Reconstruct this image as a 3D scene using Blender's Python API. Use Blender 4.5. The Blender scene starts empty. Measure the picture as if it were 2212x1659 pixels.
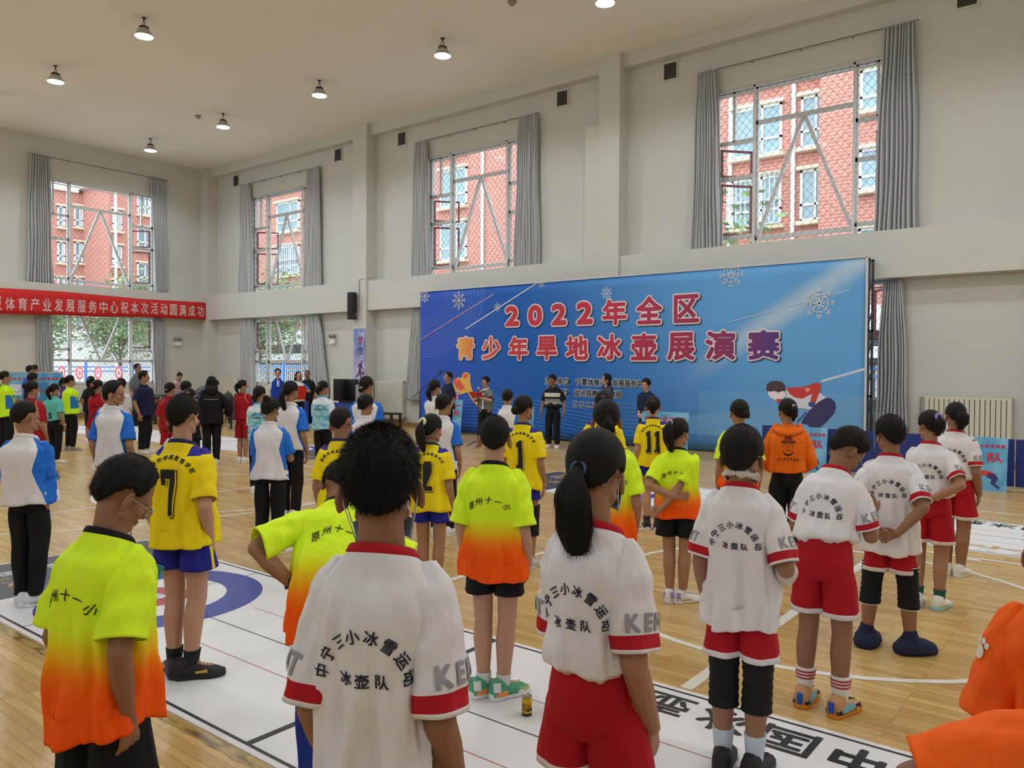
import bpy, bmesh, math, random
import numpy as np
from mathutils import Vector, Matrix
PI = math.pi
SC = bpy.context.scene
COL = SC.collection

# ------------------------------------------------------------ camera
FPX, CAM_H = 1702.0, 1.8
_y, _p, _r = math.radians(38.3), math.radians(1.09), .0057
_f = np.array([-math.sin(_y), math.cos(_y), 0]); _rt = np.array([math.cos(_y), math.sin(_y), 0]); _u = np.array([0, 0, 1.])
FWD = _f*math.cos(_p)-_u*math.sin(_p); UPV = _u*math.cos(_p)+_f*math.sin(_p)
RGT = _rt+_r*UPV; UPV = UPV-_r*_rt
RGT /= np.linalg.norm(RGT); UPV /= np.linalg.norm(UPV)
CPOS = np.array([0, 0, CAM_H])
cd = bpy.data.cameras.new('camera'); cam = bpy.data.objects.new('camera', cd); COL.objects.link(cam)
cd.sensor_width = 36; cd.lens = 36*FPX/2212; cd.clip_end = 400; cd.clip_start = .05
cam.matrix_world = Matrix([[RGT[i], UPV[i], -FWD[i], CPOS[i]] for i in range(3)]+[[0, 0, 0, 1]])
SC.camera = cam

def ray(x, y): return FWD+RGT*(x-1106)/FPX+UPV*(829.5-y)/FPX
def on_y(x, y, Y): d = ray(x, y); return CPOS+d*(Y/d[1])
def on_x(x, y, X): d = ray(x, y); return CPOS+d*(X/d[0])
def on_z(x, y, Z=0.): d = ray(x, y); return CPOS+d*((Z-CAM_H)/d[2])
def at_d(x, y, D): return CPOS+ray(x, y)*D

# ------------------------------------------------------------ world and view
w = bpy.data.worlds.new('overcast_sky'); SC.world = w; w.use_nodes = True
wn = w.node_tree; bg = wn.nodes['Background']
tc = wn.nodes.new('ShaderNodeTexCoord'); sp = wn.nodes.new('ShaderNodeSeparateXYZ')
cr = wn.nodes.new('ShaderNodeValToRGB')
wn.links.new(tc.outputs['Generated'], sp.inputs[0]); wn.links.new(sp.outputs[2], cr.inputs[0])
cr.color_ramp.elements[0].position = 0.0; cr.color_ramp.elements[0].color = (.76, .87, .96, 1)
cr.color_ramp.elements[1].position = 0.7; cr.color_ramp.elements[1].color = (.86, .94, 1, 1)
wn.links.new(cr.outputs[0], bg.inputs[0]); bg.inputs[1].default_value = 3.3
SC.view_settings.view_transform = 'Standard'; SC.view_settings.look = 'None'
SC.view_settings.gamma = 1; SC.view_settings.use_curve_mapping = False
SC.view_settings.exposure = 0.42
SC.cycles.max_bounces = 8; SC.cycles.diffuse_bounces = 5; SC.cycles.glossy_bounces = 3
SC.cycles.transparent_max_bounces = 12; SC.cycles.transmission_bounces = 4
SC.cycles.caustics_reflective = False; SC.cycles.caustics_refractive = False
SC.cycles.sample_clamp_indirect = 4.0
LAMP_E = 200.0

def portal(c, sx, sy, rot):
    l = bpy.data.lights.new('daylight', 'AREA'); l.shape = 'RECTANGLE'; l.size = sx; l.size_y = sy
    l.cycles.is_portal = True
    o = bpy.data.objects.new('daylight', l); COL.objects.link(o); o.location = c; o.rotation_euler = rot
    return o

# ------------------------------------------------------------ materials
class NB:
    """small node builder"""
    def __init__(s, name, rough=.6, metal=0., spec=.5):
        s.m = bpy.data.materials.new(name); s.m.use_nodes = True
        s.t = s.m.node_tree; s.b = s.t.nodes['Principled BSDF']
        s.b.inputs['Roughness'].default_value = rough; s.b.inputs['Metallic'].default_value = metal
        s.b.inputs['Specular IOR Level'].default_value = spec
    def n(s, k): return s.t.nodes.new('ShaderNode'+k)
    def put(s, sock, v):
        if hasattr(v, 'is_linked') or hasattr(v, 'links'): s.t.links.new(v, sock)
        elif isinstance(v, (tuple, list)): sock.default_value = (tuple(v)+(1,))[:4] if len(sock.default_value) == 4 else v
        else: sock.default_value = v
    def attr(s, name):
        a = s.n('Attribute'); a.attribute_name = name; return a.outputs['Fac']
    def ma(s, op, a, b=0., c=None):
        m = s.n('Math'); m.operation = op; s.put(m.inputs[0], a); s.put(m.inputs[1], b)
        if c is not None: s.put(m.inputs[2], c)
        return m.outputs[0]
    def gt(s, a, b): return s.ma('GREATER_THAN', a, b)
    def lt(s, a, b): return s.ma('LESS_THAN', a, b)
    def between(s, a, lo, hi): return s.ma('MULTIPLY', s.gt(a, lo), s.lt(a, hi))
    def mul(s, a, b): return s.ma('MULTIPLY', a, b)
    def add(s, a, b): return s.ma('ADD', a, b)
    def mx(s, a, b): return s.ma('MAXIMUM', a, b)
    def mix(s, f, a, b):
        m = s.n('Mix'); m.data_type = 'RGBA'; s.put(m.inputs[0], f); s.put(m.inputs[6], a); s.put(m.inputs[7], b); return m.outputs[2]
    def smooth(s, a, lo, hi):
        m = s.n('MapRange'); m.interpolation_type = 'SMOOTHSTEP'; s.put(m.inputs[0], a); m.inputs[1].default_value = lo; m.inputs[2].default_value = hi; return m.outputs[0]
    def coord(s, scale=(1, 1, 1), kind='Object', rot=(0, 0, 0)):
        c = s.n('TexCoord'); mp = s.n('Mapping'); s.t.links.new(c.outputs[kind], mp.inputs[0]); mp.inputs['Scale'].default_value = scale; mp.inputs['Rotation'].default_value = rot; return mp.outputs[0]
    def noise(s, vec, scale=5., detail=3., rough=.5):
        n = s.n('TexNoise'); s.t.links.new(vec, n.inputs['Vector']); n.inputs['Scale'].default_value = scale; n.inputs['Detail'].default_value = detail; n.inputs['Roughness'].default_value = rough; return n.outputs['Fac']
    def bump(s, h, strength=.2, dist=.01):
        b = s.n('Bump'); s.t.links.new(h, b.inputs['Height']); b.inputs['Strength'].default_value = strength; b.inputs['Distance'].default_value = dist
        s.t.links.new(b.outputs[0], s.b.inputs['Normal'])
    def col(s, c): s.put(s.b.inputs['Base Color'], c); return s.m

def srgb(r, g, b):
    return tuple(((c/255)/12.92 if c/255 <= .04045 else ((c/255+.055)/1.055)**2.4) for c in (r, g, b))
_mc = {}
def M(name, c, rough=.6, metal=0., var=.06, scale=6., spec=.4):
    """plain material with slight procedural variation; c is sRGB 0-255"""
    if name in _mc: return _mc[name]
    b = NB(name, rough, metal, spec); c = srgb(*c)
    if var:
        n = b.noise(b.coord(), scale, 3)
        b.col(b.mix(n, tuple(x*(1-var) for x in c), tuple(min(1, x*(1+var)) for x in c)))
    else: b.col(c)
    _mc[name] = b.m; return b.m
def emis(name, c, e):
    if name in _mc: return _mc[name]
    b = NB(name); b.put(b.b.inputs['Emission Color'], srgb(*c)); b.b.inputs['Emission Strength'].default_value = e; b.col(srgb(*c)); _mc[name] = b.m; return b.m

# ------------------------------------------------------------ mesh helpers
def jitter(V, F):
    """gives every separate flat piece its own hair-thin depth, so overlapping printed layers never coincide"""
    V = np.array(V, float); n = len(V); par = list(range(n))
    def find(a):
        while par[a] != a: par[a] = par[par[a]]; a = par[a]
        return a
    for f in F:
        a = find(f[0])
        for b in f[1:]: par[find(b)] = a
    r = random.Random(4); dj = {}; N = {}
    for f in F:
        k = find(f[0])
        if k not in N:
            nn = np.cross(V[f[1]]-V[f[0]], V[f[2]]-V[f[0]]); l = np.linalg.norm(nn)
            if l > 1e-12:
                nn = nn/l; s_ = np.sign(nn[np.argmax(abs(nn))]); N[k] = nn*s_*r.uniform(-.0006, .0006)
    for i in range(n): V[i] += N.get(find(i), 0)
    return V
def obj(name, V, F, mat=None, parent=None, smooth=False, attrs=None, mats=None, fm=None):
    if any(w_ in name for w_ in ('lettering', 'title', 'outline', 'shadow', 'heading', '_line', 'calligraphy')) and len(F) > 30 and len(V): V = jitter(V, F)
    me = bpy.data.meshes.new(name)
    me.from_pydata([tuple(map(float, v)) for v in V], [], [tuple(map(int, f)) for f in F])
    if smooth: me.polygons.foreach_set('use_smooth', [True]*len(me.polygons))
    for k, a in (attrs or {}).items():
        t = me.attributes.new(k, 'FLOAT', 'POINT'); t.data.foreach_set('value', np.asarray(a, 'f'))
    for m in (mats or ([mat] if mat else [])): me.materials.append(m)
    if fm is not None: me.polygons.foreach_set('material_index', fm)
    me.update()
    o = bpy.data.objects.new(name, me); COL.objects.link(o)
    if parent: o.parent = parent
    return o
def empty(name, loc=(0, 0, 0), rz=0.):
    o = bpy.data.objects.new(name, None); COL.objects.link(o); o.location = loc; o.rotation_euler = (0, 0, rz); o.empty_display_size = .1; return o
def tag(o, label, cat, group=None, kind=None):
    o['label'] = label; o['category'] = cat
    if group: o['group'] = group
    if kind: o['kind'] = kind
    return o
def struct(o): o['kind'] = 'structure'; return o

class MB:
    """accumulates boxes, tubes, lofts, polygons into one mesh"""
    def __init__(s): s.V = []; s.F = []; s.A = {}
    def add(s, V, F, **at):
        k = len(s.V); s.V.extend([tuple(v) for v in V]); s.F.extend([tuple(i+k for i in f) for f in F])
        for a, vals in at.items(): s.A.setdefault(a, []).extend(list(vals))
        return s
    def box(s, x0, x1, y0, y1, z0, z1):
        V = [(x, y, z) for z in (z0, z1) for y in (y0, y1) for x in (x0, x1)]
        return s.add(V, [(0, 2, 3, 1), (4, 5, 7, 6), (0, 1, 5, 4), (2, 6, 7, 3), (0, 4, 6, 2), (1, 3, 7, 5)])
    def bar(s, p0, p1, w, d, up=(0, 0, 1)):
        p0 = np.array(p0, float); p1 = np.array(p1, float); a = p1-p0; a /= np.linalg.norm(a)
        u = np.array(up, float); 
        if abs(u@a) > .99: u = np.array([0, 1., 0])
        r = np.cross(a, u); r /= np.linalg.norm(r); u = np.cross(r, a)
        V = [p+r*sx*w/2+u*sz*d/2 for p in (p0, p1) for sz in (-1, 1) for sx in (-1, 1)]
        return s.add(V, [(0, 1, 3, 2), (4, 6, 7, 5), (0, 4, 5, 1), (2, 3, 7, 6), (0, 2, 6, 4), (1, 5, 7, 3)])
    def tube(s, pts, r, n=10, caps=True):
        pts = [np.array(p, float) for p in pts]; rr = r if isinstance(r, (list, tuple)) else [r]*len(pts)
        rings = []; prev = None
        for i, p in enumerate(pts):
            t = pts[min(i+1, len(pts)-1)]-pts[max(i-1, 0)]; t = t/(np.linalg.norm(t)+1e-9)
            if prev is None:
                a = np.array([0, 0, 1.]) if abs(t[2]) < .9 else np.array([1., 0, 0])
            else: a = prev
            u = a-t*(a@t); u /= np.linalg.norm(u)+1e-9; prev = u; v = np.cross(t, u)
            rings.append([p+(u*math.cos(q)+v*math.sin(q))*rr[i] for q in np.linspace(0, 2*PI, n, endpoint=False)])
        return s.loft(rings, caps)
    def loft(s, rings, caps=True, closed=True):
        n = len(rings[0]); V = [v for r in rings for v in r]; F = []
        for i in range(len(rings)-1):
            for j in range(n if closed else n-1):
                k = (j+1) % n; F.append((i*n+j, i*n+k, (i+1)*n+k, (i+1)*n+j))
        if caps and closed: F.append(tuple(range(n))[::-1]); F.append(tuple((len(rings)-1)*n+j for j in range(n)))
        return s.add(V, F)
    def lathe(s, prof, c=(0, 0, 0), n=24):
        return s.loft([[(c[0]+r*math.cos(q), c[1]+r*math.sin(q), c[2]+z) for q in np.linspace(0, 2*PI, n, endpoint=False)] for r, z in prof])
    def poly(s, pts, d):
        """extruded polygon: pts 3-D coplanar, d thickness vector"""
        n = len(pts); pts = [np.array(p, float) for p in pts]; d = np.array(d, float)
        return s.add(pts+[p+d for p in pts], [tuple(range(n)), tuple(range(2*n-1, n-1, -1))]+[(i, (i+1) % n, n+(i+1) % n, n+i) for i in range(n)])
    def build(s, name, mat=None, parent=None, smooth=False, **k):
        return obj(name, s.V, s.F, mat, parent, smooth, attrs=s.A or None, **k)

# ------------------------------------------------------------ glyphs
_gc = {}
def bold(V, F, r, n=8):
    """thickens flat glyphs by laying shifted copies over each other"""
    if r <= 0: return V, F
    k = len(V); VV = [V]; FF = list(F)
    for i in range(n):
        a = 2*PI*(i+.5)/n; VV.append(V+[r*math.cos(a), r*math.sin(a)]); FF += [tuple(q+k*(i+1) for q in f) for f in F]
    return np.vstack(VV), FF
def glyph(ch, off=0.02, shear=0.):
    """2-D triangles of one character, normalised: returns (V[n,2], F, box)"""
    wt = off; off = 0.; key = (ch, wt, shear)
    if key in _gc: return _gc[key]
    cu = bpy.data.curves.new('g', 'FONT'); cu.body = ch; cu.size = 1; cu.offset = off; cu.fill_mode = 'FRONT'; cu.resolution_u = 3; cu.shear = shear
    o = bpy.data.objects.new('g', cu); COL.objects.link(o)
    dg = bpy.context.evaluated_depsgraph_get(); me = bpy.data.meshes.new_from_object(o.evaluated_get(dg))
    V = np.array([v.co[:2] for v in me.vertices]).reshape(-1, 2); F = [tuple(p.vertices) for p in me.polygons]
    if len(V) and wt > .004: V, F = bold(V, F, wt*(.9 if ord(ch) > 0x2000 else 1.), 4 if wt < .04 else 8)
    bpy.data.objects.remove(o); bpy.data.curves.remove(cu); bpy.data.meshes.remove(me)
    if len(V) == 0: V = np.zeros((3, 2)); F = []
    _gc[key] = (V, F, (V[:, 0].min(), V[:, 0].max(), V[:, 1].min(), V[:, 1].max())); return _gc[key]
def split2d(V, F, step):
    """cut flat triangles on a grid so they can follow a curved surface"""
    bm = bmesh.new(); vs = [bm.verts.new((v[0], v[1], 0)) for v in V]
    for f in F:
        try: bm.faces.new([vs[i] for i in f])
        except ValueError: pass
    for ax in (0, 1):
        lo, hi = V[:, ax].min(), V[:, ax].max(); q = lo+step
        while q < hi:
            no = [0, 0, 0]; no[ax] = 1; co = [0, 0, 0]; co[ax] = q
            bmesh.ops.bisect_plane(bm, geom=bm.verts[:]+bm.edges[:]+bm.faces[:], plane_co=co, plane_no=no); q += step
    bm.verts.index_update(); V2 = np.array([v.co[:2] for v in bm.verts]); F2 = [tuple(v.index for v in f.verts) for f in bm.faces]; bm.free(); return V2, F2
def flat_text(txt, size, off=.02, gap=1.05, shear=0.):
    """a row of characters centred on 0,0; width of each CJK cell = size*gap"""
    Vs = []; Fs = []; x = 0; k = 0; cells = []
    for ch in txt:
        wide = ord(ch) > 0x2000; adv = size*gap*(1 if wide else .62)
        if ch != ' ':
            V, F, b = glyph(ch, off, shear); cx = (b[0]+b[1])/2
            v = (V-[cx, .36])*size*.95; v[:, 0] += x+adv/2
            Vs.append(v); Fs += [tuple(i+k for i in f) for f in F]; k += len(v)
        x += adv
    V = np.vstack(Vs); V[:, 0] -= x/2; return V, Fs
def arc_text(txt, size, R, gap=1.15, off=.02, shear=0., tilt=1.):
    """characters along an arc of radius R, top of arc at 0,0"""
    n = len(txt); Vs = []; Fs = []; k = 0
    for i, ch in enumerate(txt):
        a = (i-(n-1)/2)*size*gap/R
        V, F, b = glyph(ch, off, shear); v = (V-[(b[0]+b[1])/2, .36])*size*.95
        c, s_ = math.cos(-a*tilt), math.sin(-a*tilt); v = v@np.array([[c, s_], [-s_, c]])
        v = v+[R*math.sin(a), R*math.cos(a)-R]; Vs.append(v); Fs += [tuple(i2+k for i2 in f) for f in F]; k += len(v)
    return np.vstack(Vs), Fs
def box_text(ch, x0, x1, z0, z1, off=.03):
    """one glyph stretched to a box"""
    V, F, b = glyph(ch, off); v = (V-[b[0], b[2]])/[b[1]-b[0], b[3]-b[2]]; return v*[x1-x0, z1-z0]+[x0, z0], F
def sheet(V, F, fn, t, mb):
    """maps 2-D faces by fn(x,y,depth) to a thin solid: front only plus edges kept simple"""
    mb.add([fn(x, y, t) for x, y in V], F)
# ------------------------------------------------------------ people
def smooth01(x): x = np.clip(x, 0, 1); return x*x*(3-2*x)
def rotx(a): c, s = math.cos(a), math.sin(a); return np.array([[1, 0, 0], [0, c, -s], [0, s, c]])
def roty(a): c, s = math.cos(a), math.sin(a); return np.array([[c, 0, s], [0, 1, 0], [-s, 0, c]])
def rotz(a): c, s = math.cos(a), math.sin(a); return np.array([[c, -s, 0], [s, c, 0], [0, 0, 1]])
A3 = lambda *v: np.array(v, float)
def unit(v): return v/(np.linalg.norm(v)+1e-9)

class Soup(MB):
    def rc(s, p0, p1, r0, r1, n=10, k=3, flat=None):
        """round cone; flat=(axis vector, factor) squashes its section"""
        p0 = np.asarray(p0, float); p1 = np.asarray(p1, float); a = unit(p1-p0)
        u = A3(0, 0, 1) if abs(a[2]) < .9 else A3(1, 0, 0); u = unit(u-a*(u@a)); v = np.cross(a, u)
        if flat is not None:
            u = unit(flat[0]-a*(flat[0]@a)); v = np.cross(a, u)
        fu = flat[1] if flat is not None else 1.
        R = []
        def ring(c, r): R.append([c+(u*math.cos(q)*fu+v*math.sin(q))*r for q in np.linspace(0, 2*PI, n, endpoint=False)])
        for i in range(k): q = (i+.3)/k*PI/2; ring(p0-a*r0*math.cos(q), r0*math.sin(q))
        ring(p0, r0); ring(p1, r1)
        for i in range(k): q = (k-1-i+.3)/k*PI/2; ring(p1+a*r1*math.cos(q), r1*math.sin(q))
        return s.loft(R)
    def el(s, c, r, R=None, n=14, k=9):
        rings = []
        for i in range(k):
            q = (i+.25)/(k-.5)*PI
            ring = [A3(r[0]*math.sin(q)*math.cos(p), r[1]*math.sin(q)*math.sin(p), -r[2]*math.cos(q)) for p in np.linspace(0, 2*PI, n, endpoint=False)]
            rings.append([(R@v if R is not None else v)+c for v in ring])
        return s.loft(rings)

def two_bone(S, W, l1, l2, pole):
    d = W-S; L = np.linalg.norm(d)
    if L > (l1+l2)*.995: W = S+d*(l1+l2)*.995/L; d = W-S; L = np.linalg.norm(d)
    a = (l1*l1-l2*l2+L*L)/(2*L); hh = math.sqrt(max(l1*l1-a*a, 0)); u = d/L
    p = unit(pole-u*(pole@u)); return S+u*a+p*hh, W

# arm poses: wrist (fractions of height, x for the right arm), pole, hand direction, palm normal, finger curl
ARMS = {
 'down': ((.122, .030, .475), (.25, -1, 0), (-.05, .15, -1), (-1, 0, .0), 16),
 'down2': ((.112, .045, .480), (.15, -1, 0), (-.1, .25, -1), (-1, -.2, .0), 26),
 'back': ((.045, -.118, .520), (1, -.25, .1), (-1, -.1, -.35), (0, -1, 0), 35),
 'backhi': ((.03, -.11, .565), (1, -.2, .0), (-1, 0, .05), (0, -1, 0), 28),
 'backlo': ((.03, -.125, .500), (1, -.4, .2), (-.55, -.1, -1), (0, -1, 0), 40),
 'front': ((.040, .120, .520), (.40, -1, -.2), (-1, .1, -.3), (0, -1, 0), 35),
 'fronthi': ((.035, .130, .620), (.45, -1, -.4), (-1, .2, .2), (0, -1, 0), 40),
 'hold': ((.075, .150, .640), (.45, -1, -.5), (-.5, 1, .3), (-1, -.3, 0), 45),
 'mic': ((.02, .105, .765), (.6, -.2, -1), (-.1, .5, 1), (-1, .2, 0), 60),
 'fold': ((-.06, .105, .655), (.7, -.5, -.6), (-1, .0, .1), (0, -1, 0), 25),
 'hip': ((.118, .0, .560), (.7, -1, 0), (-.8, .3, -.6), (-.3, -1, 0), 30),
 'hang': ((.160, .02, .480), (.5, -1, 0), (.0, .1, -1), (-1, 0, 0), 20),
 'chin': ((.03, .10, .78), (.7, .0, -1), (0, .3, 1), (0, -1, 0), 50),
 'look': ((.05, .14, .66), (1, -.2, -.6), (-.3, .8, .6), (0, -1, 0), 40),
}
SKIN = [M('skin_tan', (164, 120, 92), .55, var=.05, scale=30), M('skin_brown', (146, 104, 78), .55, var=.05, scale=30), M('skin_light', (186, 142, 118), .55, var=.05, scale=30)]
HAIRM = None
def hair_mat():
    global HAIRM
    if HAIRM: return HAIRM
    b = NB('black_hair', .62, spec=.16); n = b.noise(b.coord((160, 160, 14)), 1.0, 3); b.col(b.mix(n, (.004, .0035, .003), (.018, .015, .012))); b.bump(n, .5, .004); HAIRM = b.m; return b.m

def fold_mat(b, strength=.5):
    n = b.noise(b.coord((16, 16, 4)), 1.0, 2); b.bump(n, strength*1.3, .03)
WHITE = srgb(226, 223, 226); 
_sm = {}
def cloth(style):
    """garment materials; attributes: v height fraction, s sleeve param (-1 torso), c collar, q=|cos| round the torso, xx=|x|/h"""
    if style in _sm: return _sm[style]
    b = NB(style+'_fabric', .78, spec=.25); v, s, c, q, xx = [b.attr(k) for k in ('v', 's', 'c', 'q', 'xx')]
    slv = b.gt(s, -.5); fold_mat(b)
    if style == 'white_jersey':
        k = b.mix(b.between(s, .80, .955), WHITE, srgb(178, 22, 40)); k = b.mix(c, k, srgb(178, 22, 40))
    elif style == 'neon_jersey':
        g = b.smooth(v, .545, .665); g2 = b.smooth(v, .50, .60)
        k = b.mix(g2, srgb(255, 92, 8), srgb(255, 138, 12)); k = b.mix(g, k, srgb(222, 255, 40)); k = b.mix(slv, k, srgb(222, 255, 40)); k = b.mix(c, k, srgb(16, 18, 22))
    elif style == 'yellow_jersey':
        k = b.mix(b.gt(v, .786), srgb(246, 222, 20), srgb(48, 44, 150)); k = b.mix(b.mul(slv, b.lt(v, .790)), k, srgb(238, 212, 18)); k = b.mix(b.mul(b.lt(slv, .5), b.lt(xx, .052)), k, srgb(238, 212, 18)); k = b.mix(c, k, srgb(36, 38, 92))
    elif style == 'polo_shirt':
        bl = b.mix(b.gt(b.noise(b.coord((30, 30, 60)), 1., 2), .56), srgb(36, 112, 214), srgb(30, 98, 196))
        side = b.gt(b.add(q, b.ma('MULTIPLY', b.ma('ABSOLUTE', b.ma('SUBTRACT', v, .67)), -2.0)), .62)
        rag = b.gt(b.add(xx, b.mul(b.ma('SUBTRACT', v, .80), .9)), .070)
        rag = b.mul(rag, b.gt(v, .70)); k = b.mix(b.mx(b.mx(side, rag), slv), WHITE, bl)
        patch = b.mul(b.between(b.noise(b.coord((24, 24, 30)), 1., 1), .53, .60), b.mul(slv, b.gt(v, .80))); k = b.mix(patch, k, WHITE); k = b.mix(c, k, WHITE)
    elif style == 'cyan_jersey':
        cy = b.mix(b.smooth(b.noise(b.coord((14, 14, 26)), 1., 4), .4, .6), srgb(96, 178, 214), srgb(170, 216, 232)); cy = b.mix(b.gt(v, .755), cy, srgb(214, 224, 228)); k = b.mix(b.mul(slv, b.lt(s, .82)), cy, srgb(214, 224, 228)); k = b.mix(c, k, srgb(60, 170, 220))
    elif style == 'red_jersey':
        k = b.mix(b.between(b.add(xx, b.mul(b.ma('SUBTRACT', v, .8), .6)), .055, .060), srgb(158, 18, 34), srgb(214, 160, 60)); k = b.mix(b.mul(slv, b.lt(xx, 9)), k, srgb(158, 18, 34))
    elif style == 'lime_shirt':
        k = b.mix(b.mul(b.gt(q, .80), b.mul(b.between(v, .56, .72), b.lt(slv, .5))), srgb(204, 250, 34), srgb(44, 120, 190)); k = b.mix(c, k, srgb(200, 240, 40))
    elif style == 'striped_shirt':
        k = b.mix(b.between(v, .690, .742), srgb(20, 22, 30), srgb(206, 204, 194)); 
        for lo, hi in ((.590, .615), (.622, .632), (.640, .647), (.655, .660)): k = b.mix(b.between(v, lo, hi), k, srgb(190, 190, 186))
        k = b.mix(slv, k, srgb(20, 22, 30)); k = b.mix(c, k, srgb(20, 22, 30))
    elif style == 'black_jacket':
        k = b.mix(b.mul(b.between(v, .735, .741), b.lt(xx, .075)), srgb(16, 17, 20), srgb(150, 150, 150))
    elif style == 'vest':
        k = b.mix(b.mx(slv, b.mul(b.lt(xx, .018), b.gt(v, .70))), srgb(26, 60, 160), srgb(200, 200, 204)); k = b.mix(c, k, srgb(26, 60, 160))
    elif style == 'grey_cardigan':
        k = b.mix(b.lt(xx, .012), srgb(112, 114, 116), srgb(214, 214, 206)); k = b.mix(c, k, srgb(224, 224, 218)); k = b.mix(b.between(s, .9, 1.1), k, srgb(30, 30, 34))
    elif style == 'red_shorts':
        k = b.mix(b.gt(s, .92), srgb(172, 16, 32), srgb(226, 220, 222))
    elif style == 'red_striped_shorts':
        k = b.mix(b.mx(b.between(q, .93, .965), b.between(q, .985, 1.1)), srgb(158, 18, 34), srgb(222, 166, 60))
    elif style == 'blue_shorts':
        k = b.mix(b.mul(b.gt(q, .985), b.gt(s, .0)), srgb(34, 38, 140), srgb(236, 208, 30))
    else:
        cols = {'black_shorts': (18, 19, 23), 'black_trousers': (20, 21, 25), 'navy_polo': (24, 28, 62), 'orange_hoodie': (240, 112, 20), 'orange_shirt': (248, 100, 22), 'teal_jersey': (96, 190, 184), 'purple_shirt': (84, 40, 120), 'grey_shirt': (96, 104, 104), 'blue_shirt': (48, 62, 170), 'pink_top': (190, 160, 152), 'black_shirt': (20, 22, 28), 'grey_dress': (66, 72, 84), 'white_shirt': (214, 214, 218), 'navy_trousers': (26, 28, 40), 'blue_trousers': (28, 56, 150), 'navy_shirt': (28, 34, 60), 'tan_trousers': (110, 96, 80)}
        cc = srgb(*cols[style]); k = b.mix(b.noise(b.coord((40, 40, 40)), 1.), tuple(x*.85 for x in cc), tuple(x*1.1 for x in cc))
    _sm[style] = b.col(k); return b.m

# rest-pose torso of a loose shirt: height, half width, half depth, centre y (fractions of height)
TORSO = np.array([(.40, .112, .088, -.002), (.47, .110, .086, -.002), (.54, .105, .081, -.002), (.60, .101, .076, -.003), (.66, .101, .075, -.004), (.71, .103, .076, -.006), (.745, .105, .074, -.008),
 (.768, .102, .069, -.009), (.780, .096, .063, -.010), (.789, .087, .057, -.010), (.798, .074, .051, -.010), (.807, .060, .046, -.009), (.817, .048, .042, -.006), (.827, .041, .039, -.003)])
class Body:
    def __init__(s, P, h):
        s.P = P; s.h = h; s.rng = random.Random(P.get('seed', int(h*1000)+int(P['x'])))
        s.bw = P.get('bw', 1.); s.bd = P.get('bd', 1.); s.ph = [s.rng.uniform(0, 6.28) for _ in range(8)]
        s.lean = math.radians(P.get('lean', 0)); s.side = math.radians(P.get('side', 0)); s.twist = math.radians(P.get('twist', 0)); s.A0 = P.get('fold', .0120 if P['d'] < 5.6 else .0095)
        s.tuck = P.get('tuck', False)
    def D(s, p):
        """spine deformation of points (n,3) or (3,)"""
        p = np.asarray(p, float); one = p.ndim == 1; q = p.reshape(-1, 3).copy()
        if s.lean or s.side or s.twist:
            h = s.h; w = smooth01((q[:, 2]/h-.50)/.22); piv = A3(0, 0, .54*h); d = q-piv
            ty = s.twist*w; x = d[:, 0]*np.cos(ty)-d[:, 1]*np.sin(ty); y = d[:, 0]*np.sin(ty)+d[:, 1]*np.cos(ty); d = np.stack([x, y, d[:, 2]], 1)
            a = -s.lean*w; y = d[:, 1]*np.cos(a)-d[:, 2]*np.sin(a); z = d[:, 1]*np.sin(a)+d[:, 2]*np.cos(a); d = np.stack([d[:, 0], y, z], 1)
            b = s.side*w; x = d[:, 0]*np.cos(b)+d[:, 2]*np.sin(b); z = -d[:, 0]*np.sin(b)+d[:, 2]*np.cos(b); q = np.stack([x, d[:, 1], z], 1)+piv
        return q[0] if one else q
    def torso(s, th, z, off=0., tight=1., fold=True):
        """surface of the shirt torso at angle th (0 = right side, -90deg = back) and height fraction z"""
        th = np.asarray(th, float); z = np.asarray(z, float); h = s.h
        t = TORSO; a = np.interp(z, t[:, 0], t[:, 1]); b = np.interp(z, t[:, 0], t[:, 2]); yc = np.interp(z, t[:, 0], t[:, 3])
        k = 1-smooth01((z-.772)/.04)
        a = a*(1+(s.bw*tight-1)*k); b = b*(1+(s.bd*tight-1)*k)
        if s.tuck: 
            e = smooth01((.66-z)/.055); a = a*(1+.06*e); b = b*(1+.14*e); e2 = smooth01((s.hem+.016-z)/.016); a = a*(1-.20*e2); b = b*(1-.26*e2)
        n = 2.35; c, sn = np.cos(th), np.sin(th)
        x = a*np.sign(c)*np.abs(c)**(2/n); y = yc+b*np.sign(sn)*np.abs(sn)**(2/n)
        y = y-.010*smooth01((z-.55)/.1)*smooth01((.80-z)/.08)*np.clip(-sn, 0, 1)*.4
        zz = z-np.clip(y, -.1, .1)*.38*smooth01((z-.796)/.02)
        P = np.stack(np.broadcast_arrays(x*h, y*h, zz*h), -1)
        nrm = np.stack(np.broadcast_arrays(c/a, sn/b, 0*z), -1); nrm /= np.linalg.norm(nrm, axis=-1, keepdims=True)
        f = 0.
        if fold:
            p = s.ph; A = s.A0*(.22+.95*smooth01((.76-z)/.26))*(1-.9*smooth01((z-.76)/.03))
            f = A*(.8*np.sin(5*th+p[0]+9*z)+.55*np.sin(9*th+p[1]-14*z)+.38*np.sin(15*th+p[2]+8*z)+.25*np.sin(23*th+p[5]+5*z))
            f = f+.0035*smooth01((.80-z)/.05)*np.sin(44*z+3*np.sin(2*th+p[3])+2.2*np.abs(c)*5+p[4])
        return P+nrm*(np.asarray(f)+off)[..., None]

def grid_faces(nr, nc, k=0, closed=True):
    F = []
    for i in range(nr-1):
        for j in range(nc if closed else nc-1):
            a = k+i*nc+j; b = k+i*nc+(j+1) % nc; F.append((a, b, b+nc, a+nc))
    return F

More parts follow.
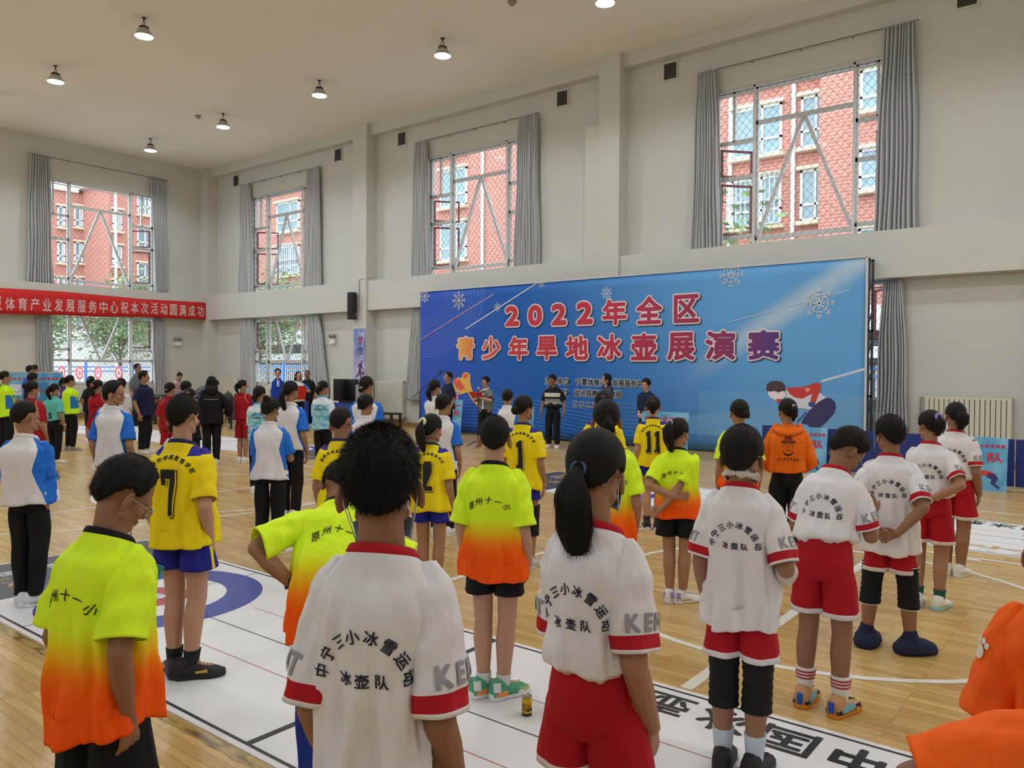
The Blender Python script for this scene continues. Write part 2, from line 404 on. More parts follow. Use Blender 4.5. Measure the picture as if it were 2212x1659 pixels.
MATS = [(-8.03, 2.10, 0, 14.5), (-8.06, 9.42, math.radians(-3.4), 14.5), (-12.55, 11.55, math.radians(181.5), 13.0)]
def person(P):
    D_ = P['d']; x0 = P['x']
    base = at_d(x0, 800, D_); ang = math.atan2(base[1]-CPOS[1], base[0]-CPOS[0])
    if 'z0' not in P and any(-.12 < (A3(base[0]-mx, base[1]-my, 0)@A3(math.cos(ma), math.sin(ma), 0)) < ml+.1 and -.12 < (A3(base[0]-mx, base[1]-my, 0)@A3(-math.sin(ma), math.cos(ma), 0)) < 2.07 for mx, my, ma, ml in MATS): P['z0'] = .0075
    pos = A3(base[0], base[1], P.get('z0', 0.))
    h = P['h'] if 'h' in P else (at_d(x0, P['yt'], D_)[2]-P.get('z0', 0.)); P['hh'] = h
    rng = random.Random(int(x0*7+P.get('yt', 5)))
    near = D_ < 5.6; mid = D_ < 9.5
    B = Body(P, h); g = P.get('girl', False); adult = P.get('adult', False)
    hs = P.get('hs', (1.0 if adult else .97)*min(1.04, max(.93, .6+.4*h/1.55)))
    skin = SKIN[P.get('skin', 0)]
    # ---- skeleton
    sx = .079*(.25+.75*B.bw); S = {}; E = {}; W = {}; HD = {}; PN = {}; CU = {}
    ua, fa = .168*h, .145*h
    arms = P.get('arms', ('down', 'down'))        # (left, right)
    for sg, ap in ((-1, arms[0]), (1, arms[1])):
        a = ARMS[ap] if isinstance(ap, str) else ap
        mir = A3(sg, 1, 1)
        S[sg] = A3(sg*sx*h, -.008*h, .766*h); Wt = A3(*a[0])*h*mir
        if .1 < a[0][0] < .15: Wt[0] *= .92*(.4+.6*B.bw)
        if a[0][1] < -.09: Wt[1] *= .5+.5*B.bd
        E[sg], W[sg] = two_bone(S[sg], Wt, ua, fa, A3(*a[1])*mir)
        HD[sg] = unit(A3(*a[2])*mir); PN[sg] = A3(*a[3])*mir; CU[sg] = a[4]
    st = P.get('stance', .052); fy = P.get('feet', (8, 8)); foot_off = P.get('foff', (0, 0))
    K = {}; An = {}; Hp = {}
    for sg, i in ((-1, 0), (1, 1)):
        Hp[sg] = A3(sg*.05*h, 0, .50*h); An[sg] = A3(sg*st*h, foot_off[i]*h-.008*h, .05*h)
        K[sg] = A3(sg*(st*.55+.024)*h, .012*h+foot_off[i]*.5*h, .275*h)
    zb = h-.172*hs   # head origin (skull base) height
    hy, hp, hr = [math.radians(q) for q in P.get('head', (0, 0, 0))]   # yaw right, pitch down, roll right
    piv = A3(0, -.012*h, zb-.035)
    RH = rotz(-hy)@rotx(-hp)@roty(hr)
    HO = piv+RH@A3(0, .006, .035)
    def HT(v):   # head frame -> body local (before spine deformation)
        return HO+RH@(np.asarray(v, float)*hs)
    # ---- body surface
    s = Soup()
    s.rc((0, 0, .52*h), (0, -.004*h, .62*h), .048*h, .050*h, flat=(A3(1, 0, 0), 1.3)); s.rc((0, -.004*h, .62*h), (0, -.008*h, .745*h), .050*h, .056*h, flat=(A3(1, 0, 0), 1.35))
    s.rc((-.05*h, -.01*h, .765*h), (.05*h, -.01*h, .765*h), .036*h, .036*h)
    nk = .050*P.get('neck', 1.)*(.92 if g else 1.)
    s.rc((0, -.010*h, .77*h), HT((0, -.006, -.005)), nk*1.12, nk, n=14)
    s.rc((-.05*h, -.012*h, .782*h), (0, -.012*h, .81*h), .020*h, .028*h); s.rc((.05*h, -.012*h, .782*h), (0, -.012*h, .81*h), .020*h, .028*h)
    lw = P.get('lw', 1.)
    for sg in (-1, 1):
        s.rc(S[sg], E[sg], .031*h*lw, .024*h*lw); m = S[sg]*.35+E[sg]*.65
        s.rc(E[sg], E[sg]*.62+W[sg]*.38, .0235*h*lw, .0235*h*lw); s.rc(E[sg]*.62+W[sg]*.38, W[sg], .0235*h*lw, .0155*h*lw)
        s.rc(Hp[sg], K[sg], .043*h*lw, .034*h*lw, n=14)
        cm = K[sg]*.68+An[sg]*.32+A3(0, -.010*h, 0)
        s.rc(K[sg], cm, .033*h*lw, .0345*h*lw, n=14); s.rc(cm, An[sg], .0345*h*lw, .021*h*lw, n=14); s.el(K[sg]+A3(0, .008*h, 0), (.030*h, .030*h, .034*h))
        fd = rotz(-sg*math.radians(fy[(sg+1)//2]))@A3(0, 1, 0); s.rc(An[sg]+A3(0, 0, -.01*h), An[sg]+fd*.07*h-A3(0, 0, .027*h), .021*h, .014*h)
        # hand
        d = HD[sg]; n_ = unit(PN[sg]-d*(PN[sg]@d)); wv = sg*np.cross(d, n_); kk = h/1.55*(1.0 if adult else .97); cu = math.radians(CU[sg])
        for o in (-.024, -.008, .008, .024): s.rc(W[sg]+wv*o*.5*kk, W[sg]+(d*.066+wv*o)*kk, .0125*kk, .0115*kk, n=8, k=2)
        for i, (o, L) in enumerate(((-.027, .052), (-.009, .064), (.009, .070), (.027, .064))):
            p = W[sg]+(d*.068+wv*o)*kk; dr = unit(d+wv*o*2.2)
            for j, f in enumerate((.45, .31, .24)):
                dr = unit(dr*math.cos(cu)+n_*math.sin(cu)); 
                q = p+dr*L*f*kk*1.12; s.rc(p, q, (.0098-.0008*j)*kk, (.0090-.0008*j)*kk, n=8, k=2); p = q
        p = W[sg]+(d*.016+wv*.020)*kk; dr = unit(d*.75+wv*.75+n_*.35); q = p+dr*.036*kk; s.rc(p, q, .0125*kk, .0100*kk, n=8, k=2)
        dr = unit(d*1.0+wv*.35+n_*.55); s.rc(q, q+dr*.032*kk, .0096*kk, .0078*kk, n=8, k=2)
    def hel(c, r, R=None, **k): s.el(HT(c), A3(*r)*hs, RH@(R if R is not None else np.eye(3)), **k)
    def hrc(a, b, r0, r1, **k): s.rc(HT(a), HT(b), r0*hs, r1*hs, **k)
    hel((0, -.006, .074), (.075, .094, .088), n=20, k=13); hel((0, .028, .062), (.067, .066, .070)); hel((0, .040, .008), (.056, .052, .068)); hel((0, .03, -.012), (.056, .05, .045))
    hrc((-.046, .018, -.026), (-.012, .074, -.050), .018, .017); hrc((.046, .018, -.026), (.012, .074, -.050), .018, .017); hel((0, .076, -.046), (.020, .016, .017))
    hel((-.034, .066, .004), (.024, .022, .022)); hel((.034, .066, .004), (.024, .022, .022))
    hrc((0, .091, .034), (0, .105, .004), .0065, .0105); hel((-.010, .099, -.002), (.008, .008, .007)); hel((.010, .099, -.002), (.008, .008, .007))
    hrc((-.034, .080, .044), (.034, .080, .044), .010, .010); hel((0, .0905, -.022), (.021, .009, .0055)); hel((0, .089, -.031), (.017, .009, .0055))
    for sg in (-1, 1):
        R = rotz(sg*.62)@rotx(-.12); c = A3(sg*.083, -.006, .016)
        hel(c, (.0050, .019, .030), R)
        arc = [c+R@A3(sg*.004, -.019*math.cos(q), .031*math.sin(q)-.002) for q in np.linspace(-1.3, 2.5, 8)]
        for a, b in zip(arc, arc[1:]): hrc(a, b, .0045, .0045, n=7, k=2)
        hel(c+A3(-sg*.006, .008, 0), (.008, .010, .02), R)
    V = B.D(np.array(s.V))
    label = P['label']
    root = obj('person', V, s.F, skin, smooth=True); root.location = pos; root.rotation_euler = (0, 0, ang-PI/2-math.radians(P.get('rel', 0)))
    tag(root, label, 'person')
    if P.get('group'): root['group'] = P['group']
    md = root.modifiers.new('r', 'REMESH'); md.mode = 'VOXEL'; md.voxel_size = .0045 if near else (.0050 if mid else .0085); md.use_smooth_shade = True
    ms = root.modifiers.new('s', 'SMOOTH'); ms.iterations = 3 if near else 2; ms.factor = .5
    PEND.append(root)
    XF = lambda v: B.D(v)
    # ---- eyes, brows
    if P.get('face', not near):
        e = Soup()
        for sg in (-1, 1): e.el(HT((sg*.031, .0835, .022)), A3(.0125, .0085, .0058)*hs, RH, n=10, k=7)
        o = obj('eyes', XF(np.array(e.V)), e.F, M('eye_dark', (52, 40, 36), .3), root, True)
        e = Soup()
        for sg in (-1, 1): e.rc(HT((sg*.018, .0915, .040)), HT((sg*.045, .083, .043)), .0028*hs, .0020*hs)
        obj('eyebrows', XF(np.array(e.V)), e.F, hair_mat(), root, True)
        e = Soup(); e.el(HT((0, .0965, -.0265)), A3(.019, .005, .006)*hs, RH, n=10, k=7)
        obj('lips', XF(np.array(e.V)), e.F, M('lip_pink', (158, 92, 84), .5), root, True)
    # ---- hair
    make_hair(P, B, HT, RH, hs, XF, root, rng, near, g)
    # ---- bottoms
    bot = P.get('bottom', 'black_trousers'); hem = P.get('bhem', .33 if 'shorts' in bot else .055)
    waist = P.get('waist', .60); bmat = cloth(bot); mb = MB(); n = 40 if near else 24; th = np.linspace(0, 2*PI, n, endpoint=False)
    bl = P.get('bloose', 1.0); zs = np.linspace(waist, .455, 12); V = []; at = dict(v=[], s=[], c=[], q=[], xx=[])
    def addat(V_, sv, tc):
        for p, t in zip(V_, tc):
            at['v'].append(p[2]/h); at['s'].append(sv); at['c'].append(0.); at['q'].append(max(0, t)); at['xx'].append(abs(p[0])/h)
    for i, z in enumerate(zs):
        f = i/(len(zs)-1); a = np.interp(f, [0, .5, .8, 1], [.078, .088, .090, .074])*h*bl*(.45+.55*B.bw)*(1. if B.tuck else .84); b = np.interp(f, [0, .5, .8, 1], [.060, .070, .066, .044])*h*bl*(.45+.55*B.bd)*(1. if B.tuck else .80)
        gath = .0025*np.sin(26*th+B.ph[0])*(1-f) if near else 0
        ring = np.stack([(a+gath)*np.cos(th), -.004*h-.006*h*smooth01(f*2)*(np.sin(th) < 0)+(b+gath)*np.sin(th), np.full(n, z*h)], 1); V.append(ring); addat(ring, 0., np.abs(np.cos(th)))
    mb.add([p for r in V for p in r], grid_faces(len(V), n)+[tuple(range(n)), tuple((len(V)-1)*n+j for j in range(n))[::-1]])
    trou = 'trousers' in bot
    for sg in (-1, 1):
        rings = []; m = 26 if trou else 16; pth = []
        for i in range(m):
            f = i/(m-1); z = .555-f*(.555-hem); zz = z*h
            if z > .275: t = max(0, (.50-z)/.225); c = Hp[sg]*(1-t)+K[sg]*t
            else: t = (.275-z)/.225; c = K[sg]*(1-t)+An[sg]*t
            c = c.copy(); c[2] = zz
            if trou: r = np.interp(z, [.05, .08, .2, .275, .40, .51], [.031, .034, .041, .044, .049, .046])*h*bl*np.interp(z, [.46, .56], [1, .72])
            else: r = np.interp(f, [0, .3, .5, 1], [.030, .047, .051, .057])*h*bl; c[0] = sg*h*np.interp(f, [0, .3, 1], [.036, .043, .050])*(.5+.5*bl); c[0] += sg*.003*h*f
            fo = .0032*(.3+f)*(np.sin(4*th+B.ph[1]+sg+7*f)+.6*np.sin(7*th+B.ph[2]-5*f))+(.004*np.sin(30*z+B.ph[3]+2*np.sin(th)) if trou else 0)
            ring = np.stack([c[0]+(r+fo)*np.cos(th)*.97, c[1]-.004*h+(r*1.06+fo)*np.sin(th), np.full(n, zz)], 1); rings.append(ring); addat(ring, f, sg*np.cos(th))
        last = rings[-1]; cc = last.mean(0)
        for sc_, up in ((.94, 0), (.84, .012*h)):
            ring = cc+(last-cc)*sc_; ring = ring+A3(0, 0, up); rings.append(ring); addat(ring, 1., sg*np.cos(th))
        mb.add([p for r in rings for p in r], grid_faces(len(rings), n))
    bo = obj('trousers' if trou else 'shorts', mb.V, mb.F, bmat, root, True, attrs=at)
    if P.get('skirt'): pass
    # ---- shirt
    top = P.get('top', 'white_jersey'); tmat = cloth(top); hemz = P.get('hem', .475); B.hem = hemz; n = 72 if near else (48 if mid else 32)
    th = np.linspace(0, 2*PI, n, endpoint=False); zs = np.concatenate([np.linspace(hemz, .76, 44 if near else 22), np.linspace(.766, .827, 18 if near else 10)])
    mb = MB(); at = dict(v=[], s=[], c=[], q=[], xx=[]); V = []
    hw = P.get('hemwave', .006)
    T, Z = np.meshgrid(th, zs); G = B.torso(T, Z); wv_ = hw*h*np.sin(2*T+B.ph[6])+hw*.5*h*np.sin(5*T+B.ph[7]); G[..., 2] += wv_*smooth01((hemz+.12-Z)/.12)
    inner = []
    for k_, up in ((.97, 0), (.95, .06*h)):
        c_ = G[0].mean(0); rr = c_+(G[0]-c_)*k_; rr[:, 2] += up; inner.append(rr)
    rings = np.concatenate([[inner[1]], [inner[0]], G]); zv = np.concatenate([[hemz, hemz], zs])
    nr = len(rings); mb.add(rings.reshape(-1, 3), grid_faces(nr, n))
    for i in range(nr):
        for j in range(n):
            at['v'].append(zv[i]); at['s'].append(-1); at['c'].append(0.); at['q'].append(abs(math.cos(th[j]))); at['xx'].append(abs(rings[i][j][0])/h)
    # collar band
    ct = P.get('collar', 'band'); cring = []
    cr0 = B.torso(th, np.full(n, .819), fold=False)
    cen = cr0.mean(0); 
    if ct == 'polo': prof = ((1.10, -.006), (1.16, -.002), (1.02, .012), (.97, .011), (.95, .0))
    elif ct == 'hood': prof = ((1.5, -.016), (1.85, -.012), (1.9, .004), (1.45, .016), (1.0, .010), (.9, .0))
    else: prof = ((1.10, -.0050), (1.11, -.002), (1.05, .0035), (.985, .008), (.96, .008), (.955, -.004))
    k0 = len(mb.V)
    for sc_, dz in prof:
        r = cen+(cr0-cen)*A3(sc_, sc_, 1); r[:, 2] += dz*h/1.0
        if ct == 'hood': r[:, 1] -= .03*h*(sc_ > 1.2)*.6; r[:, 2] -= .045*h*np.clip(-np.sin(th), 0, 1)*(sc_ > 1.2)
        mb.V.extend([tuple(p) for p in r])
        for j in range(n): at['v'].append(.84); at['s'].append(-1); at['c'].append(1.); at['q'].append(0); at['xx'].append(0)
    mb.F += grid_faces(len(prof), n, k0)
    # sleeves
    sl = P.get('sleeve', .80); sr = P.get('sr', 1.0); ns = 40 if near else 24; ph = np.linspace(0, 2*PI, ns, endpoint=False); SLV = {}
    for sg in (-1, 1):
        S_, E_, W_ = S[sg], E[sg], W[sg]
        def axis(t, S_=S_, E_=E_, W_=W_):
            if t <= 1: return S_+(E_-S_)*t
            return E_+(W_-E_)*(t-1)
        u0 = unit(E_-S_); ref = unit(A3(sg, 0, 0)-u0*(A3(sg, 0, 0)@u0)); r2 = np.cross(u0, ref)
        def surf(phi, t, off=0., axis=axis, sg=sg, ref=ref, r2=r2, u0=u0, sl=sl):
            c = axis(t); f = t/sl
            if t > 1:
                u = unit(axis(min(t+.05, 2))-axis(t-.05)); rf = unit(ref-u*(ref@u)); rr2 = np.cross(u, rf)
            elif sl > 1 and t > .85:
                u = unit(axis(t+.1)-axis(t-.1)); rf = unit(ref-u*(ref@u)); rr2 = np.cross(u, rf)
            else: rf, rr2 = ref, r2
            r = np.interp(f, [-.3, -.15, 0, .15, .5, 1], [.012, .026, .034, .038, .040, .042 if sl <= 1 else .030])*h*sr
            p = B.ph; fo = .0035*(.3+max(f, 0))*np.sin(3*phi+p[1]+4*f)+.002*np.sin(6*phi+p[2]-8*f)+(.0022*np.sin(18*t+p[3]+2*np.cos(phi)))
            if sl > 1: fo = fo+.005*np.sin(26*t+p[3]+2*np.cos(phi+p[1]))
            rad = (r+fo+off)
            return c+np.outer(np.cos(phi), rf)*rad[:, None]+np.outer(np.sin(phi), rr2)*rad[:, None]*1.08
        ts = np.concatenate([np.linspace(-.3, 0, 5)*sl, np.linspace(.02, 1, 28 if near else 14)*sl]); rings = [surf(ph, t) for t in ts]; sv = list(ts/sl)
        c = axis(sl); rings.append(c+(rings[-1]-c)*.93); rings.append(surf(ph, sl*.8)*.93+axis(sl*.8)*.07); sv += [1., 1.]
        k0 = len(mb.V); mb.V.extend([tuple(p) for r in rings for p in r]); mb.F += grid_faces(len(rings), ns, k0); mb.F.append(tuple(k0+j for j in range(ns))[::-1])
        for i, r in enumerate(rings):
            for p in r: at['v'].append(p[2]/h); at['s'].append(max(0, sv[i])); at['c'].append(0.); at['q'].append(1.); at['xx'].append(abs(p[0])/h)
        SLV[sg] = surf
    so = obj({'black_jacket': 'jacket', 'orange_hoodie': 'hoodie', 'grey_dress': 'dress', 'grey_cardigan': 'cardigan'}.get(top, 'shirt'), XF(np.array(mb.V)), mb.F, tmat, root, True, attrs=at)
    if top == 'neon_jersey': pass
    # ---- prints on the back
    if P.get('prints', True) and D_ < 15: prints(P, B, SLV, so, top, XF, h, near)
    # ---- shoes and socks
    if P.get('legs_seen', True):
        sc1, sc2 = P.get('shoe', ((225, 225, 228), (235, 235, 238))); ks = h*.163
        for sg in (-1, 1):
            fa_ = -sg*math.radians(fy[(sg+1)//2]); R = rotz(fa_); c = An[sg].copy(); c[2] = 0
            if P.get('covers'):
                q = Soup(); rings = []
                for f, w_, z_, t_ in ((-.40, .10, .09, .07), (-.36, .22, .12, .15), (-.15, .31, .15, .29), (.15, .34, .14, .29), (.46, .31, .12, .22), (.64, .22, .10, .15), (.70, .07, .09, .07)):
                    rings.append([c+R@A3(w_*ks*math.cos(a)*(1+.04*math.sin(9*a+9*f)+.03*math.sin(17*a)), f*ks, max(0.004, (z_+t_*(math.sin(a)))*ks)) for a in np.linspace(0, 2*PI, 22, endpoint=False)])
                q.loft(rings); q.rc(c+A3(0, 0, .20*ks), c+A3(0, 0, .52*ks), .30*ks, .17*ks, n=18)
                obj('shoe_cover', q.V, q.F, M('navy_velvet', (30, 34, 66), .9, var=.2, scale=60), root, True)
            cov = P.get('covers'); up = Soup(); rings = []
            for f, w_, t_ in ((-.335, .03, .10), (-.33, .10, .30), (-.28, .155, .42), (-.15, .175, .45), (.0, .175, .40), (.12, .18, .33), (.28, .20, .265), (.45, .205, .22), (.58, .17, .175), (.66, .10, .13), (.69, .03, .09)):
                rings.append([c+R@A3(w_*ks*np.sign(math.cos(a))*abs(math.cos(a))**.75, f*ks, .09*ks+(t_-.09)*ks*max(0, math.sin(a))**.8+(0 if math.sin(a) > 0 else -.05*ks*0)) for a in np.linspace(0, 2*PI, 20, endpoint=False)])
            up.loft(rings); cl = P.get('shoetop', .0)
            up.rc(c+R@A3(0, -.09*ks, .30*ks), An[sg]*1.0+R@A3(0, -.02*ks, (-.05+cl)*ks+0), .165*ks, .150*ks, n=14)
            if cov: ks = ks
            sh = None if cov else obj('shoe', up.V, up.F, M('shoe_%d_%d_%d' % sc1, sc1, .6, var=.1, scale=40), root, True)
            so2 = MB(); out = [(-.345, .0), (-.33, .10), (-.25, .165), (-.05, .165), (.15, .175), (.38, .215), (.55, .19), (.67, .10), (.705, 0.)]; pts = [(w_, f) for f, w_ in out]+[(-w_*.96, f) for f, w_ in out[-2:0:-1]]
            so2.loft([[c+R@A3(px_*ks*e, f*ks*(e if f > 0 else 1), zz) for px_, f in pts] for zz, e in ((.001, .97), (.02*ks, 1.02), (.13*ks, 1.0), (.14*ks, .93))])
            if not cov: obj('sole', so2.V, so2.F, M('sole_%d_%d_%d' % sc2, sc2, .6, var=0.04), sh, True)
            if (near or mid) and not cov:
                la = Soup(); 
                for i in range(5):
                    f = .10+.075*i; z_ = np.interp(f, [.0, .12, .28, .45], [.41, .345, .275, .232])*ks; w1 = .085*ks
                    la.rc(c+R@A3(-w1, f*ks, z_), c+R@A3(w1, (f+.03)*ks, z_+.004), .0028, .0028, n=6, k=1)
                la.rc(c+R@A3(0, .08*ks, .43*ks), c+R@A3(.13*ks, .16*ks, .33*ks), .0026, .002, n=6, k=1); la.rc(c+R@A3(0, .08*ks, .43*ks), c+R@A3(-.13*ks, .18*ks, .32*ks), .0026, .002, n=6, k=1)
                lc = P.get('lace', (230, 230, 226)); obj('laces', la.V, la.F, M('lace_%d_%d_%d' % lc, lc, .8, var=0), sh, True)
            if P.get('tab'): q = MB(); q.box(-.014, .014, -.006, .004, .028, .085); q.V = [tuple(c+R@(A3(*v)+A3(0, -.345*ks, 0))) for v in q.V]; obj('heel_tab', q.V, q.F, M('tab_blue', (30, 84, 190), .6), sh)
            for (cc_, box) in P.get('shoe_pat', ()):   # coloured overlays on the shoe: (colour, (f0,f1,z0,z1))
                ov = Soup(); f0, f1, z0, z1 = box
                for s2 in (-1, 1):
                    rr = []
                    for f in np.linspace(f0, f1, 6):
                        w_ = np.interp(f, [-.33, -.28, -.15, .12, .45, .58], [.105, .162, .182, .187, .212, .178]); col_ = [(w_+.004, z0), (w_*.97, (z0+z1)/2), (w_*.86, z1)]
                        rr.append([c+R@A3(s2*a_*ks, f*ks, b_*ks) for a_, b_ in col_])
                    for i in range(5):
                        b0 = len(ov.V)
                        ov.V.extend([tuple(p) for p in rr[i]+rr[i+1]]); ov.F += [(b0, b0+1, b0+4, b0+3), (b0+1, b0+2, b0+5, b0+4)]
                obj('overlay', ov.V, ov.F, M('shoe_%d_%d_%d' % cc_, cc_, .6, var=.05), sh, True)
            sk = P.get('sock')
            if sk:
                q = Soup(); t0 = An[sg]+A3(0, 0, -.01*h); dirn = unit(K[sg]-An[sg]); t1 = An[sg]+dirn*(P.get('sockh', .05)*h)
                k_ = []
                for f in np.linspace(0, 1, 10):
                    cc_ = t0*(1-f)+t1*f; r = (.0235+.006*f*P.get('sockh', .05)/.05)*h*lw
                    k_.append([cc_+A3(math.cos(a)*r, math.sin(a)*r*1.05, 0) for a in np.linspace(0, 2*PI, 18, endpoint=False)])
                q.loft(k_); o = obj('sock', q.V, q.F, M('sock_%d_%d_%d' % sk, sk, .9, var=.03), root, True)
                if P.get('sockstripe'):
                    for f in (.62, .74, .86):
                        q = Soup(); cc_ = t0*(1-f)+t1*f; r = (.0245+.006*f*P.get('sockh', .05)/.05)*h*lw+.0012
                        q.loft([[cc_+A3(math.cos(a)*r, math.sin(a)*r*1.05, dz) for a in np.linspace(0, 2*PI, 18, endpoint=False)] for dz in (-.004, .004)], caps=False); obj('stripe', q.V, q.F, M('sock_red', (178, 24, 40), .9), o, True)
            if P.get('pads'):
                q = Soup(); rings = []
                for f in np.linspace(-1, 1, 22):
                    z_ = K[sg][2]+f*.088*h; c_ = K[sg]*1.; t = (K[sg][2]-z_)/(K[sg][2]-An[sg][2]) if f < 0 else 0
                    c_ = K[sg]*(1-t)+An[sg]*t if f < 0 else K[sg]+(Hp[sg]-K[sg])*((z_-K[sg][2])/(Hp[sg][2]-K[sg][2])); c_[2] = z_
                    r = (.0415+.006*(f if f > 0 else .3*-f)+.0016*math.sin(f*24+B.ph[0]))*h*lw
                    fr = .018*h*math.exp(-(f/.55)**4)
                    rings.append([c_+A3(math.cos(a)*r, -.003*h+math.sin(a)*r*1.02+max(0, math.sin(a))**2*fr, 0) for a in np.linspace(0, 2*PI, 24, endpoint=False)])
                q.loft(rings, caps=False); kp = obj('knee_pad', q.V, q.F, M('pad_black', (18, 18, 20), .9, var=.2, scale=80), root, True)
                if P.get('pads') == 2:
                    for e in (0, -1):
                        q = Soup(); q.tube([tuple(p) for p in rings[e]]+[tuple(rings[e][0])], .0028, 6, False); obj('trim', q.V, q.F, M('pad_trim', (220, 220, 216), .8), kp, True)
    # ---- extras
    ex = P.get('extra', ())
    if 'glasses' in ex:
        q = Soup(); 
        for sg in (-1, 1):
            pts = [HT((sg*.034+.023*math.cos(a), .104-.004*abs(math.cos(a)), .018+.018*math.sin(a))) for a in np.linspace(0, 2*PI, 17)]
            q.tube(pts, .0023*hs, 6, False); q.rc(HT((sg*.057, .101, .024)), HT((sg*.083, .0, .030)), .0023, .0018, n=6, k=1)
        q.rc(HT((-.011, .105, .020)), HT((.011, .105, .020)), .0014, .0014, n=6, k=1)
        gl = obj('glasses', XF(np.array(q.V)), q.F, M('glasses_frame', P.get('gcol', (60, 60, 66)), .35, .4), root, True)
        q = MB()
        for sg in (-1, 1): q.add([HT((sg*.034+.0225*math.cos(a), .104, .018+.0175*math.sin(a))) for a in np.linspace(0, 2*PI, 16, endpoint=False)], [tuple(range(16))])
        obj('lenses', XF(np.array(q.V)), q.F, GLASS(), gl)
    if 'mask' in ex or 'chinmask' in ex:
        lo = 'chinmask' in ex; rows = []
        for i, f in enumerate(np.linspace(0, 1, 9)):
            z = (.016-.078*f) if not lo else (-.030-.045*f)
            row = []
            for a in np.linspace(-1.25, 1.25, 15):
                r_ = (.112 if not lo else .102)-.016*(2*f-1)**2-(.0 if not lo else .012*f)+.0012*math.sin(f*28)
                row.append(HT((math.sin(a)*.074*(1-.12*f), .008+math.cos(a)*(r_-.012), z-.010*abs(a))))
            rows.append(row)
        V = [p for r in rows for p in r]; V2 = [tuple(p) for p in V]
        mk = obj('face_mask', XF(np.array(V2)), grid_faces(9, 15, 0, False), M('mask_blue', (150, 196, 226), .8), root, True); sol = mk.modifiers.new('t', 'SOLIDIFY'); sol.thickness = .0015; PEND.append(mk)
        q = Soup()
        for sg, k in ((-1, 0), (1, 14)):
            e = HT((sg*.083, -.016, .030)); q.tube([rows[0][k], (np.array(rows[0][k])+e)/2, e, HT((sg*.082, -.022, .005)), rows[-1][k]], .0014, 6)
        obj('ear_loop', XF(np.array(q.V)), q.F, M('mask_loop', (230, 232, 236), .8), mk, True)
    for t, sg in (('wristband', 1), ('bracelet', 1), ('watch', -1), ('lwristband', -1)):
        if t in ex:
            q = Soup(); c = W[sg]*.93+E[sg]*.07; u = unit(W[sg]-E[sg]); a_ = unit(np.cross(u, A3(0, 0, 1) if abs(u[2]) < .9 else A3(1, 0, 0))); b_ = np.cross(u, a_); r = .0175*h
            pts = [c+(a_*math.cos(k)+b_*math.sin(k))*r for k in np.linspace(0, 2*PI, 17)]; q.tube(pts, .0032 if t == 'bracelet' else .006, 8, False)
            if t == 'watch': q.el(c+a_*r*1.15, (.017, .017, .017), None)
            obj({'lwristband': 'wristband'}.get(t, t), XF(np.array(q.V)), q.F, M({'watch': 'black_rubber', 'bracelet': 'pale_bracelet'}.get(t, 'white_band'), {'watch': (24, 24, 26), 'bracelet': (214, 196, 190)}.get(t, (226, 226, 230)), .5), root, True)
    if 'choker' in ex:
        q = Soup(); pts = [XF(HO*0+A3(.056*math.cos(a)*hs, -.012*h+.056*math.sin(a)*hs, .855*h-.02*math.sin(a))) for a in np.linspace(0, 2*PI, 19)]; q.tube(pts, .0022, 6, False); obj('neck_cord', q.V, q.F, M('cord_black', (20, 20, 22), .8), root, True)
    if 'bandage' in ex:
        q = Soup(); rr = random.Random(3)
        rings = []
        for f in np.linspace(0, 1, 7):
            ring = []
            for a in np.linspace(0, 2*PI, 48, endpoint=False):
                jit = rr.uniform(-.003, .003)*(1 if 0 < f < 1 else 2.2); r = .066+.010*math.sin(f*PI)+.003*math.sin(7*a+f*5)
                ring.append(A3(r*math.cos(a)*1.10, -.010*h+r*math.sin(a), .846*h+.030*f-.022*math.sin(a)+jit*1.3))
            rings.append(ring)
        q.loft(rings, caps=False)
        for _ in range(160):
            a = rr.uniform(PI*.9, 2.1*PI); f = rr.choice((0, 6)); p = rings[f][int(a/(2*PI)*48) % 48]; d = A3(math.cos(a), math.sin(a), rr.uniform(-1.2, .6))*rr.uniform(.006, .02)
            q.add([p, p+d, p+A3(.0014, 0, .0014)], [(0, 1, 2)])
        nb = obj('neck_bandage', q.V, q.F, M('gauze', (206, 198, 188), .95, var=.15, scale=120), root, True)
        q = Soup(); q.rc(E[1]*.75+W[1]*.25, W[1]*1.0, .032*h, .026*h, n=16); q.rc(W[1], W[1]+HD[1]*.06, .026*h, .018*h, n=16); q.rc(W[1]+A3(.01, 0, 0), W[1]+A3(.035, -.01, .022), .006, .003)
        obj('arm_bandage', q.V, q.F, M('gauze', (206, 198, 188), .95), root, True)
    if 'paw' in ex:
        q = MB()
        for (x_, y_, r_) in ((0, 0, .017), (-.018, .022, .007), (-.005, .029, .007), (.010, .028, .007), (.022, .019, .007)):
            V = np.array([(x_+r_*math.cos(a), y_+r_*1.2*math.sin(a)) for a in np.linspace(0, 2*PI, 14, endpoint=False)]); q.add([SLV[-1](np.array([-.75-x/(.05*h)]), .30-y/(.168*h), off=.004)[0] for x, y in V], [tuple(range(14))])
        obj('paw_print', XF(np.array(q.V)), q.F, M('print_offwhite', (226, 222, 214), .6), so)
    P.update(_W=W, _E=E, _root=root, _h=h, _XF=XF, _HD=HD, _S=S)
    return root
PEND = []
_g = []
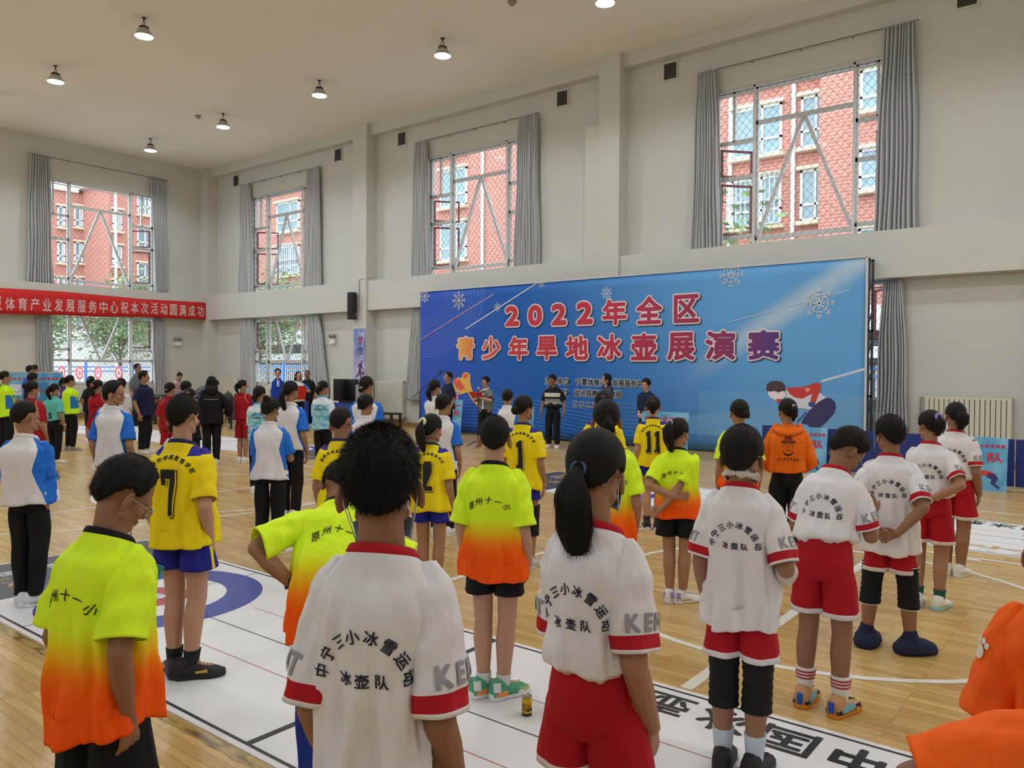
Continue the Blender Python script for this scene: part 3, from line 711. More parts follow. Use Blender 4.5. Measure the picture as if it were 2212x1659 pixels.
def GLASS():
    if _g: return _g[0]
    m = bpy.data.materials.new('clear_glass'); m.use_nodes = True; t = m.node_tree; t.nodes.clear()
    o = t.nodes.new('ShaderNodeOutputMaterial'); mx = t.nodes.new('ShaderNodeMixShader'); tr = t.nodes.new('ShaderNodeBsdfTransparent'); gl = t.nodes.new('ShaderNodeBsdfGlossy'); fr = t.nodes.new('ShaderNodeFresnel')
    gl.inputs['Roughness'].default_value = .02; fr.inputs[0].default_value = 1.25; tr.inputs[0].default_value = (.93, .96, .96, 1)
    t.links.new(fr.outputs[0], mx.inputs[0]); t.links.new(tr.outputs[0], mx.inputs[1]); t.links.new(gl.outputs[0], mx.inputs[2]); t.links.new(mx.outputs[0], o.inputs[0]); _g.append(m); return m

HL = {'short': ([0, 40, 58, 70, 80, 92, 104, 118, 135, 155, 180], [44, 36, 12, -20, -14, -9, -14, -40, -54, -64, -72]),
      'girl':  ([0, 40, 58, 70, 80, 92, 104, 118, 135, 155, 180], [46, 38, 12, -22, -14, -9, -14, -36, -48, -54, -58]),
      'fade':  ([0, 40, 58, 70, 80, 92, 104, 118, 135, 155, 180], [42, 34, 20, -6, -4, 0, -4, -28, -40, -48, -54])}
def make_hair(P, B, HT, RH, hs, XF, root, rng, near, g):
    st = P.get('hair', 'short'); base = 'girl' if st in ('pony', 'bun', 'long', 'lowbun', 'topbun', 'twist') else ('fade' if st == 'fade' else 'short')
    if st == 'bald': base = 'fade'
    t0 = P.get('ht', {'short': .011, 'fade': .008, 'buzz': .006, 'fluffy': .018, 'bob': .018, 'bald': .004}.get(st, .009))
    az, el = HL[base]; nc, nr = (96, 64) if near else (48, 32); V = []
    L = []
    for i in range(nr):
        e = -PI/2+PI*(i+.5)/nr
        for j in range(nc):
            a = 2*PI*j/nc; d = A3(math.cos(e)*math.sin(a), math.cos(e)*math.cos(a), math.sin(e)); az_ = abs(math.degrees(math.atan2(d[0], d[1])))
            lim = np.interp(az_, az, el); ed = math.degrees(e)
            if st == 'bob': lim = min(lim, np.interp(az_, [0, 40, 60, 90, 180], [26, 18, -20, -40, -50]))
            if st == 'long': lim = min(lim, np.interp(az_, [0, 45, 60, 90, 180], [48, 34, -30, -50, -60]))
            if near: lim += 1.8*math.sin(j*2.1)+1.2*math.sin(j*5.3)
            k = smooth01(np.array((ed-lim+2)/ (8. if st != 'fade' else 30.)))
            t = -.010+(t0+.010)*float(k)+(.004*max(0, d[2]))*float(k)
            if st in ('fluffy',): t += .0016*math.sin(a*9)*math.sin(e*7)*float(k)
            elif near and base == 'short': t += .0012*math.sin(a*13+3*e)*float(k)
            R = A3(.0765, .0965, .0905); p = A3(0, -.005, .071)+d*(R+t)
            if d[2] < -.3 and az_ > 100: p[1] -= .010*min(1, (-.3-d[2])/.3)
            V.append(HT(p)); L.append(t)
    k = len(V); V.append(HT((0, -.005, .071+.0905+t0+.004))); V.append(HT((0, -.005, -.03)))
    F = grid_faces(nr, nc)+[((nr-1)*nc+j, (nr-1)*nc+(j+1) % nc, k) for j in range(nc)]+[((j+1) % nc, j, k+1) for j in range(nc)]
    mb = MB(); mb.add(V, F)
    # strands
    if near:
        n_ = P.get('strands', 5200); rr = random.Random(5); Ld = P.get('sl', .012)
        for _ in range(n_):
            i = rr.randrange(int(nr*.22), nr); j = rr.randrange(nc); q = i*nc+j
            if L[q] < -.001: continue
            p = np.array(V[q]); nrm = unit(p-HT((0, -.005, .071))); dn = RH@A3(rr.uniform(-.5, .5), rr.uniform(-.4, .4), -.75 if not g else -.4)
            l = Ld*rr.uniform(.5, 1.15)*(.3 if g else 1)*min(1., .4+L[q]/t0*.6); dd = unit(nrm*(1.1 if not g else .35)+dn*.6); sd = unit(np.cross(dd, nrm)+A3(rr.uniform(-.3, .3), rr.uniform(-.3, .3), rr.uniform(-.3, .3)))*.0009
            p0 = p-nrm*.003+A3(rr.uniform(-.004, .004), rr.uniform(-.004, .004), rr.uniform(-.004, .004)); mb.add([p0-sd, p0+sd, p0+dd*l+RH@A3(0, 0, -.3*l)], [(0, 1, 2)])
    hm = hair_mat() if st != 'bald' else M('grey_hair', (90, 86, 84), .6)
    ho = obj('hair', XF(np.array(mb.V)), mb.F, hm, root, True)
    tie = P.get('tie', (40, 40, 46))
    if st in ('pony', 'twist'):
        hy = P.get('tiey', .095); ln = P.get('pl', .24); wd = P.get('pw', .030); off = P.get('poff', 0.)
        p0 = HT((off*.3, -.105, hy)); down = A3(0, 0, -1); out = RH@A3(off*3, -1, .25); pts = []; n = 18; rad = []
        p = p0.copy(); d = unit(out)
        for i in range(n+1):
            f = i/n; pts.append(p.copy()); d = unit(d*(.62 if i < 5 else .80)+down*(.5)); 
            if f > .35: d = unit(d+(RH@A3(off*.3, .16, 0)))
            p = p+d*ln/n; rad.append(wd*(.42+.62*smooth01(np.array(f/.3))-.55*smooth01(np.array((f-.55)/.45))))
        q = Soup(); rings = []; m = 28 if near else 16
        for i, c in enumerate(pts):
            t = unit(pts[min(i+1, n)]-pts[max(i-1, 0)]); u = unit(np.cross(t, RH@A3(1, 0, 0))); v = unit(np.cross(t, u))
            rings.append([c+(v*math.cos(a)*1.15+u*math.sin(a)*.72)*rad[i]*(1+.10*math.sin(7*a+i*.35)+.05*math.sin(13*a+2)) for a in np.linspace(0, 2*PI, m, endpoint=False)])
        q.loft(rings)
        if near:
            rr = random.Random(8)
            for _ in range(700):
                i = rr.randrange(3, n); a = rr.randrange(m); p1 = rings[i][a]; t = unit(pts[min(i+1, n)]-pts[i-1]); l = rr.uniform(.03, .09); 
                sd = unit(np.cross(t, p1-pts[i]))*.0009; e = p1+t*l+unit(p1-pts[i])*rr.uniform(-.002, .007)+down*.01; q.add([p1-sd, p1+sd, e], [(0, 1, 2)])
        obj('ponytail', XF(np.array(q.V)), q.F, hm, ho, True)
        q = Soup(); c = pts[0]+unit(out)*.006; t = unit(out); u = unit(np.cross(t, A3(1, 0, .1))); v = np.cross(t, u); fat = P.get('scrunch', 0)
        q.tube([c+(u*math.cos(a)+v*math.sin(a))*(wd*.52+fat*.4+(.0025*math.sin(9*a) if fat else 0)) for a in np.linspace(0, 2*PI, 25 if fat else 15)], .0045+fat*.5, 8, False)
        obj('hair_tie', XF(np.array(q.V)), q.F, M('tie_%d_%d_%d' % tie, tie, .7, var=.3, scale=90), ho, True)
    if st in ('bun', 'lowbun', 'topbun'):
        z = {'bun': .100, 'lowbun': .035, 'topbun': .150}[st]; y = {'bun': -.112, 'lowbun': -.110, 'topbun': -.075}[st]; r = P.get('bunr', .034); q = Soup(); rings = []
        c0 = A3(P.get('poff', 0.), y, z)
        for i in range(13):
            e = -PI/2+PI*(i+.3)/12.6
            rings.append([HT(c0+A3(math.cos(e)*math.cos(a)*r*(1+.08*math.sin(5*a+4*e)), math.sin(e)*r*.8, math.cos(e)*math.sin(a)*r*(1+.08*math.sin(5*a+4*e)))) for a in np.linspace(0, 2*PI, 24, endpoint=False)])
        q.loft(rings); obj('hair_bun', XF(np.array(q.V)), q.F, hm, ho, True)
        q = Soup(); c = HT(c0+A3(0, .012, 0)); q.tube([HT(c0+A3(math.cos(a)*r*.80, .012+.003*math.sin(8*a), math.sin(a)*r*.80)) for a in np.linspace(0, 2*PI, 21)], .006, 8, False); obj('hair_tie', XF(np.array(q.V)), q.F, M('tie_%d_%d_%d' % tie, tie, .7, var=.2, scale=90), ho, True)
    if st == 'long':
        q = Soup(); L_ = P.get('pl', .34)
        rings = []; m = 36
        for i in range(20):
            f = i/19; z = .10-f*L_; w1 = .088+.018*smooth01(np.array(f*2))-.05*smooth01(np.array((f-.7)/.3)); d1 = .080-.02*f; ring = []
            for a in np.linspace(0, 2*PI, m, endpoint=False):
                sn = math.sin(a); yy = sn*d1 if sn < 0 else sn*(.02+.05*float(smooth01(np.array((f-.35)/.3)))); wob = 1+.05*math.sin(8*a+12*f)
                ring.append(HT((math.cos(a)*w1*wob, -.030-.050*float(smooth01(np.array((f-.35)/.3)))+yy*wob, z)))
            rings.append(ring)
        q.loft(rings); obj('long_hair', XF(np.array(q.V)), q.F, hm, ho, True)

def prints(P, B, SLV, so, top, XF, h, near):
    """lettering and numbers on the back of a shirt, following its surface"""
    step = .018 if near else .022
    def back(V, F, zc, mat, name='lettering', off=.003, xo=0.):
        V, F = split2d(np.asarray(V), F, step)
        th = np.linspace(-PI*.98, -PI*.02, 240); pts = B.torso(th, np.full(240, zc), fold=False); seg = np.r_[0, np.cumsum(np.linalg.norm(np.diff(pts, axis=0), axis=1))]; seg -= seg[np.argmin(abs(th+PI/2))]
        T = np.interp(V[:, 0]+xo, seg, th); Z = zc+V[:, 1]/h
        Q = B.torso(T, Z, off=off); obj(name, XF(Q), F, mat, so)
    k = h/1.55*P.get('pk', 1.)
    ink = M('print_navy', (30, 30, 52), .6, var=0); blk = M('print_black', (24, 24, 26), .6, var=0)
    if top == 'white_jersey':
        xo = P.get('pxo', 0.)
        V, F = arc_text('中宁三小冰雪运动', .034*k, .100*k, 1.2, .028); back(V, F, .728-P.get('pdz', 0), ink, 'arched_lettering', xo=xo)
        V, F = flat_text('冰壶队', .034*k, .028, 1.22); back(V, F, .668-P.get('pdz', 0), ink, xo=xo)
        for sg in (-1, 1):
            surf = SLV[sg]; V, F = flat_text('KENT', .066*k, .045, 1.15); V, F = split2d(V, F, step); gm = M('print_grey', (150, 150, 156), .6, var=0); pts = []
            sl = P.get('sleeve', .80); r = .044*h*P.get('sr', 1.)
            for x, y in V:
                phi = -x/r; t = .66*sl-y/(.168*h)
                # the row reads round the outside of the sleeve
                pts.append(surf(np.array([phi]), t, off=.003)[0])
            obj('sleeve_lettering', XF(np.array(pts)), F, gm, so)
    elif top == 'neon_jersey':
        V, F = arc_text('原州十一小', .044*k, .16*k, 1.2, .012, .25, tilt=.6); back(V, F, .712, blk, 'arched_lettering')
    elif top == 'yellow_jersey':
        V, F = arc_text('固原市特殊教育学校', .028*k, .12*k, 1.2, .03); back(V, F, .783, blk, 'arched_lettering')
        num = P.get('num', '1'); mb = number2d(num, .25*k)
        for (V, F), m, nm, o in mb: back(V, F, .662, {'k': blk, 'y': M('print_yellow', (236, 210, 24), .7, var=0)}[m], nm, off=o)
    elif top == 'cyan_jersey':
        V, F = arc_text('灵武市第五小学冰壶', .026*k, .10*k, 1.15, .03); back(V, F, .745, ink, 'arched_lettering'); V, F = flat_text('冰壶队', .034*k, .03, 1.1); back(V, F, .705, ink)
    elif top == 'teal_jersey':
        V, F = flat_text('5', .16, .05); back(V, F, .60, blk, 'number')
    elif top == 'red_jersey':
        V, F = flat_text('冰壶队', .045, .02, 1.1); back(V, F, .70, M('print_darkred', (70, 10, 16), .6), 'lettering')
        V, F = flat_text('8', .13, .04); back(V, F, .60, M('print_darkred', (70, 10, 16), .6), 'number')
    elif top == 'orange_hoodie':
        blk2 = M('print_brown', (110, 52, 24), .7); q = []
        def pl(pts): V = np.array(pts, float); return V, [tuple(range(len(V)))]
        def ring(cx, cz, rx, rz, t): a = np.linspace(0, 2*PI, 20, endpoint=False); V = np.vstack([np.c_[cx+rx*np.cos(a), cz+rz*np.sin(a)], np.c_[cx+(rx-t)*np.cos(a), cz+(rz-t)*np.sin(a)]]); return V, [(i, (i+1) % 20, 20+(i+1) % 20, 20+i) for i in range(20)]
        def arc(cx, cz, r, a0, a1, t0, t1):
            a = np.radians(np.linspace(a0, a1, 16)); t = t0+(t1-t0)*np.sin(np.linspace(0, PI, 16)); V = np.vstack([np.c_[cx+r*np.cos(a), cz+r*np.sin(a)], np.c_[cx+(r-t)*np.cos(a), cz+(r-t)*np.sin(a)]]); return V, [(i, i+1, 17+i, 16+i) for i in range(15)]
        back(*pl([(-.035, .08), (-.028, .115), (0, .108), (.028, .115), (.036, .08)]), .70, blk2, 'hat_print'); back(*pl([(-.062, .052), (-.05, .045), (0, .05), (.05, .045), (.062, .052), (.06, .072), (.036, .080), (-.036, .080), (-.058, .074)]), .70, blk2, 'hat_print'); back(*pl([(-.037, .072), (.037, .072), (.036, .084), (-.036, .084)]), .70, M('print_red', (190, 50, 40), .7), 'hat_band_print', .0045)
        for sx in (-1, 1): back(*ring(sx*.026, .022, .023, .017, .003), .70, blk, 'glasses_print')
        back(*arc(0, -.022, .046, 180, 360, .003, .016), .70, blk, 'beard_print'); back(*arc(0, -.034, .024, 20, 160, .003, .006), .70, blk, 'moustache_print')
        V, F = flat_text('HIPSTER', .042, .02, 1.05); back(V, F, .635, blk)

def number2d(num, H):
    """block numerals with a shadow outline: list of ((V,F), ink, name, offset)"""
    out = []; w = H*.30; gap = w*1.22
    shapes = {'1': [(-.30, 0), (.34, 0), (.34, .13), (.19, .13), (.19, 1), (-.02, 1), (-.30, .90), (-.30, .76), (-.13, .76), (-.13, .13), (-.30, .13)],
              '7': [(-.42, 1), (.40, 1), (.40, .80), (.12, 0), (-.16, 0), (.10, .80), (-.18, .80), (-.18, .66), (-.42, .66)],
              '2': [(-.42, 0), (.42, 0), (.42, .16), (-.1, .16), (.40, .62), (.40, .86), (.26, 1), (-.28, 1), (-.42, .86), (-.42, .66), (-.18, .66), (-.18, .82), (.14, .82), (.14, .68), (-.42, .18)]}
    for i, ch in enumerate(num):
        cx = (i-(len(num)-1)/2)*gap*1.05
        P_ = np.array(shapes[ch])*[w*1.25, H]-[0, H/2]; F = [tuple(range(len(P_)))]
        for dx, dy, sc_, mk, nm, o in ((.008, -.007, 1.05, 'k', 'number_outline', .0040), (.0065, -.0060, 1.0, 'y', 'number_outline', .0065), (0, 0, 1., 'k', 'number', .0090)):
            V = P_*sc_+[cx+dx*H/.25*1.2, dy*H/.25*1.2]
            bm = bmesh.new(); f = bm.faces.new([bm.verts.new((a, b, 0)) for a, b in V]); bmesh.ops.triangulate(bm, faces=[f]); bm.verts.index_update()
            V2 = np.array([v.co[:2] for v in bm.verts]); F2 = [tuple(v.index for v in f.verts) for f in bm.faces]; bm.free(); out.append(((V2, F2), mk, nm, o))
    return out
# ------------------------------------------------------------ room shell
WY, WX, CZ = 17.15, -28.82, 9.52      # banner-side wall plane, far wall plane, ceiling height
NY, EX = -5.0, 12.0                   # walls behind the camera
LZ0, LZ1 = 3.64, 4.58                 # ledge beam
def plaster(name, c, dirt=.05):
    b = NB(name, .85, spec=.2); v = b.coord(); n = b.noise(v, .6, 5, .6); n2 = b.noise(b.coord((3, 3, 3)), 6., 4); c = srgb(*c)
    k = b.mix(n, tuple(x*(1-dirt) for x in c), tuple(min(1, x*(1+dirt)) for x in c)); b.bump(n2, .08, .01); return b.col(k)
WALL = plaster('wall_paint', (206, 206, 199)); CEIL = plaster('ceiling_paint', (238, 235, 228))

def wall_with_holes(name, axis, plane, lo, hi, z1, holes, th, mat):
    """wall slab at x or y = plane, thickness th outward; holes (a0,a1,z0,z1)"""
    mb = MB(); As = sorted({lo, hi}|{h[0] for h in holes}|{h[1] for h in holes}); Zs = sorted({0., z1}|{h[2] for h in holes}|{h[3] for h in holes})
    for a0, a1 in zip(As, As[1:]):
        for z0, zz in zip(Zs, Zs[1:]):
            ca, cz = (a0+a1)/2, (z0+zz)/2
            if any(h[0] < ca < h[1] and h[2] < cz < h[3] for h in holes): continue
            if axis == 'y': mb.box(a0, a1, min(plane, plane+th), max(plane, plane+th), z0, zz)
            else: mb.box(min(plane, plane+th), max(plane, plane+th), a0, a1, z0, zz)
    o = mb.build(name, mat); bm = bmesh.new(); bm.from_mesh(o.data); bmesh.ops.remove_doubles(bm, verts=bm.verts, dist=1e-4)
    seen = {}
    for f in bm.faces: seen.setdefault(tuple(round(c, 3) for c in f.calc_center_median()), []).append(f)
    bmesh.ops.delete(bm, geom=[f for l in seen.values() if len(l) > 1 for f in l], context='FACES'); bm.to_mesh(o.data); bm.free()
    return struct(o)
WC = [-24.1, -14.9, -5.72, 3.5]; HWD = 1.95
UZ = (4.58, 8.16); LZ = (1.20, 3.64)
holesY = [(c-HWD, c+HWD, *z) for c in WC for z in (UZ, LZ)]
wall_with_holes('wall_right', 'y', WY, WX-.4, EX, CZ, holesY, .35, WALL)
FCY = 12.95
wall_with_holes('wall_far', 'x', WX, NY, WY+.35, CZ, [(FCY-HWD, FCY+HWD, *UZ), (FCY-HWD, FCY+HWD, *LZ), (3.6, 7.5, *UZ), (3.6, 7.5, *LZ)], -.35, WALL)
wall_with_holes('wall_near', 'y', NY, WX, EX, CZ, [(c-1.95, c+1.95, *UZ) for c in WC], -.35, WALL)
wall_with_holes('wall_left', 'x', EX, NY-.35, WY+.35, CZ, [], .35, WALL)
def box_obj(name, b, mat, **k): m = MB(); m.box(*b); return m.build(name, mat, **k)
struct(box_obj('ceiling', (WX-.4, EX+.4, NY-.4, WY+.4, CZ, CZ+.3), CEIL))
# floor of narrow maple strips running along the hall
b = NB('maple_strips', .22, spec=.5); v = b.coord((1, 1, 1))
br = b.n('TexBrick'); b.t.links.new(v, br.inputs['Vector']); br.offset = .37; br.offset_frequency = 3; br.squash = 1
br.inputs['Color1'].default_value = (*srgb(216, 184, 118), 1); br.inputs['Color2'].default_value = (*srgb(190, 152, 88), 1); br.inputs['Mortar'].default_value = (*srgb(104, 76, 44), 1)
br.inputs['Scale'].default_value = 1; br.inputs['Mortar Size'].default_value = .0012; br.inputs['Brick Width'].default_value = .95; br.inputs['Row Height'].default_value = .062; br.inputs['Bias'].default_value = -.1
g1 = b.noise(b.coord((1.2, 34, 1)), 1.6, 6, .65); k = b.mix(b.smooth(g1, .35, .72), srgb(140, 104, 60), br.outputs[0]); k = b.mix(.72, k, br.outputs[0])
wear = b.noise(b.coord((.5, .5, .5)), 1., 4); k = b.mix(b.mul(b.smooth(wear, .5, .8), .25), k, srgb(196, 170, 122))
b.put(b.b.inputs['Roughness'], b.add(.20, b.mul(g1, .14))); b.bump(br.outputs['Fac'], .15, .002); FLOOR = b.col(k)
struct(box_obj('floor', (WX-.4, EX+.4, NY-.4, WY+.4, -.2, 0), FLOOR))
# ledge beams, pilasters, crown beams
FY = 16.72
cols = [(-28.82, -28.30), (-19.75, -19.10), (-10.52, -9.92), (-1.30, -.70), (7.9, 8.5)]
for i, (a, c) in enumerate(cols): struct(box_obj('trim_%d' % (i+1), (a, c, FY, WY+.01, 0, CZ+.01), WALL))
k = 6
for (a, c), (a2, c2) in zip(cols, cols[1:]):
    struct(box_obj('trim_%d' % k, (c, a2, FY+.06, WY+.01, LZ0, LZ1-.005), WALL)); k += 1
    struct(box_obj('trim_%d' % k, (c, a2, FY+.16, WY+.01, CZ-.34, CZ+.01), WALL)); k += 1
struct(box_obj('trim_%d' % k, (WX-.01, WX+.36, NY, FY, LZ0, LZ1-.005), WALL)); k += 1
struct(box_obj('trim_%d' % k, (-10.98, -10.50, FY+.10, WY+.01, LZ1-.01, 7.9), WALL)); k += 1
BASE = M('base_wood', (150, 118, 74), .5)
struct(box_obj('baseboard_right', (WX+.52, EX, WY-.045, WY, 0, .13), BASE)); struct(box_obj('baseboard_far', (WX, WX+.045, NY, FY, 0, .13), BASE))

# ------------------------------------------------------------ floor markings
LINE = M('court_white', (226, 224, 214), .35, var=.03)
def strip(pts, w, mat, name, label, cat, z=.0022, t=.002, closed=False, group=None):
    P_ = [np.array(p, float) for p in pts]; n = len(P_); V = []
    for i, p in enumerate(P_):
        a = P_[(i-1) % n] if closed or i > 0 else P_[i]; c = P_[(i+1) % n] if closed or i < n-1 else P_[i]
        d = unit(c-a); nn = A3(-d[1], d[0])*w/2; V += [(*(p-nn), z), (*(p+nn), z)]
    F = [(2*i, 2*((i+1) % n), 2*((i+1) % n)+1, 2*i+1) for i in range(n if closed else n-1)]
    o = obj(name, V, F, mat); 
    if label: tag(o, label, cat, group); 
    o['kind'] = 'structure'; return o
tk = k
def cline(pts, w=.055, closed=False):
    global tk
    o = strip(pts, w, LINE, 'floor_line', None, None, closed=closed); return o
arcp = lambda cx, cy, r, a0, a1, n=48: [(cx+r*math.cos(t), cy+r*math.sin(t)) for t in np.radians(np.linspace(a0, a1, n))]
cline([(-16.1, 14.25), (11.5, 14.0)]); cline([(-16.1, -1.), (11.5, -1.)]); cline([(-16.1, -1.), (-16.1, 14.25)])
cline([(-1.96, 4.08), (-1.96, 14.1)], .075); cline(arcp(-1.96, 6.5, 1.78, 0, 355), closed=True)
cline([(-10.38, 4.05), (-10.38, 8.95)]); cline([(-16.1, 4.05), (-10.38, 4.05)]); cline([(-16.1, 8.95), (-10.38, 8.95)]); cline(arcp(-10.38, 6.5, 1.8, -90, 270), closed=True)
cline(arcp(-14.6, 6.5, 6.1, -88, 88)); cline([(-4.55, 4.1), (-4.53, 6.1), (-4.42, 7.6), (-4.1, 8.75), (-3.7, 9.3)]); cline([(-1.9, 8.72), (6, 8.62)]); cline([(-1.2, 8.70), (-1.2, 8.60)], .16); cline([(-1.9, 11.72), (8, 11.72)])

# ------------------------------------------------------------ curling mats
MWHITE = NB('mat_vinyl', .42, spec=.4); MWHITE.bump(MWHITE.noise(MWHITE.coord((3, 3, 3)), 1.6, 3), .25, .02); MWHITE = MWHITE.col(MWHITE.mix(MWHITE.noise(MWHITE.coord(), 2.), srgb(222, 222, 226), srgb(232, 232, 236)))
MDARK = M('mat_charcoal', (58, 62, 72), .45); MBLUE = M('mat_blue', (50, 66, 156), .4); MRED = M('mat_red', (178, 74, 80), .45); MLINE = M('mat_black', (36, 38, 44), .5, var=0); MGOLD = M('mat_gold', (190, 160, 96), .5); MTHIN = M('mat_thin_red', (170, 90, 96), .5, var=0); MW2 = M('mat_print_white', (226, 226, 230), .45, var=0)
def disc(r0, r1, cx, cy, z, n=72):
    a = np.linspace(0, 2*PI, n, endpoint=False); o = [(cx+r1*math.cos(t), cy+r1*math.sin(t), z) for t in a]
    if r0 <= 0: return o, [tuple(range(n))]
    i = [(cx+r0*math.cos(t), cy+r0*math.sin(t), z) for t in a]; return o+i, [(k_, (k_+1) % n, n+(k_+1) % n, n+k_) for k_ in range(n)]
def mat_sheet(loc, rz, L, label, text_x, logo=True, mirror=False, gold=False):
    """origin at the left end, near edge; runs along +x, 1.95 wide"""
    r = empty('curling_mat', loc, rz); tag(r, label, 'mat', 'roll-out curling mats on the gym floor'); Wd = 1.95; z = .006
    box = lambda n, b_, m_: box_obj(n, b_, m_, parent=r)
    box('vinyl_sheet', (0, L, 0, Wd, 0, z), MWHITE); z += .0006
    hd = MB(); hd.box(.03, 1.23, .02, Wd-.02, z-.0004, z); hd.build('header_panel', MDARK, r)
    bd = MB()
    for b_ in ((1.26, L-.03, .035, .055), (1.26, L-.03, Wd-.055, Wd-.035)): bd.box(b_[0], b_[1], b_[2], b_[3], z-.0004, z+.0001)
    for x in (4.74, 5.3 if gold else 11.): bd.box(x-.022, x+.022, .055, Wd-.055, z-.0004, z+.0001)
    bd.build('border_line', MLINE, r)
    cx, cy = 2.05, Wd/2; rg = empty('target_rings'); rg.parent = r
    V, F = disc(.535, .81, cx, cy, z+.0002); obj('blue_ring', V, F, MBLUE, rg); V, F = disc(.085, .27, cx, cy, z+.0002); obj('red_ring', V, F, MRED, rg)
    th = MB(); th.box(1.26, L-.03, cy-.004, cy+.004, z-.0004, z+.0006); th.box(cx-.004, cx+.004, .055, Wd-.055, z-.0004, z+.0006); th.build('centre_line', MLINE, r)
    th = MB()
    for y in (cy-.33, cy+.33): th.box(2.9, L-.03, y-.003, y+.003, z-.0004, z+.0004)
    th.build('guide_line', MTHIN, r)
    if text_x is not None:
        mb = MB()
        for i, ch in enumerate('中国冰壶'):
            V, F = box_text(ch, -.135, .135, -.13, .13, .03) if ch != '中' else box_text(ch, -.115, .115, -.13, .13, .045)
            c_ = text_x-i*.325; mb.add([(c_-x, 1.71-y, z+.001) for x, y in V], F)
        mb.build('lettering', MLINE, r)
    mb = MB(); mg = MB()
    V, F = flat_text('中国冰壶', .17, .02, 1.1); mb.add([(.32+y, .5-x, z+.001) if False else (.42-y, .62+x, z+.001) for x, y in V], F)
    V, F = flat_text('WATER', .10, .02, 1.2); mb.add([(.40-y, 1.45+x, z+.001) for x, y in V], F); mb.build('header_lettering', MW2, r)
    V, F = flat_text('冰水', .26, .02, 1.5); mg.add([(.80-y, .68+x, z+.001) for x, y in V], F)
    for j in range(6): V, F = disc(.022, .034, .60, .3+.14*j, z+.001, 20); mg.add(V, F)
    V, F = disc(.05, .075, .55, 1.42, z+.001, 32); mg.add([(a*1+(b_-1.42)*0, 1.42+(b_-1.42)*3.0, c_) for a, b_, c_ in V], F)
    mg.build('gold_lettering', MGOLD, r)
    if gold:
        mg = MB(); V, F = box_text('水', -.30, .34, -.085, .085, .015); mg.add([(6.95+x, .33+y, z+.001) for x, y in V], F)
        V, F = flat_text('S C A P E', .14, .0, 1.35); mg.add([(7.2+x, .12+y*.7, z+.001) for x, y in V], F); mg.build('gold_lettering', MGOLD, r)
    return r
mat_sheet((-8.03, 2.10, 0), 0, 14.5, 'white curling mat with blue target ring under the nearest children', 7.06)
mat_sheet((-8.06, 9.42, 0), math.radians(-3.4), 14.5, 'white curling mat behind the orange hoodie, gold lettering at its right part', 7.45, gold=True)
mat_sheet((-12.55, 11.55, 0), math.radians(180+1.5), 12.4, 'white curling mat farthest away, beside the red-shirted children', None)

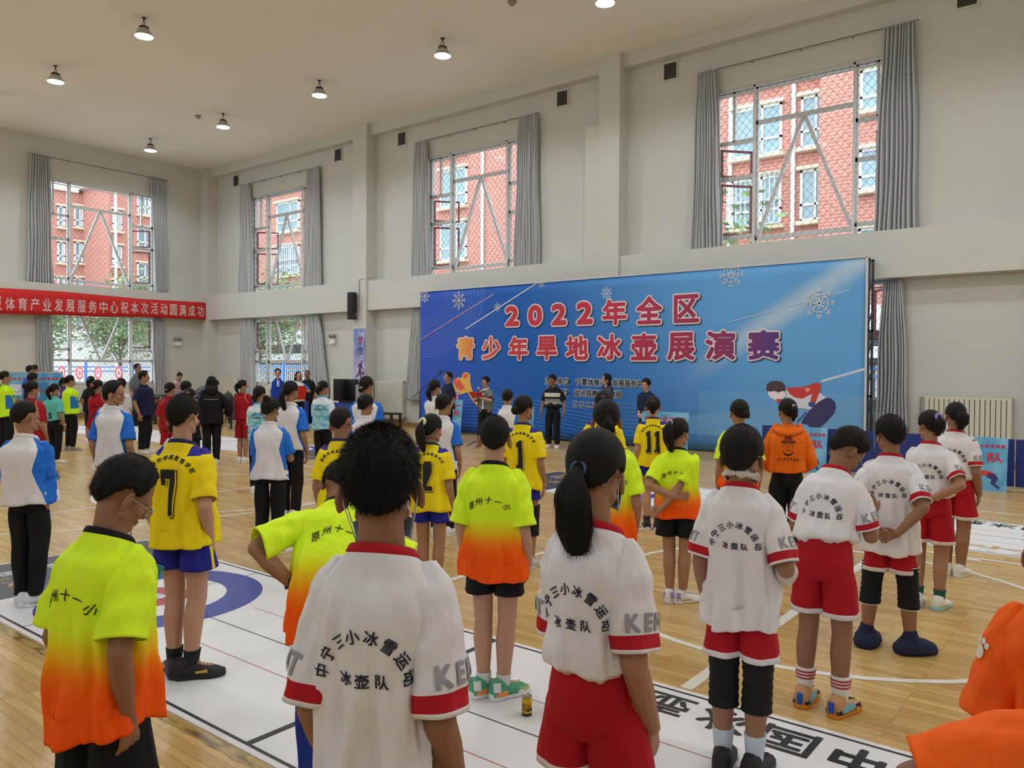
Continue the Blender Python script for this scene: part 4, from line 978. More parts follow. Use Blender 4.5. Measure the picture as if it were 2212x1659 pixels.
# ------------------------------------------------------------ windows
ALU = M('window_aluminium', (208, 210, 210), .45, .0, var=.05); MAROON = M('sash_maroon', (120, 44, 56), .5); GRL = M('grille_wire', (150, 148, 146), .5, .0, var=0)
def window(idx, axis, plane, c, level, label):
    """axis 'y': banner wall, axis 'x': far wall; u runs left to right seen from inside"""
    z0, z1 = UZ if level else LZ; H = z1-z0; W_ = 2*HWD
    r = MB(); g_ = MB(); w_ = MB(); ms = MB()
    def T(u, d, z): return (c-HWD+u, plane+d, z) if axis == 'y' else (plane-d, c-HWD+u, z)
    def bx(mb, u0, u1, za, zb, d0, d1):
        a, b_ = T(u0, d0, za), T(u1, d1, zb); mb.box(min(a[0], b_[0]), max(a[0], b_[0]), min(a[1], b_[1]), max(a[1], b_[1]), min(za, zb), max(za, zb))
    f, dp = .065, (.14, .22)
    m1, m2 = .93, 3.05
    for u in ((0, f), (W_-f, W_), (m1-.05, m1+.05), (m2-.05, m2+.05)): bx(r, *u, z0, z1, *dp)
    bx(r, 0, W_, z0, z0+f, *dp); bx(r, 0, W_, z1-f, z1, *dp)
    if level:
        zt = z0+2.72; zb = z0+.20; zs = ((zt-.35, zt-.27), (z0+1.55, z0+1.64), (z0+.22, z0+.30))
        diag = [((m1+.05, zb), ((m1+m2)/2-.02, zt)), ((m2-.05, zb), ((m1+m2)/2+.02, zt))]; bx(r, m1, m2, zt, zt+.09, *dp); bx(r, m1, m2, zb-.06, zb+.03, *dp)
        sub = [(.42, z1, zt-.3), (3.48, z1, zt-.3)]
    else:
        zt = z0+.80; zs = ((zt+.35, zt+.43), (zt-.02, zt+.06)); diag = [(((m1+m2)/2-.02, zt), (m1+.35, z1)), (((m1+m2)/2+.02, zt), (m2-.35, z1))]; bx(r, m1, m2, zt-.04, zt+.05, *dp); sub = []
    for za, zb_ in zs:
        bx(r, 0, m1, za, zb_, *dp); bx(r, m2, W_, za, zb_, *dp)
    for u, za, zb_ in sub: bx(r, u-.03, u+.03, zb_, za, *dp)
    for (ua_, za), (ub, zb_) in diag: r.bar(T(ua_, .18, za), T(ub, .18, zb_), .075, .07, up=(0, 1, 0) if axis == 'y' else (1, 0, 0))
    o = r.build('window_%d' % idx, ALU); struct(o); o['label'] = label
    # opening sashes (maroon outside, hinged outward)
    for k_, (u, sgn) in enumerate(((.08, 1), (W_-.08, -1))):
        for za, zb_ in (((z0+.34, z0+1.52), (z0+1.68, zt-.40)) if level else ((zt+.5, z1-.12),)):
            s_ = MB(); a = T(u, .22, za); ang = .85
            wd = .78
            def TT(q): return T(u+sgn*q*math.cos(ang), .22+q*math.sin(ang), 0)
            for (qa, qb, z_a, z_b) in ((0, .05, za, zb_), (wd-.05, wd, za, zb_), (0, wd, za, za+.05), (0, wd, zb_-.05, zb_)):
                pa, pb = TT(qa), TT(qb); s_.bar((pa[0], pa[1], (z_a+z_b)/2), (pb[0], pb[1], (z_a+z_b)/2), .04, abs(z_b-z_a))
            s_.build('sash', MAROON, o)
    g = MB(); pa, pb = T(0, .19, 0), T(W_, .19, 0)
    if axis == 'y': g.add([(pa[0], pa[1], z0), (pb[0], pa[1], z0), (pb[0], pa[1], z1), (pa[0], pa[1], z1)], [(0, 1, 2, 3)])
    else: g.add([(pa[0], pa[1], z0), (pa[0], pb[1], z0), (pa[0], pb[1], z1), (pa[0], pa[1], z1)], [(0, 1, 2, 3)])
    g.build('window_glass', GLASS(), o)
    # diamond grille on a light frame, on the room side
    q = MB(); d = .05; e = .022
    for u in (0, m1, m2, W_): bx(q, max(0, u-e), min(W_, u+e), z0, z1, d-.02, d+.02)
    bx(q, 0, W_, z1-.05, z1, d-.02, d+.02); bx(q, 0, W_, z1-.16, z1-.13, d-.015, d+.015)
    q.build('grille_frame', ALU, o)
    q = MB(); sp_ = .17; 
    for s_ in (1, -1):
        kx = -H
        while kx < W_+H:
            pts = [(kx+s_*t*.85*1.0 if s_ > 0 else kx+H*.85-t*.85, z0+t) for t in (0, H)]
            (ua_, za), (ub, zb_) = pts; 
            if ua_ != ub:
                t0 = 0; t1 = 1
                du = ub-ua_
                for lim in (0, W_):
                    tt = (lim-ua_)/du
                    if 0 < tt < 1:
                        inside_before = 0 <= ua_ <= W_
                        if (lim == 0 and du > 0) or (lim == W_ and du < 0): t0 = max(t0, tt)
                        else: t1 = min(t1, tt)
                if t1 > t0 and (0 <= ua_+du*(t0+t1)/2 <= W_):
                    q.bar(T(ua_+du*t0, d, za+(zb_-za)*t0), T(ua_+du*t1, d, za+(zb_-za)*t1), .0065, .0065, up=(0, 1, 0) if axis == 'y' else (1, 0, 0))
            kx += sp_
    q.build('wire_grille', GRL, o)
    bx(w_, 0, W_, z0-.0, z0+.012, -.02, .14); w_.build('window_sill', WALL, o)
    return o
n = 1
for nm, c in (('near the corner', WC[0]), ('left of the stage banner', WC[1]), ('above the stage banner', WC[2])):
    window(n, 'y', WY, c, 1, 'tall upper window '+nm); n += 1
for nm, c in (('near the corner behind the red folder', WC[0]), ('hidden behind the banner', WC[1]), ('right of the stage banner', WC[2])):
    window(n, 'y', WY, c, 0, 'lower window '+nm); n += 1
window(n, 'x', WX, FCY, 1, 'upper window on the far wall'); n += 1
window(n, 'x', WX, FCY, 0, 'lower window on the far wall under the red banner'); n += 1
for c in WC:
    for z in (UZ, LZ): portal((c, WY+.36, sum(z)/2), 2*HWD, z[1]-z[0], (-PI/2, 0, 0)).rotation_euler = (-PI/2, 0, 0)
for c in WC:
    for z in (UZ,): portal((c, NY-.36, sum(z)/2), 3.9, z[1]-z[0], (PI/2, 0, 0))
for z in (UZ, LZ): portal((WX-.36, FCY, sum(z)/2), z[1]-z[0], 2*HWD, (0, -PI/2, 0)); portal((WX-.36, 5.55, sum(z)/2), z[1]-z[0], 3.9, (0, -PI/2, 0))


# ------------------------------------------------------------ curtains
CUR = NB('curtain_grey', .65, spec=.3); CUR.bump(CUR.noise(CUR.coord((60, 60, 4)), 1., 2), .2, .01); CUR = CUR.col(CUR.mix(CUR.noise(CUR.coord((8, 8, 1)), 1.), srgb(176, 179, 182), srgb(206, 208, 210)))
rc_ = random.Random(11)
def curtain(axis, plane, ut, ub, z1, z0, label, flare=1.0, lean=0.):
    """ut,ub = (left,right) at top and bottom along the wall"""
    nf = 9; m = nf*10; rows = []; ph = rc_.uniform(0, 6); pw = [rc_.uniform(.7, 1.3) for _ in range(nf)]
    cum = np.r_[0, np.cumsum(pw)]; cum /= cum[-1]
    zz = np.linspace(0, 1, 30)
    for f in zz:
        z = z1-(z1-z0)*f; row = []
        l = ut[0]+(ub[0]-ut[0])*f**.8; r = ut[1]+(ub[1]-ut[1])*f**.8
        for j in range(m+1):
            t = j/m; k_ = min(nf-1, int(np.searchsorted(cum, t, 'right')-1)); loc = (t-cum[k_])/(cum[k_+1]-cum[k_]); amp = (.055+.03*f)*(1+.25*math.sin(3*k_+ph))
            d = -.14-amp*math.sin(loc*2*PI+.4*math.sin(5*f+k_))-.012*math.sin(17*t+9*f); x = l+(r-l)*t+.012*math.sin(9*f+4*t+ph)
            row.append((x, plane+d, z) if axis == 'y' else (plane-d, x, z))
        rows.append(row)
    nn = m+1; V = [p for r_ in rows for p in r_]; F = grid_faces(30, nn, 0, False)
    o = obj('curtain', V, F, CUR, smooth=True); s_ = o.modifiers.new('t', 'SOLIDIFY'); s_.thickness = .006; PEND.append(o)
    q = MB()
    for zf in (.245,):
        i = int(zf*29); q.tube([tuple(np.array(p)+(A3(0, -.004, 0) if axis == 'y' else A3(.004, 0, 0))) for p in rows[i][::3]], .007, 5, False)
    q.build('seam', M('curtain_seam', (84, 86, 90), .8), o)
    tag(o, label, 'curtain', 'grey curtains beside the windows'); return o
def rod(axis, plane, a, b_, z, label):
    q = MB(); P1 = (lambda u: (u, plane-.13, z)) if axis == 'y' else (lambda u: (plane+.13, u, z)); P2 = (lambda u: (u, plane, z)) if axis == 'y' else (lambda u: (plane, u, z))
    q.tube([P1(a), P1(b_)], .013, 8); o = q.build('curtain_rail', M('rail_grey', (120, 118, 112), .4, .6)); br_ = MB()
    for t in np.linspace(.04, .96, 5): u = a+(b_-a)*t; br_.tube([P1(u), P2(u)], .011, 6)
    br_.build('bracket', M('rail_grey', (120, 118, 112)), o); tag(o, label, 'curtain rail', 'thin rails above the windows')
cu = [('near the corner', WC[0]), ('behind the left part of the banner', WC[1]), ('right of the banner', WC[2])]
un = ('first upper window right of the corner', 'middle upper window', 'upper window over the right half of the banner')
for (nm, c), u in zip(cu, un):
    curtain('y', WY-.02, (c-2.28, c-1.83), (c-2.40, c-1.66), 8.62, 4.47, 'left grey curtain of the '+u); curtain('y', WY-.02, (c+1.70, c+2.26), (c+1.55, c+2.36), 8.62, 4.47, 'right grey curtain of the '+u)
    rod('y', WY, c-2.3, c+2.32, 8.64, 'thin curtain rail of the '+u)
rod('x', WX, 10.55, 15.35, 8.82, 'thin curtain rail of the far wall upper window')
curtain('x', WX-.02, (10.62, 11.22), (10.50, 11.32), 8.80, 4.55, 'left grey curtain of the far wall upper window'); curtain('x', WX-.02, (14.66, 15.25), (14.85, 15.30), 8.80, 4.55, 'right grey curtain of the far wall upper window')
curtain('x', WX-.02, (10.78, 11.25), (10.85, 11.35), 3.62, .75, 'long grey curtain left of the far wall lower window'); curtain('x', WX-.02, (14.70, 15.18), (14.78, 15.30), 3.62, .62, 'long grey curtain right of the far wall lower window')
curtain('y', WY-.02, (-26.36, -25.72), (-26.45, -25.6), 3.60, .72, 'long grey curtain left of the lower window near the corner'); curtain('y', WY-.02, (-22.35, -21.85), (-22.3, -21.35), 3.60, .80, 'long grey curtain gathered right of the lower window near the corner')
curtain('y', WY-.02, (-17.22, -16.9), (-17.55, -16.9), 3.60, .82, 'grey curtain edge just left of the stage banner'); curtain('y', WY-.02, (-3.97, -3.60), (-4.08, -3.46), 3.60, .62, 'long grey curtain right of the stage banner')

# ------------------------------------------------------------ wall fittings
VF = M('vent_frame', (205, 203, 196), .6); VD = M('vent_dark', (46, 46, 46), .8)
for x, lb in ((-26.98, 'small wall vent nearest the corner'), (-20.98, 'wall vent just left of the second pilaster'), (-17.93, 'wall vent just right of the second pilaster'), (-11.9, 'wall vent just left of the third pilaster'), (-8.78, 'wall vent just right of the third pilaster'), (-2.6, 'wall vent at the top right edge')):
    e = empty('wall_vent', (x, WY, 8.68)); tag(e, lb, 'vent', 'louvred vents high on the wall'); q = MB()
    for b_ in ((-.20, -.165, 0, .46), (.165, .20, 0, .46), (-.165, .165, 0, .04), (-.165, .165, .42, .46)): q.box(b_[0], b_[1], -.035, 0, b_[2], b_[3])
    q.build('frame', VF, e); q = MB(); q.box(-.165, .165, -.006, 0, .04, .42); q.build('backing', VD, e); q = MB()
    for j in range(11): z = .055+.034*j; q.add([(-.165, -.034, z), (.165, -.034, z), (.165, -.008, z+.022), (-.165, -.008, z+.022), (-.165, -.034, z+.006), (.165, -.034, z+.006), (.165, -.008, z+.028), (-.165, -.008, z+.028)], [(0, 1, 2, 3), (4, 7, 6, 5), (0, 4, 5, 1), (1, 5, 6, 2), (2, 6, 7, 3), (3, 7, 4, 0)])
    q.build('louvre', M('vent_louvre', (120, 112, 100), .6), e)
def radiator(x0, x1, z0, z1, label):
    e = empty('radiator', ((x0+x1)/2, WY-.08, 0)); hw = (x1-x0)/2; tag(e, label, 'radiator', 'cream wall radiators'); RM = M('radiator_cream', (214, 212, 198), .45)
    q = MB(); q.box(-hw, hw, -.06, .06, z1-.05, z1); q.box(-hw, hw, -.06, .06, z0, z0+.05); q.box(-hw, hw, .0, .05, z0, z1); q.build('panel', RM, e)
    n_ = max(6, int(round((x1-x0)/.085))); w_ = (x1-x0)/n_; q = MB()
    for j in range(n_): a = -hw+j*w_; q.box(a+.008, a+w_-.008, -.07, .0, z0+.03, z1-.03)
    q.build('fins', RM, e); q = MB(); q.tube([(hw, -.0, z0+.06), (hw+.14, 0, z0+.06), (hw+.14, 0, 0.003)], .013, 8); q.tube([(-hw-.08, 0, z1-.03), (-hw-.08, 0, 0.003)], .013, 8); q.tube([(-hw-.08, 0, z1-.04), (-hw, 0, z1-.04)], .013, 8); q.build('pipe', M('pipe_grey', (150, 148, 140), .5, .3), e)
radiator(-19.0, -17.75, .22, 1.40, 'cream radiator left of the stage banner'); radiator(-3.20, -1.75, .25, 1.32, 'wide cream radiator at the right'); radiator(-21.2, -19.95, .22, 1.50, 'cream radiator behind the television'); radiator(-28.0, -26.7, .22, 1.42, 'cream radiator in the room corner'); radiator(-4.22, -3.72, .2, .98, 'short low radiator under the window right of the banner')
e = empty('radiator', (WX+.06, 12.95, 0)); tag(e, 'long low radiator under the far wall window', 'radiator', 'cream wall radiators'); RM = M('radiator_cream', (214, 212, 198)); q = MB(); q.box(0, .07, -1.9, 1.9, .2, .95); q.build('panel', RM, e); q = MB()
for j in range(42): q.box(.07, .10, -1.88+j*.09, -1.81+j*.09, .24, .91)
q.build('fins', RM, e)
def emergency(loc, rz, lb):
    e = empty('emergency_light', loc, rz); tag(e, lb, 'emergency light', 'twin-spot emergency lights'); q = MB(); q.box(-.13, .13, -.10, 0, 0, .16); q.build('housing', M('plastic_white', (225, 224, 218), .5), e)
    for s_ in (-1, 1):
        q = Soup(); q.rc((s_*.07, -.05, .16), (s_*.08, -.06, .23), .012, .012); q.rc((s_*.08, -.05, .25), (s_*.09, -.10, .26), .05, .06, n=16); q.build('spot_lamp', M('lamp_grey', (150, 150, 146), .4, .4), e, True)
    q = MB(); q.bar((-.95, -.012, -.03), (.22, -.012, -.03), .02, .02); q.tube([(.22, -.02, -.02), (.26, -.02, -.12), (.2, -.02, -.16)], .007, 6); q.build('cable_duct', M('plastic_white', (225, 224, 218)), e)
emergency((-21.2, WY, 2.62), 0, 'twin-spot emergency light between the lower window and the pilaster'); emergency((WX, 15.75, 2.62), PI/2, 'twin-spot emergency light on the far wall near the corner')
# column speaker and cable
e = empty('wall_speaker', (-19.72+.02, FY, 3.35)); tag(e, 'slim black column speaker on the pilaster', 'speaker'); q = MB(); q.box(-.0, .22, -.26, -.06, 0, .86); q.build('cabinet', M('speaker_black', (44, 44, 46), .6), e); q = MB(); q.box(.02, .20, -.27, -.258, .04, .82); q.build('grille', M('speaker_grille', (30, 30, 32), .8), e)
q = MB(); q.box(.08, .14, -.07, 0, .3, .5); q.build('bracket', M('pipe_grey', (150, 148, 140)), e); q = MB(); q.tube([(.24, -.15, .1), (.30, -.05, .3), (.29, -.012, 1.27), (1.0, .05, 1.30)], .012, 6); q.build('cable', M('pipe_grey', (150, 148, 140)), e)
# hanging poster on the pilaster
px, pz0, pz1 = -19.68, .98, 3.06
e = empty('wall_poster', (px, FY-.012, pz0)); tag(e, 'narrow vertical dream poster with basketball player on the pilaster', 'poster'); W_ = .56; Hh = pz1-pz0
bq = NB('poster_print', .5); zz = bq.coord((1, 1, 1)); sx_ = bq.n('SeparateXYZ'); bq.t.links.new(zz, sx_.inputs[0]); g_ = bq.smooth(sx_.outputs[2], .1, 1.8); kk = bq.mix(g_, srgb(196, 186, 214), srgb(104, 124, 196)); kk = bq.mix(bq.mul(bq.smooth(sx_.outputs[2], .3, .0), .8), kk, srgb(214, 150, 110)); kk = bq.mix(bq.mul(bq.smooth(bq.noise(bq.coord((3, 3, 3)), 1.), .4, .7), .5), kk, srgb(224, 222, 236))
q = MB(); q.box(0, W_, -.008, .008, 0, Hh); q.build('print_sheet', bq.col(kk), e)
for ch, zc, s_ in (('梦', Hh-.52, .27), ('想', Hh-.84, .27)):
    q = MB(); V, F = box_text(ch, .24, .24+s_*.82, zc, zc+s_, .015); q.add([(x+.0, -.012, y) for x, y in V], F); q.build('calligraphy', M('ink_red' if ch == '梦' else 'ink_navy', (170, 40, 60) if ch == '梦' else (60, 50, 110), .6), e)
q = MB(); 
for xo, n_, zt in ((.155, 6, Hh-.62), (.10, 11, Hh-.70)):
    for j in range(n_):
        V, F = box_text('圆梦体育强健体魄乐'[j % 9], xo, xo+.032, zt-j*.043-.032, zt-j*.043, .01); q.add([(x, -.012, y) for x, y in V], F)
q.build('small_lettering', M('ink_slate', (84, 84, 120), .6), e)
q = MB(); Pl = lambda pts: q.poly([(x, -.010, z) for x, z in pts], (0, -.003, 0))
Pl([(.40, .98), (.44, 1.00), (.45, 1.05), (.42, 1.08), (.385, 1.06), (.38, 1.01)]); Pl([(.28, .97), (.38, 1.0), (.41, .95), (.40, .86), (.34, .78), (.27, .80), (.30, .90), (.20, .84), (.19, .86)]); Pl([(.39, .93), (.44, .84), (.49, .79), (.47, .76), (.40, .83), (.36, .88)])
Pl([(.27, .80), (.34, .78), (.32, .64), (.20, .55), (.12, .52), (.10, .55), (.19, .61), (.24, .68)]); Pl([(.30, .80), (.36, .78), (.40, .64), (.37, .50), (.40, .46), (.33, .46), (.33, .62)]); q.build('player_silhouette', M('ink_plum', (96, 40, 110), .6), e)
q = MB(); q.add(*[(lambda r_: r_)(disc(0, .05, 0, 0, 0, 24))[0], [tuple(range(24))]]); q.V = [(.47+x, -.013, .66+y) for x, y, z in q.V]; q.build('ball_print', M('ink_dark', (40, 34, 60), .6), e)
q = MB(); rr = random.Random(2)
for j in range(18): a = .01+j*.03; q.poly([(a, -.010, .18), (a+.02, -.010, .18), (a+.02, -.010, .24+rr.random()*.14), (a+.01, -.010, .28+rr.random()*.12), (a, -.010, .24)], (0, -.003, 0))
q.build('skyline_print', M('ink_coral', (190, 90, 84), .6), e)

# red banner on the ledge of the far wall
e = empty('hanging_banner', (WX+.40, 7.2, 3.6)); tag(e, 'long red cloth banner with pale characters across the far wall', 'banner'); y1 = 16.75-7.2
nseg = 60; ys = np.linspace(-2.4, y1, nseg); top = .66+.10*np.exp(-((ys-y1)/5)**2)*0; rows = []
zt = lambda y: 4.30-3.6-.02*math.sin(y*1.1); zb2 = lambda y: (3.48+.16*smooth01(np.array((y-2)/7.0)))-3.6+.012*math.sin(y*2)
V = []
for y in ys:
    for f in np.linspace(0, 1, 5): V.append((.012*math.sin(y*3+f*2), y, zb2(y)+(zt(y)-zb2(y))*f))
BR = NB('banner_red', .7, spec=.3); BR = BR.col(BR.mix(BR.noise(BR.coord((1, 3, 3)), 1.), srgb(196, 34, 36), srgb(214, 48, 44)))
o = obj('banner_cloth', V, grid_faces(nseg, 5, 0, False), BR, e, True); s_ = o.modifiers.new('t', 'SOLIDIFY'); s_.thickness = .004; PEND.append(o)
q = MB(); txt = '宁夏体育产业发展服务中心祝本次活动圆满成功'
for i, ch in enumerate(reversed(txt)):
    c_ = y1-.26-i*.366; z_ = zb2(c_)+.12; V, F = box_text(ch, c_-.135, c_+.135, z_, z_+.42, .022); 
    if c_ > -2.2: q.add([(.022, x, y) for x, y in V], F)
q.build('lettering', M('banner_pale', (226, 190, 190), .7), e)

# ------------------------------------------------------------ ceiling lamps and detectors
LG = emis('lamp_glow', (240, 248, 255), 14.); LS = M('lamp_shade_grey', (176, 172, 160), .5); LB = M('lamp_black', (40, 40, 42), .6)
lamps = [((311, 78), 'ceiling lamp second from the left edge, at the top'), ((120, 176), 'ceiling lamp nearest the left edge'), ((956, 120), 'ceiling lamp at the top centre'), ((690, 206), 'ceiling lamp above the left windows'), ((482, 274), 'smaller ceiling lamp over the room corner'), ((325, 325), 'smallest farthest ceiling lamp'), ((1307, 6), 'ceiling lamp cut by the top edge')]
lamps = [((p_[0], p_[1]), lb) for (x, y), lb in lamps for p_ in (on_z(x, y, CZ-.40),)]
for X_ in (-25.5, -21.2, -16.8, -12.4, -8.0, -3.6, .8, 5.2, 9.6):          # the rest of the grid of lamps, above and behind the picture
    for Y_ in (13.05, 8.45, 3.85):
        if all(math.hypot(X_-q_[0], Y_-q_[1]) > 1.5 for q_, _ in lamps): lamps.append(((X_, Y_), 'round highbay ceiling lamp above the picture edge'))
for p, lb in lamps:
    e = empty('ceiling_lamp', (p[0], p[1], CZ)); e.scale = (1, 1, .62); tag(e, lb, 'ceiling lamp', 'round highbay ceiling lamps'); s_ = .65
    q = MB(); q.lathe([(.30*s_, -.66*1), (.305*s_, -.65), (.17*s_, -.40), (.15*s_, -.385), (.0, -.38)][::1], n=32); q.build('lamp_shade', LS, e, True)
    q = MB(); q.lathe([(0, -.655), (.29*s_, -.655), (.292*s_, -.665), (0, -.672)], n=32); q.build('diffuser', LG, e, True)
    q = MB(); q.lathe([(.0, -.28), (.09*s_, -.29), (.16*s_, -.33), (.165*s_, -.39), (0, -.39)], n=24); q.build('driver_housing', LB, e, True)
    q = MB(); q.tube([(0, 0, 0), (0, 0, -.14)], .015, 8); q.tube([(-.0, 0, -.12), (-.09, 0, -.22), (-.085, 0, -.30)], .007, 6); q.tube([(0, 0, -.14), (.06, 0, -.2), (0, 0, -.30)], .008, 6); q.lathe([(0, 0), (.05, 0), (.05, -.02), (0, -.02)], n=16); q.build('hanger', LB, e, True)
    l = bpy.data.lights.new('lamp_light', 'SPOT'); l.energy = LAMP_E; l.color = (.95, .98, 1); l.spot_size = 2.4; l.spot_blend = .6; l.shadow_soft_size = .2; lo = bpy.data.objects.new('lamp_light', l); COL.objects.link(lo); lo.parent = e; lo.location = (0, 0, -.70)
for (x, y), lb in (((428, 250), 'small round smoke detector left of the corner lamp'), ((1106, 3), 'small round smoke detector at the top edge')):
    p = on_z(x, y, CZ); q = MB(); q.lathe([(0, 0), (.10, 0), (.10, -.02), (.06, -.05), (.05, -.08), (0, -.08)], n=20); o = q.build('smoke_detector', M('detector', (150, 142, 128), .6), smooth=True); o.location = (p[0], p[1], CZ); tag(o, lb, 'smoke detector')
# ------------------------------------------------------------ outside: brick blocks, trees, fence
BK = NB('red_brick', .85, spec=.2); v = BK.coord((1, 1, 1)); sx_ = BK.n('SeparateXYZ'); BK.t.links.new(v, sx_.inputs[0]); cx_ = BK.n('CombineXYZ'); BK.t.links.new(BK.add(sx_.outputs[0], sx_.outputs[1]), cx_.inputs[0]); BK.t.links.new(sx_.outputs[2], cx_.inputs[1])
br = BK.n('TexBrick'); BK.t.links.new(cx_.outputs[0], br.inputs['Vector']); br.inputs['Color1'].default_value = (*srgb(184, 122, 110), 1); br.inputs['Color2'].default_value = (*srgb(172, 112, 100), 1); br.inputs['Mortar'].default_value = (*srgb(204, 166, 154), 1)
br.inputs['Scale'].default_value = 1; br.inputs['Mortar Size'].default_value = .012; br.inputs['Brick Width'].default_value = .42; br.inputs['Row Height'].default_value = .14; BRICK = BK.col(br.outputs[0])
WHT = M('ext_white', (222, 222, 220), .8); PVC = M('ext_pvc', (230, 232, 234), .5); EGL = M('ext_glass', (120, 146, 156), .15, 0, .2, 2., .8); SILL = M('ext_stone', (214, 200, 172), .8)
def building(label, boxes, wins, pipes, extra=None, group='brick blocks outside the windows'):
    """boxes: brick volumes; wins: (x0,x1,z0,z1,plane,axis,bars)"""
    e = empty('brick_building', (0, 0, 0)); tag(e, label, 'building')
    q = MB()
    for b_ in boxes: q.box(*b_)
    q.build('wall', BRICK, e)
    for (a, c, z0, z1, pl, ax, bars) in wins:
        q = MB(); s = MB(); g = MB()
        def bx(mb, a0, a1, za, zb, d0, d1):
            if ax == 'y': mb.box(a0, a1, pl-d1, pl-d0, za, zb)
            else: mb.box(pl+d0, pl+d1, a0, a1, za, zb)
        for a0, a1, za, zb in ((a, a+.1, z0, z1), (c-.1, c, z0, z1), (a, c, z0, z0+.1), (a, c, z1-.1, z1), (a+(c-a)*.60, a+(c-a)*.60+.08, z0, z1), (a, c, z0+(z1-z0)*.30, z0+(z1-z0)*.30+.1)): bx(q, a0, a1, za, zb, .0, .10)
        w_ = q.build('window', PVC, e); bx(g, a+.05, c-.05, z0+.05, z1-.05, .0, .04); g.build('pane', EGL, w_)
        bx(s, a-.12, c+.12, z0-.16, z0, 0, .34); bx(s, a-.12, c+.12, z1, z1+.14, 0, .3); s.build('ledge', SILL, w_)
        if bars:
            k_ = MB()
            for j in range(12): u = a-.05+(c-a+.1)*j/11; bx(k_, u-.012, u+.012, z0, z1+.1, .42, .45)
            for zz in (z0+.02, (z0+z1)/2, z1+.08): bx(k_, a-.05, c+.05, zz-.015, zz+.015, .0, .45)
            k_.build('window_bars', PVC, w_)
    for (x, pl, z0, z1) in pipes:
        q = MB(); q.tube([(x, pl-.12, z0), (x, pl-.12, z1)], .085, 10); q.build('drain_pipe', PVC, e)
    return e
W = []; pp = []
for s_ in range(-1, 5):
    z = 10.93+3*(s_-1)-3*0
    if z < 3.8: continue
    W += [(-13.9, -11.72, z, z+2.08, 33, 'y', 1 if s_ == 0 else 0), (-10.93, -9.98, z, z+2.1, 33, 'y', 0), (-8.38, -6.6, z+.75, z+2.3, 32.0, 'y', 0), (-19.6, -17.6, z, z+2.1, 33, 'y', 0), (-24.2, -22.6, z, z+2.1, 33, 'y', 0), (-31.3, -29.3, z, z+2.1, 33, 'y', 0), (-35.8, -34.2, z, z+2.1, 33, 'y', 0), (-46.9, -44.4, z+.2, z+2.2, 33, 'y', 1 if s_ == 0 else 0), (-51.5, -49.5, z, z+2.1, 33, 'y', 0)]
building('red brick apartment block with white windows behind the banner wall', [(-54, -9.9, 33, 45, 4.3, 22), (-9.9, 8, 32, 45, 4.3, 22)], W, [(-11.22, 33, 4.3, 22), (-13.95, 33, 4.3, 22), (-28.1, 33, 4.3, 22), (-42.6, 33, 4.3, 22)])
e = empty('arcade_storey', (0, 0, 0)); tag(e, 'pale ground floor with dark shop grilles under the brick block', 'building'); q = MB(); q.box(-54, 8, 31.8, 45, 3.35, 4.3); q.box(-54, 8, 32.2, 45, 2.3, 2.75); q.build('wall', WHT, e)
q = MB(); q.box(-54, 8, 32.5, 45, 0, 3.35); q.build('shop_front', M('shop_dark', (86, 82, 86), .6, var=.2), e); q = MB()
for j in range(150): x = -54+j*.41; q.box(x, x+.05, 32.3, 32.4, .2, 3.3)
q.build('grille_bars', M('shop_bars', (120, 116, 118), .5), e)
W = []
def wx(x0, x1, y0, y1, X, bars=0): p, q_ = on_x(x0, y1, X), on_x(x1, y0, X); W.append((p[1], q_[1], p[2], q_[2], X, 'x', bars))
for k_ in range(4): wx(160, 178, 447+77*k_, 490+77*k_, -65.4); wx(124, 140, 447+77*k_, 490+77*k_, -65.4); wx(243, 262, 455+76*k_, 498+76*k_, -61.); wx(296, 322, 418+76*k_, 462+76*k_, -61.)
yA = on_x(235, 500, -61.)[1]
building('brick block seen through the far wall windows', [(-76, -65.4, 18, yA+.5, 4.5, 15.4), (-76, -61, yA, 42, 4.5, 15.7)], W, [])
q = MB(); q.box(-76, -65.1, 18, yA-.4, 15.4, 16.3); q.box(-76, -60.6, yA-.4, 42, 15.7, 16.2); q.box(-76, -66.5, 18, 42, 16.2, 18.6); o = q.build('white_roof_storey', WHT); tag(o, 'white top storey over the brick block outside the far wall', 'building')
q = MB(); q.tube([(-60.45, yA+.25, -.02), (-60.45, yA+.25, 15.6)], .10, 10); o = q.build('drain_pipe', PVC); tag(o, 'white drain pipe on the corner of the far brick block', 'pipe')
q = MB(); q.box(-95, -80, 10, 40, 0, 18.5); o = q.build('white_tower_block', WHT); tag(o, 'pale tall block beyond the brick block on the far side', 'building')
q = MB(); q.box(-64.5, -63.5, 12, 40, 0, 4.5); q.box(-64.9, -63.2, 12, 40, 3.9, 4.5); o = q.build('boundary_wall', WHT); tag(o, 'low white wall beyond the blue fence', 'wall')
def fence(label, pts, z1, step=.16):
    e = empty('steel_fence', (pts[0][0], pts[0][1], 0)); tag(e, label, 'fence', None); o0 = A3(*pts[0], 0); a = A3(*pts[0], 0); b_ = A3(*pts[1], 0); L = np.linalg.norm(b_-a); d = (b_-a)/L; q = MB(); BL = M('fence_blue', (66, 128, 206), .5); FW = M('fence_white', (214, 220, 226), .5); r = MB()
    n_ = int(L/step)
    for j in range(n_): p = d*(j*step); r.bar(p+A3(0, 0, .25), p+A3(0, 0, z1-.05), .03, .03)
    r.build('pickets', FW, e)
    for z in (.35, z1-.35, z1-.12): q.bar(A3(0, 0, z), d*L+A3(0, 0, z), .06, .06)
    q.build('rail', BL, e); q = MB()
    for j in range(int(L/2.6)+1): p = d*(j*2.6); q.bar(p, p+A3(0, 0, z1+.2), .12, .12)
    q.build('post', BL, e)
    return e
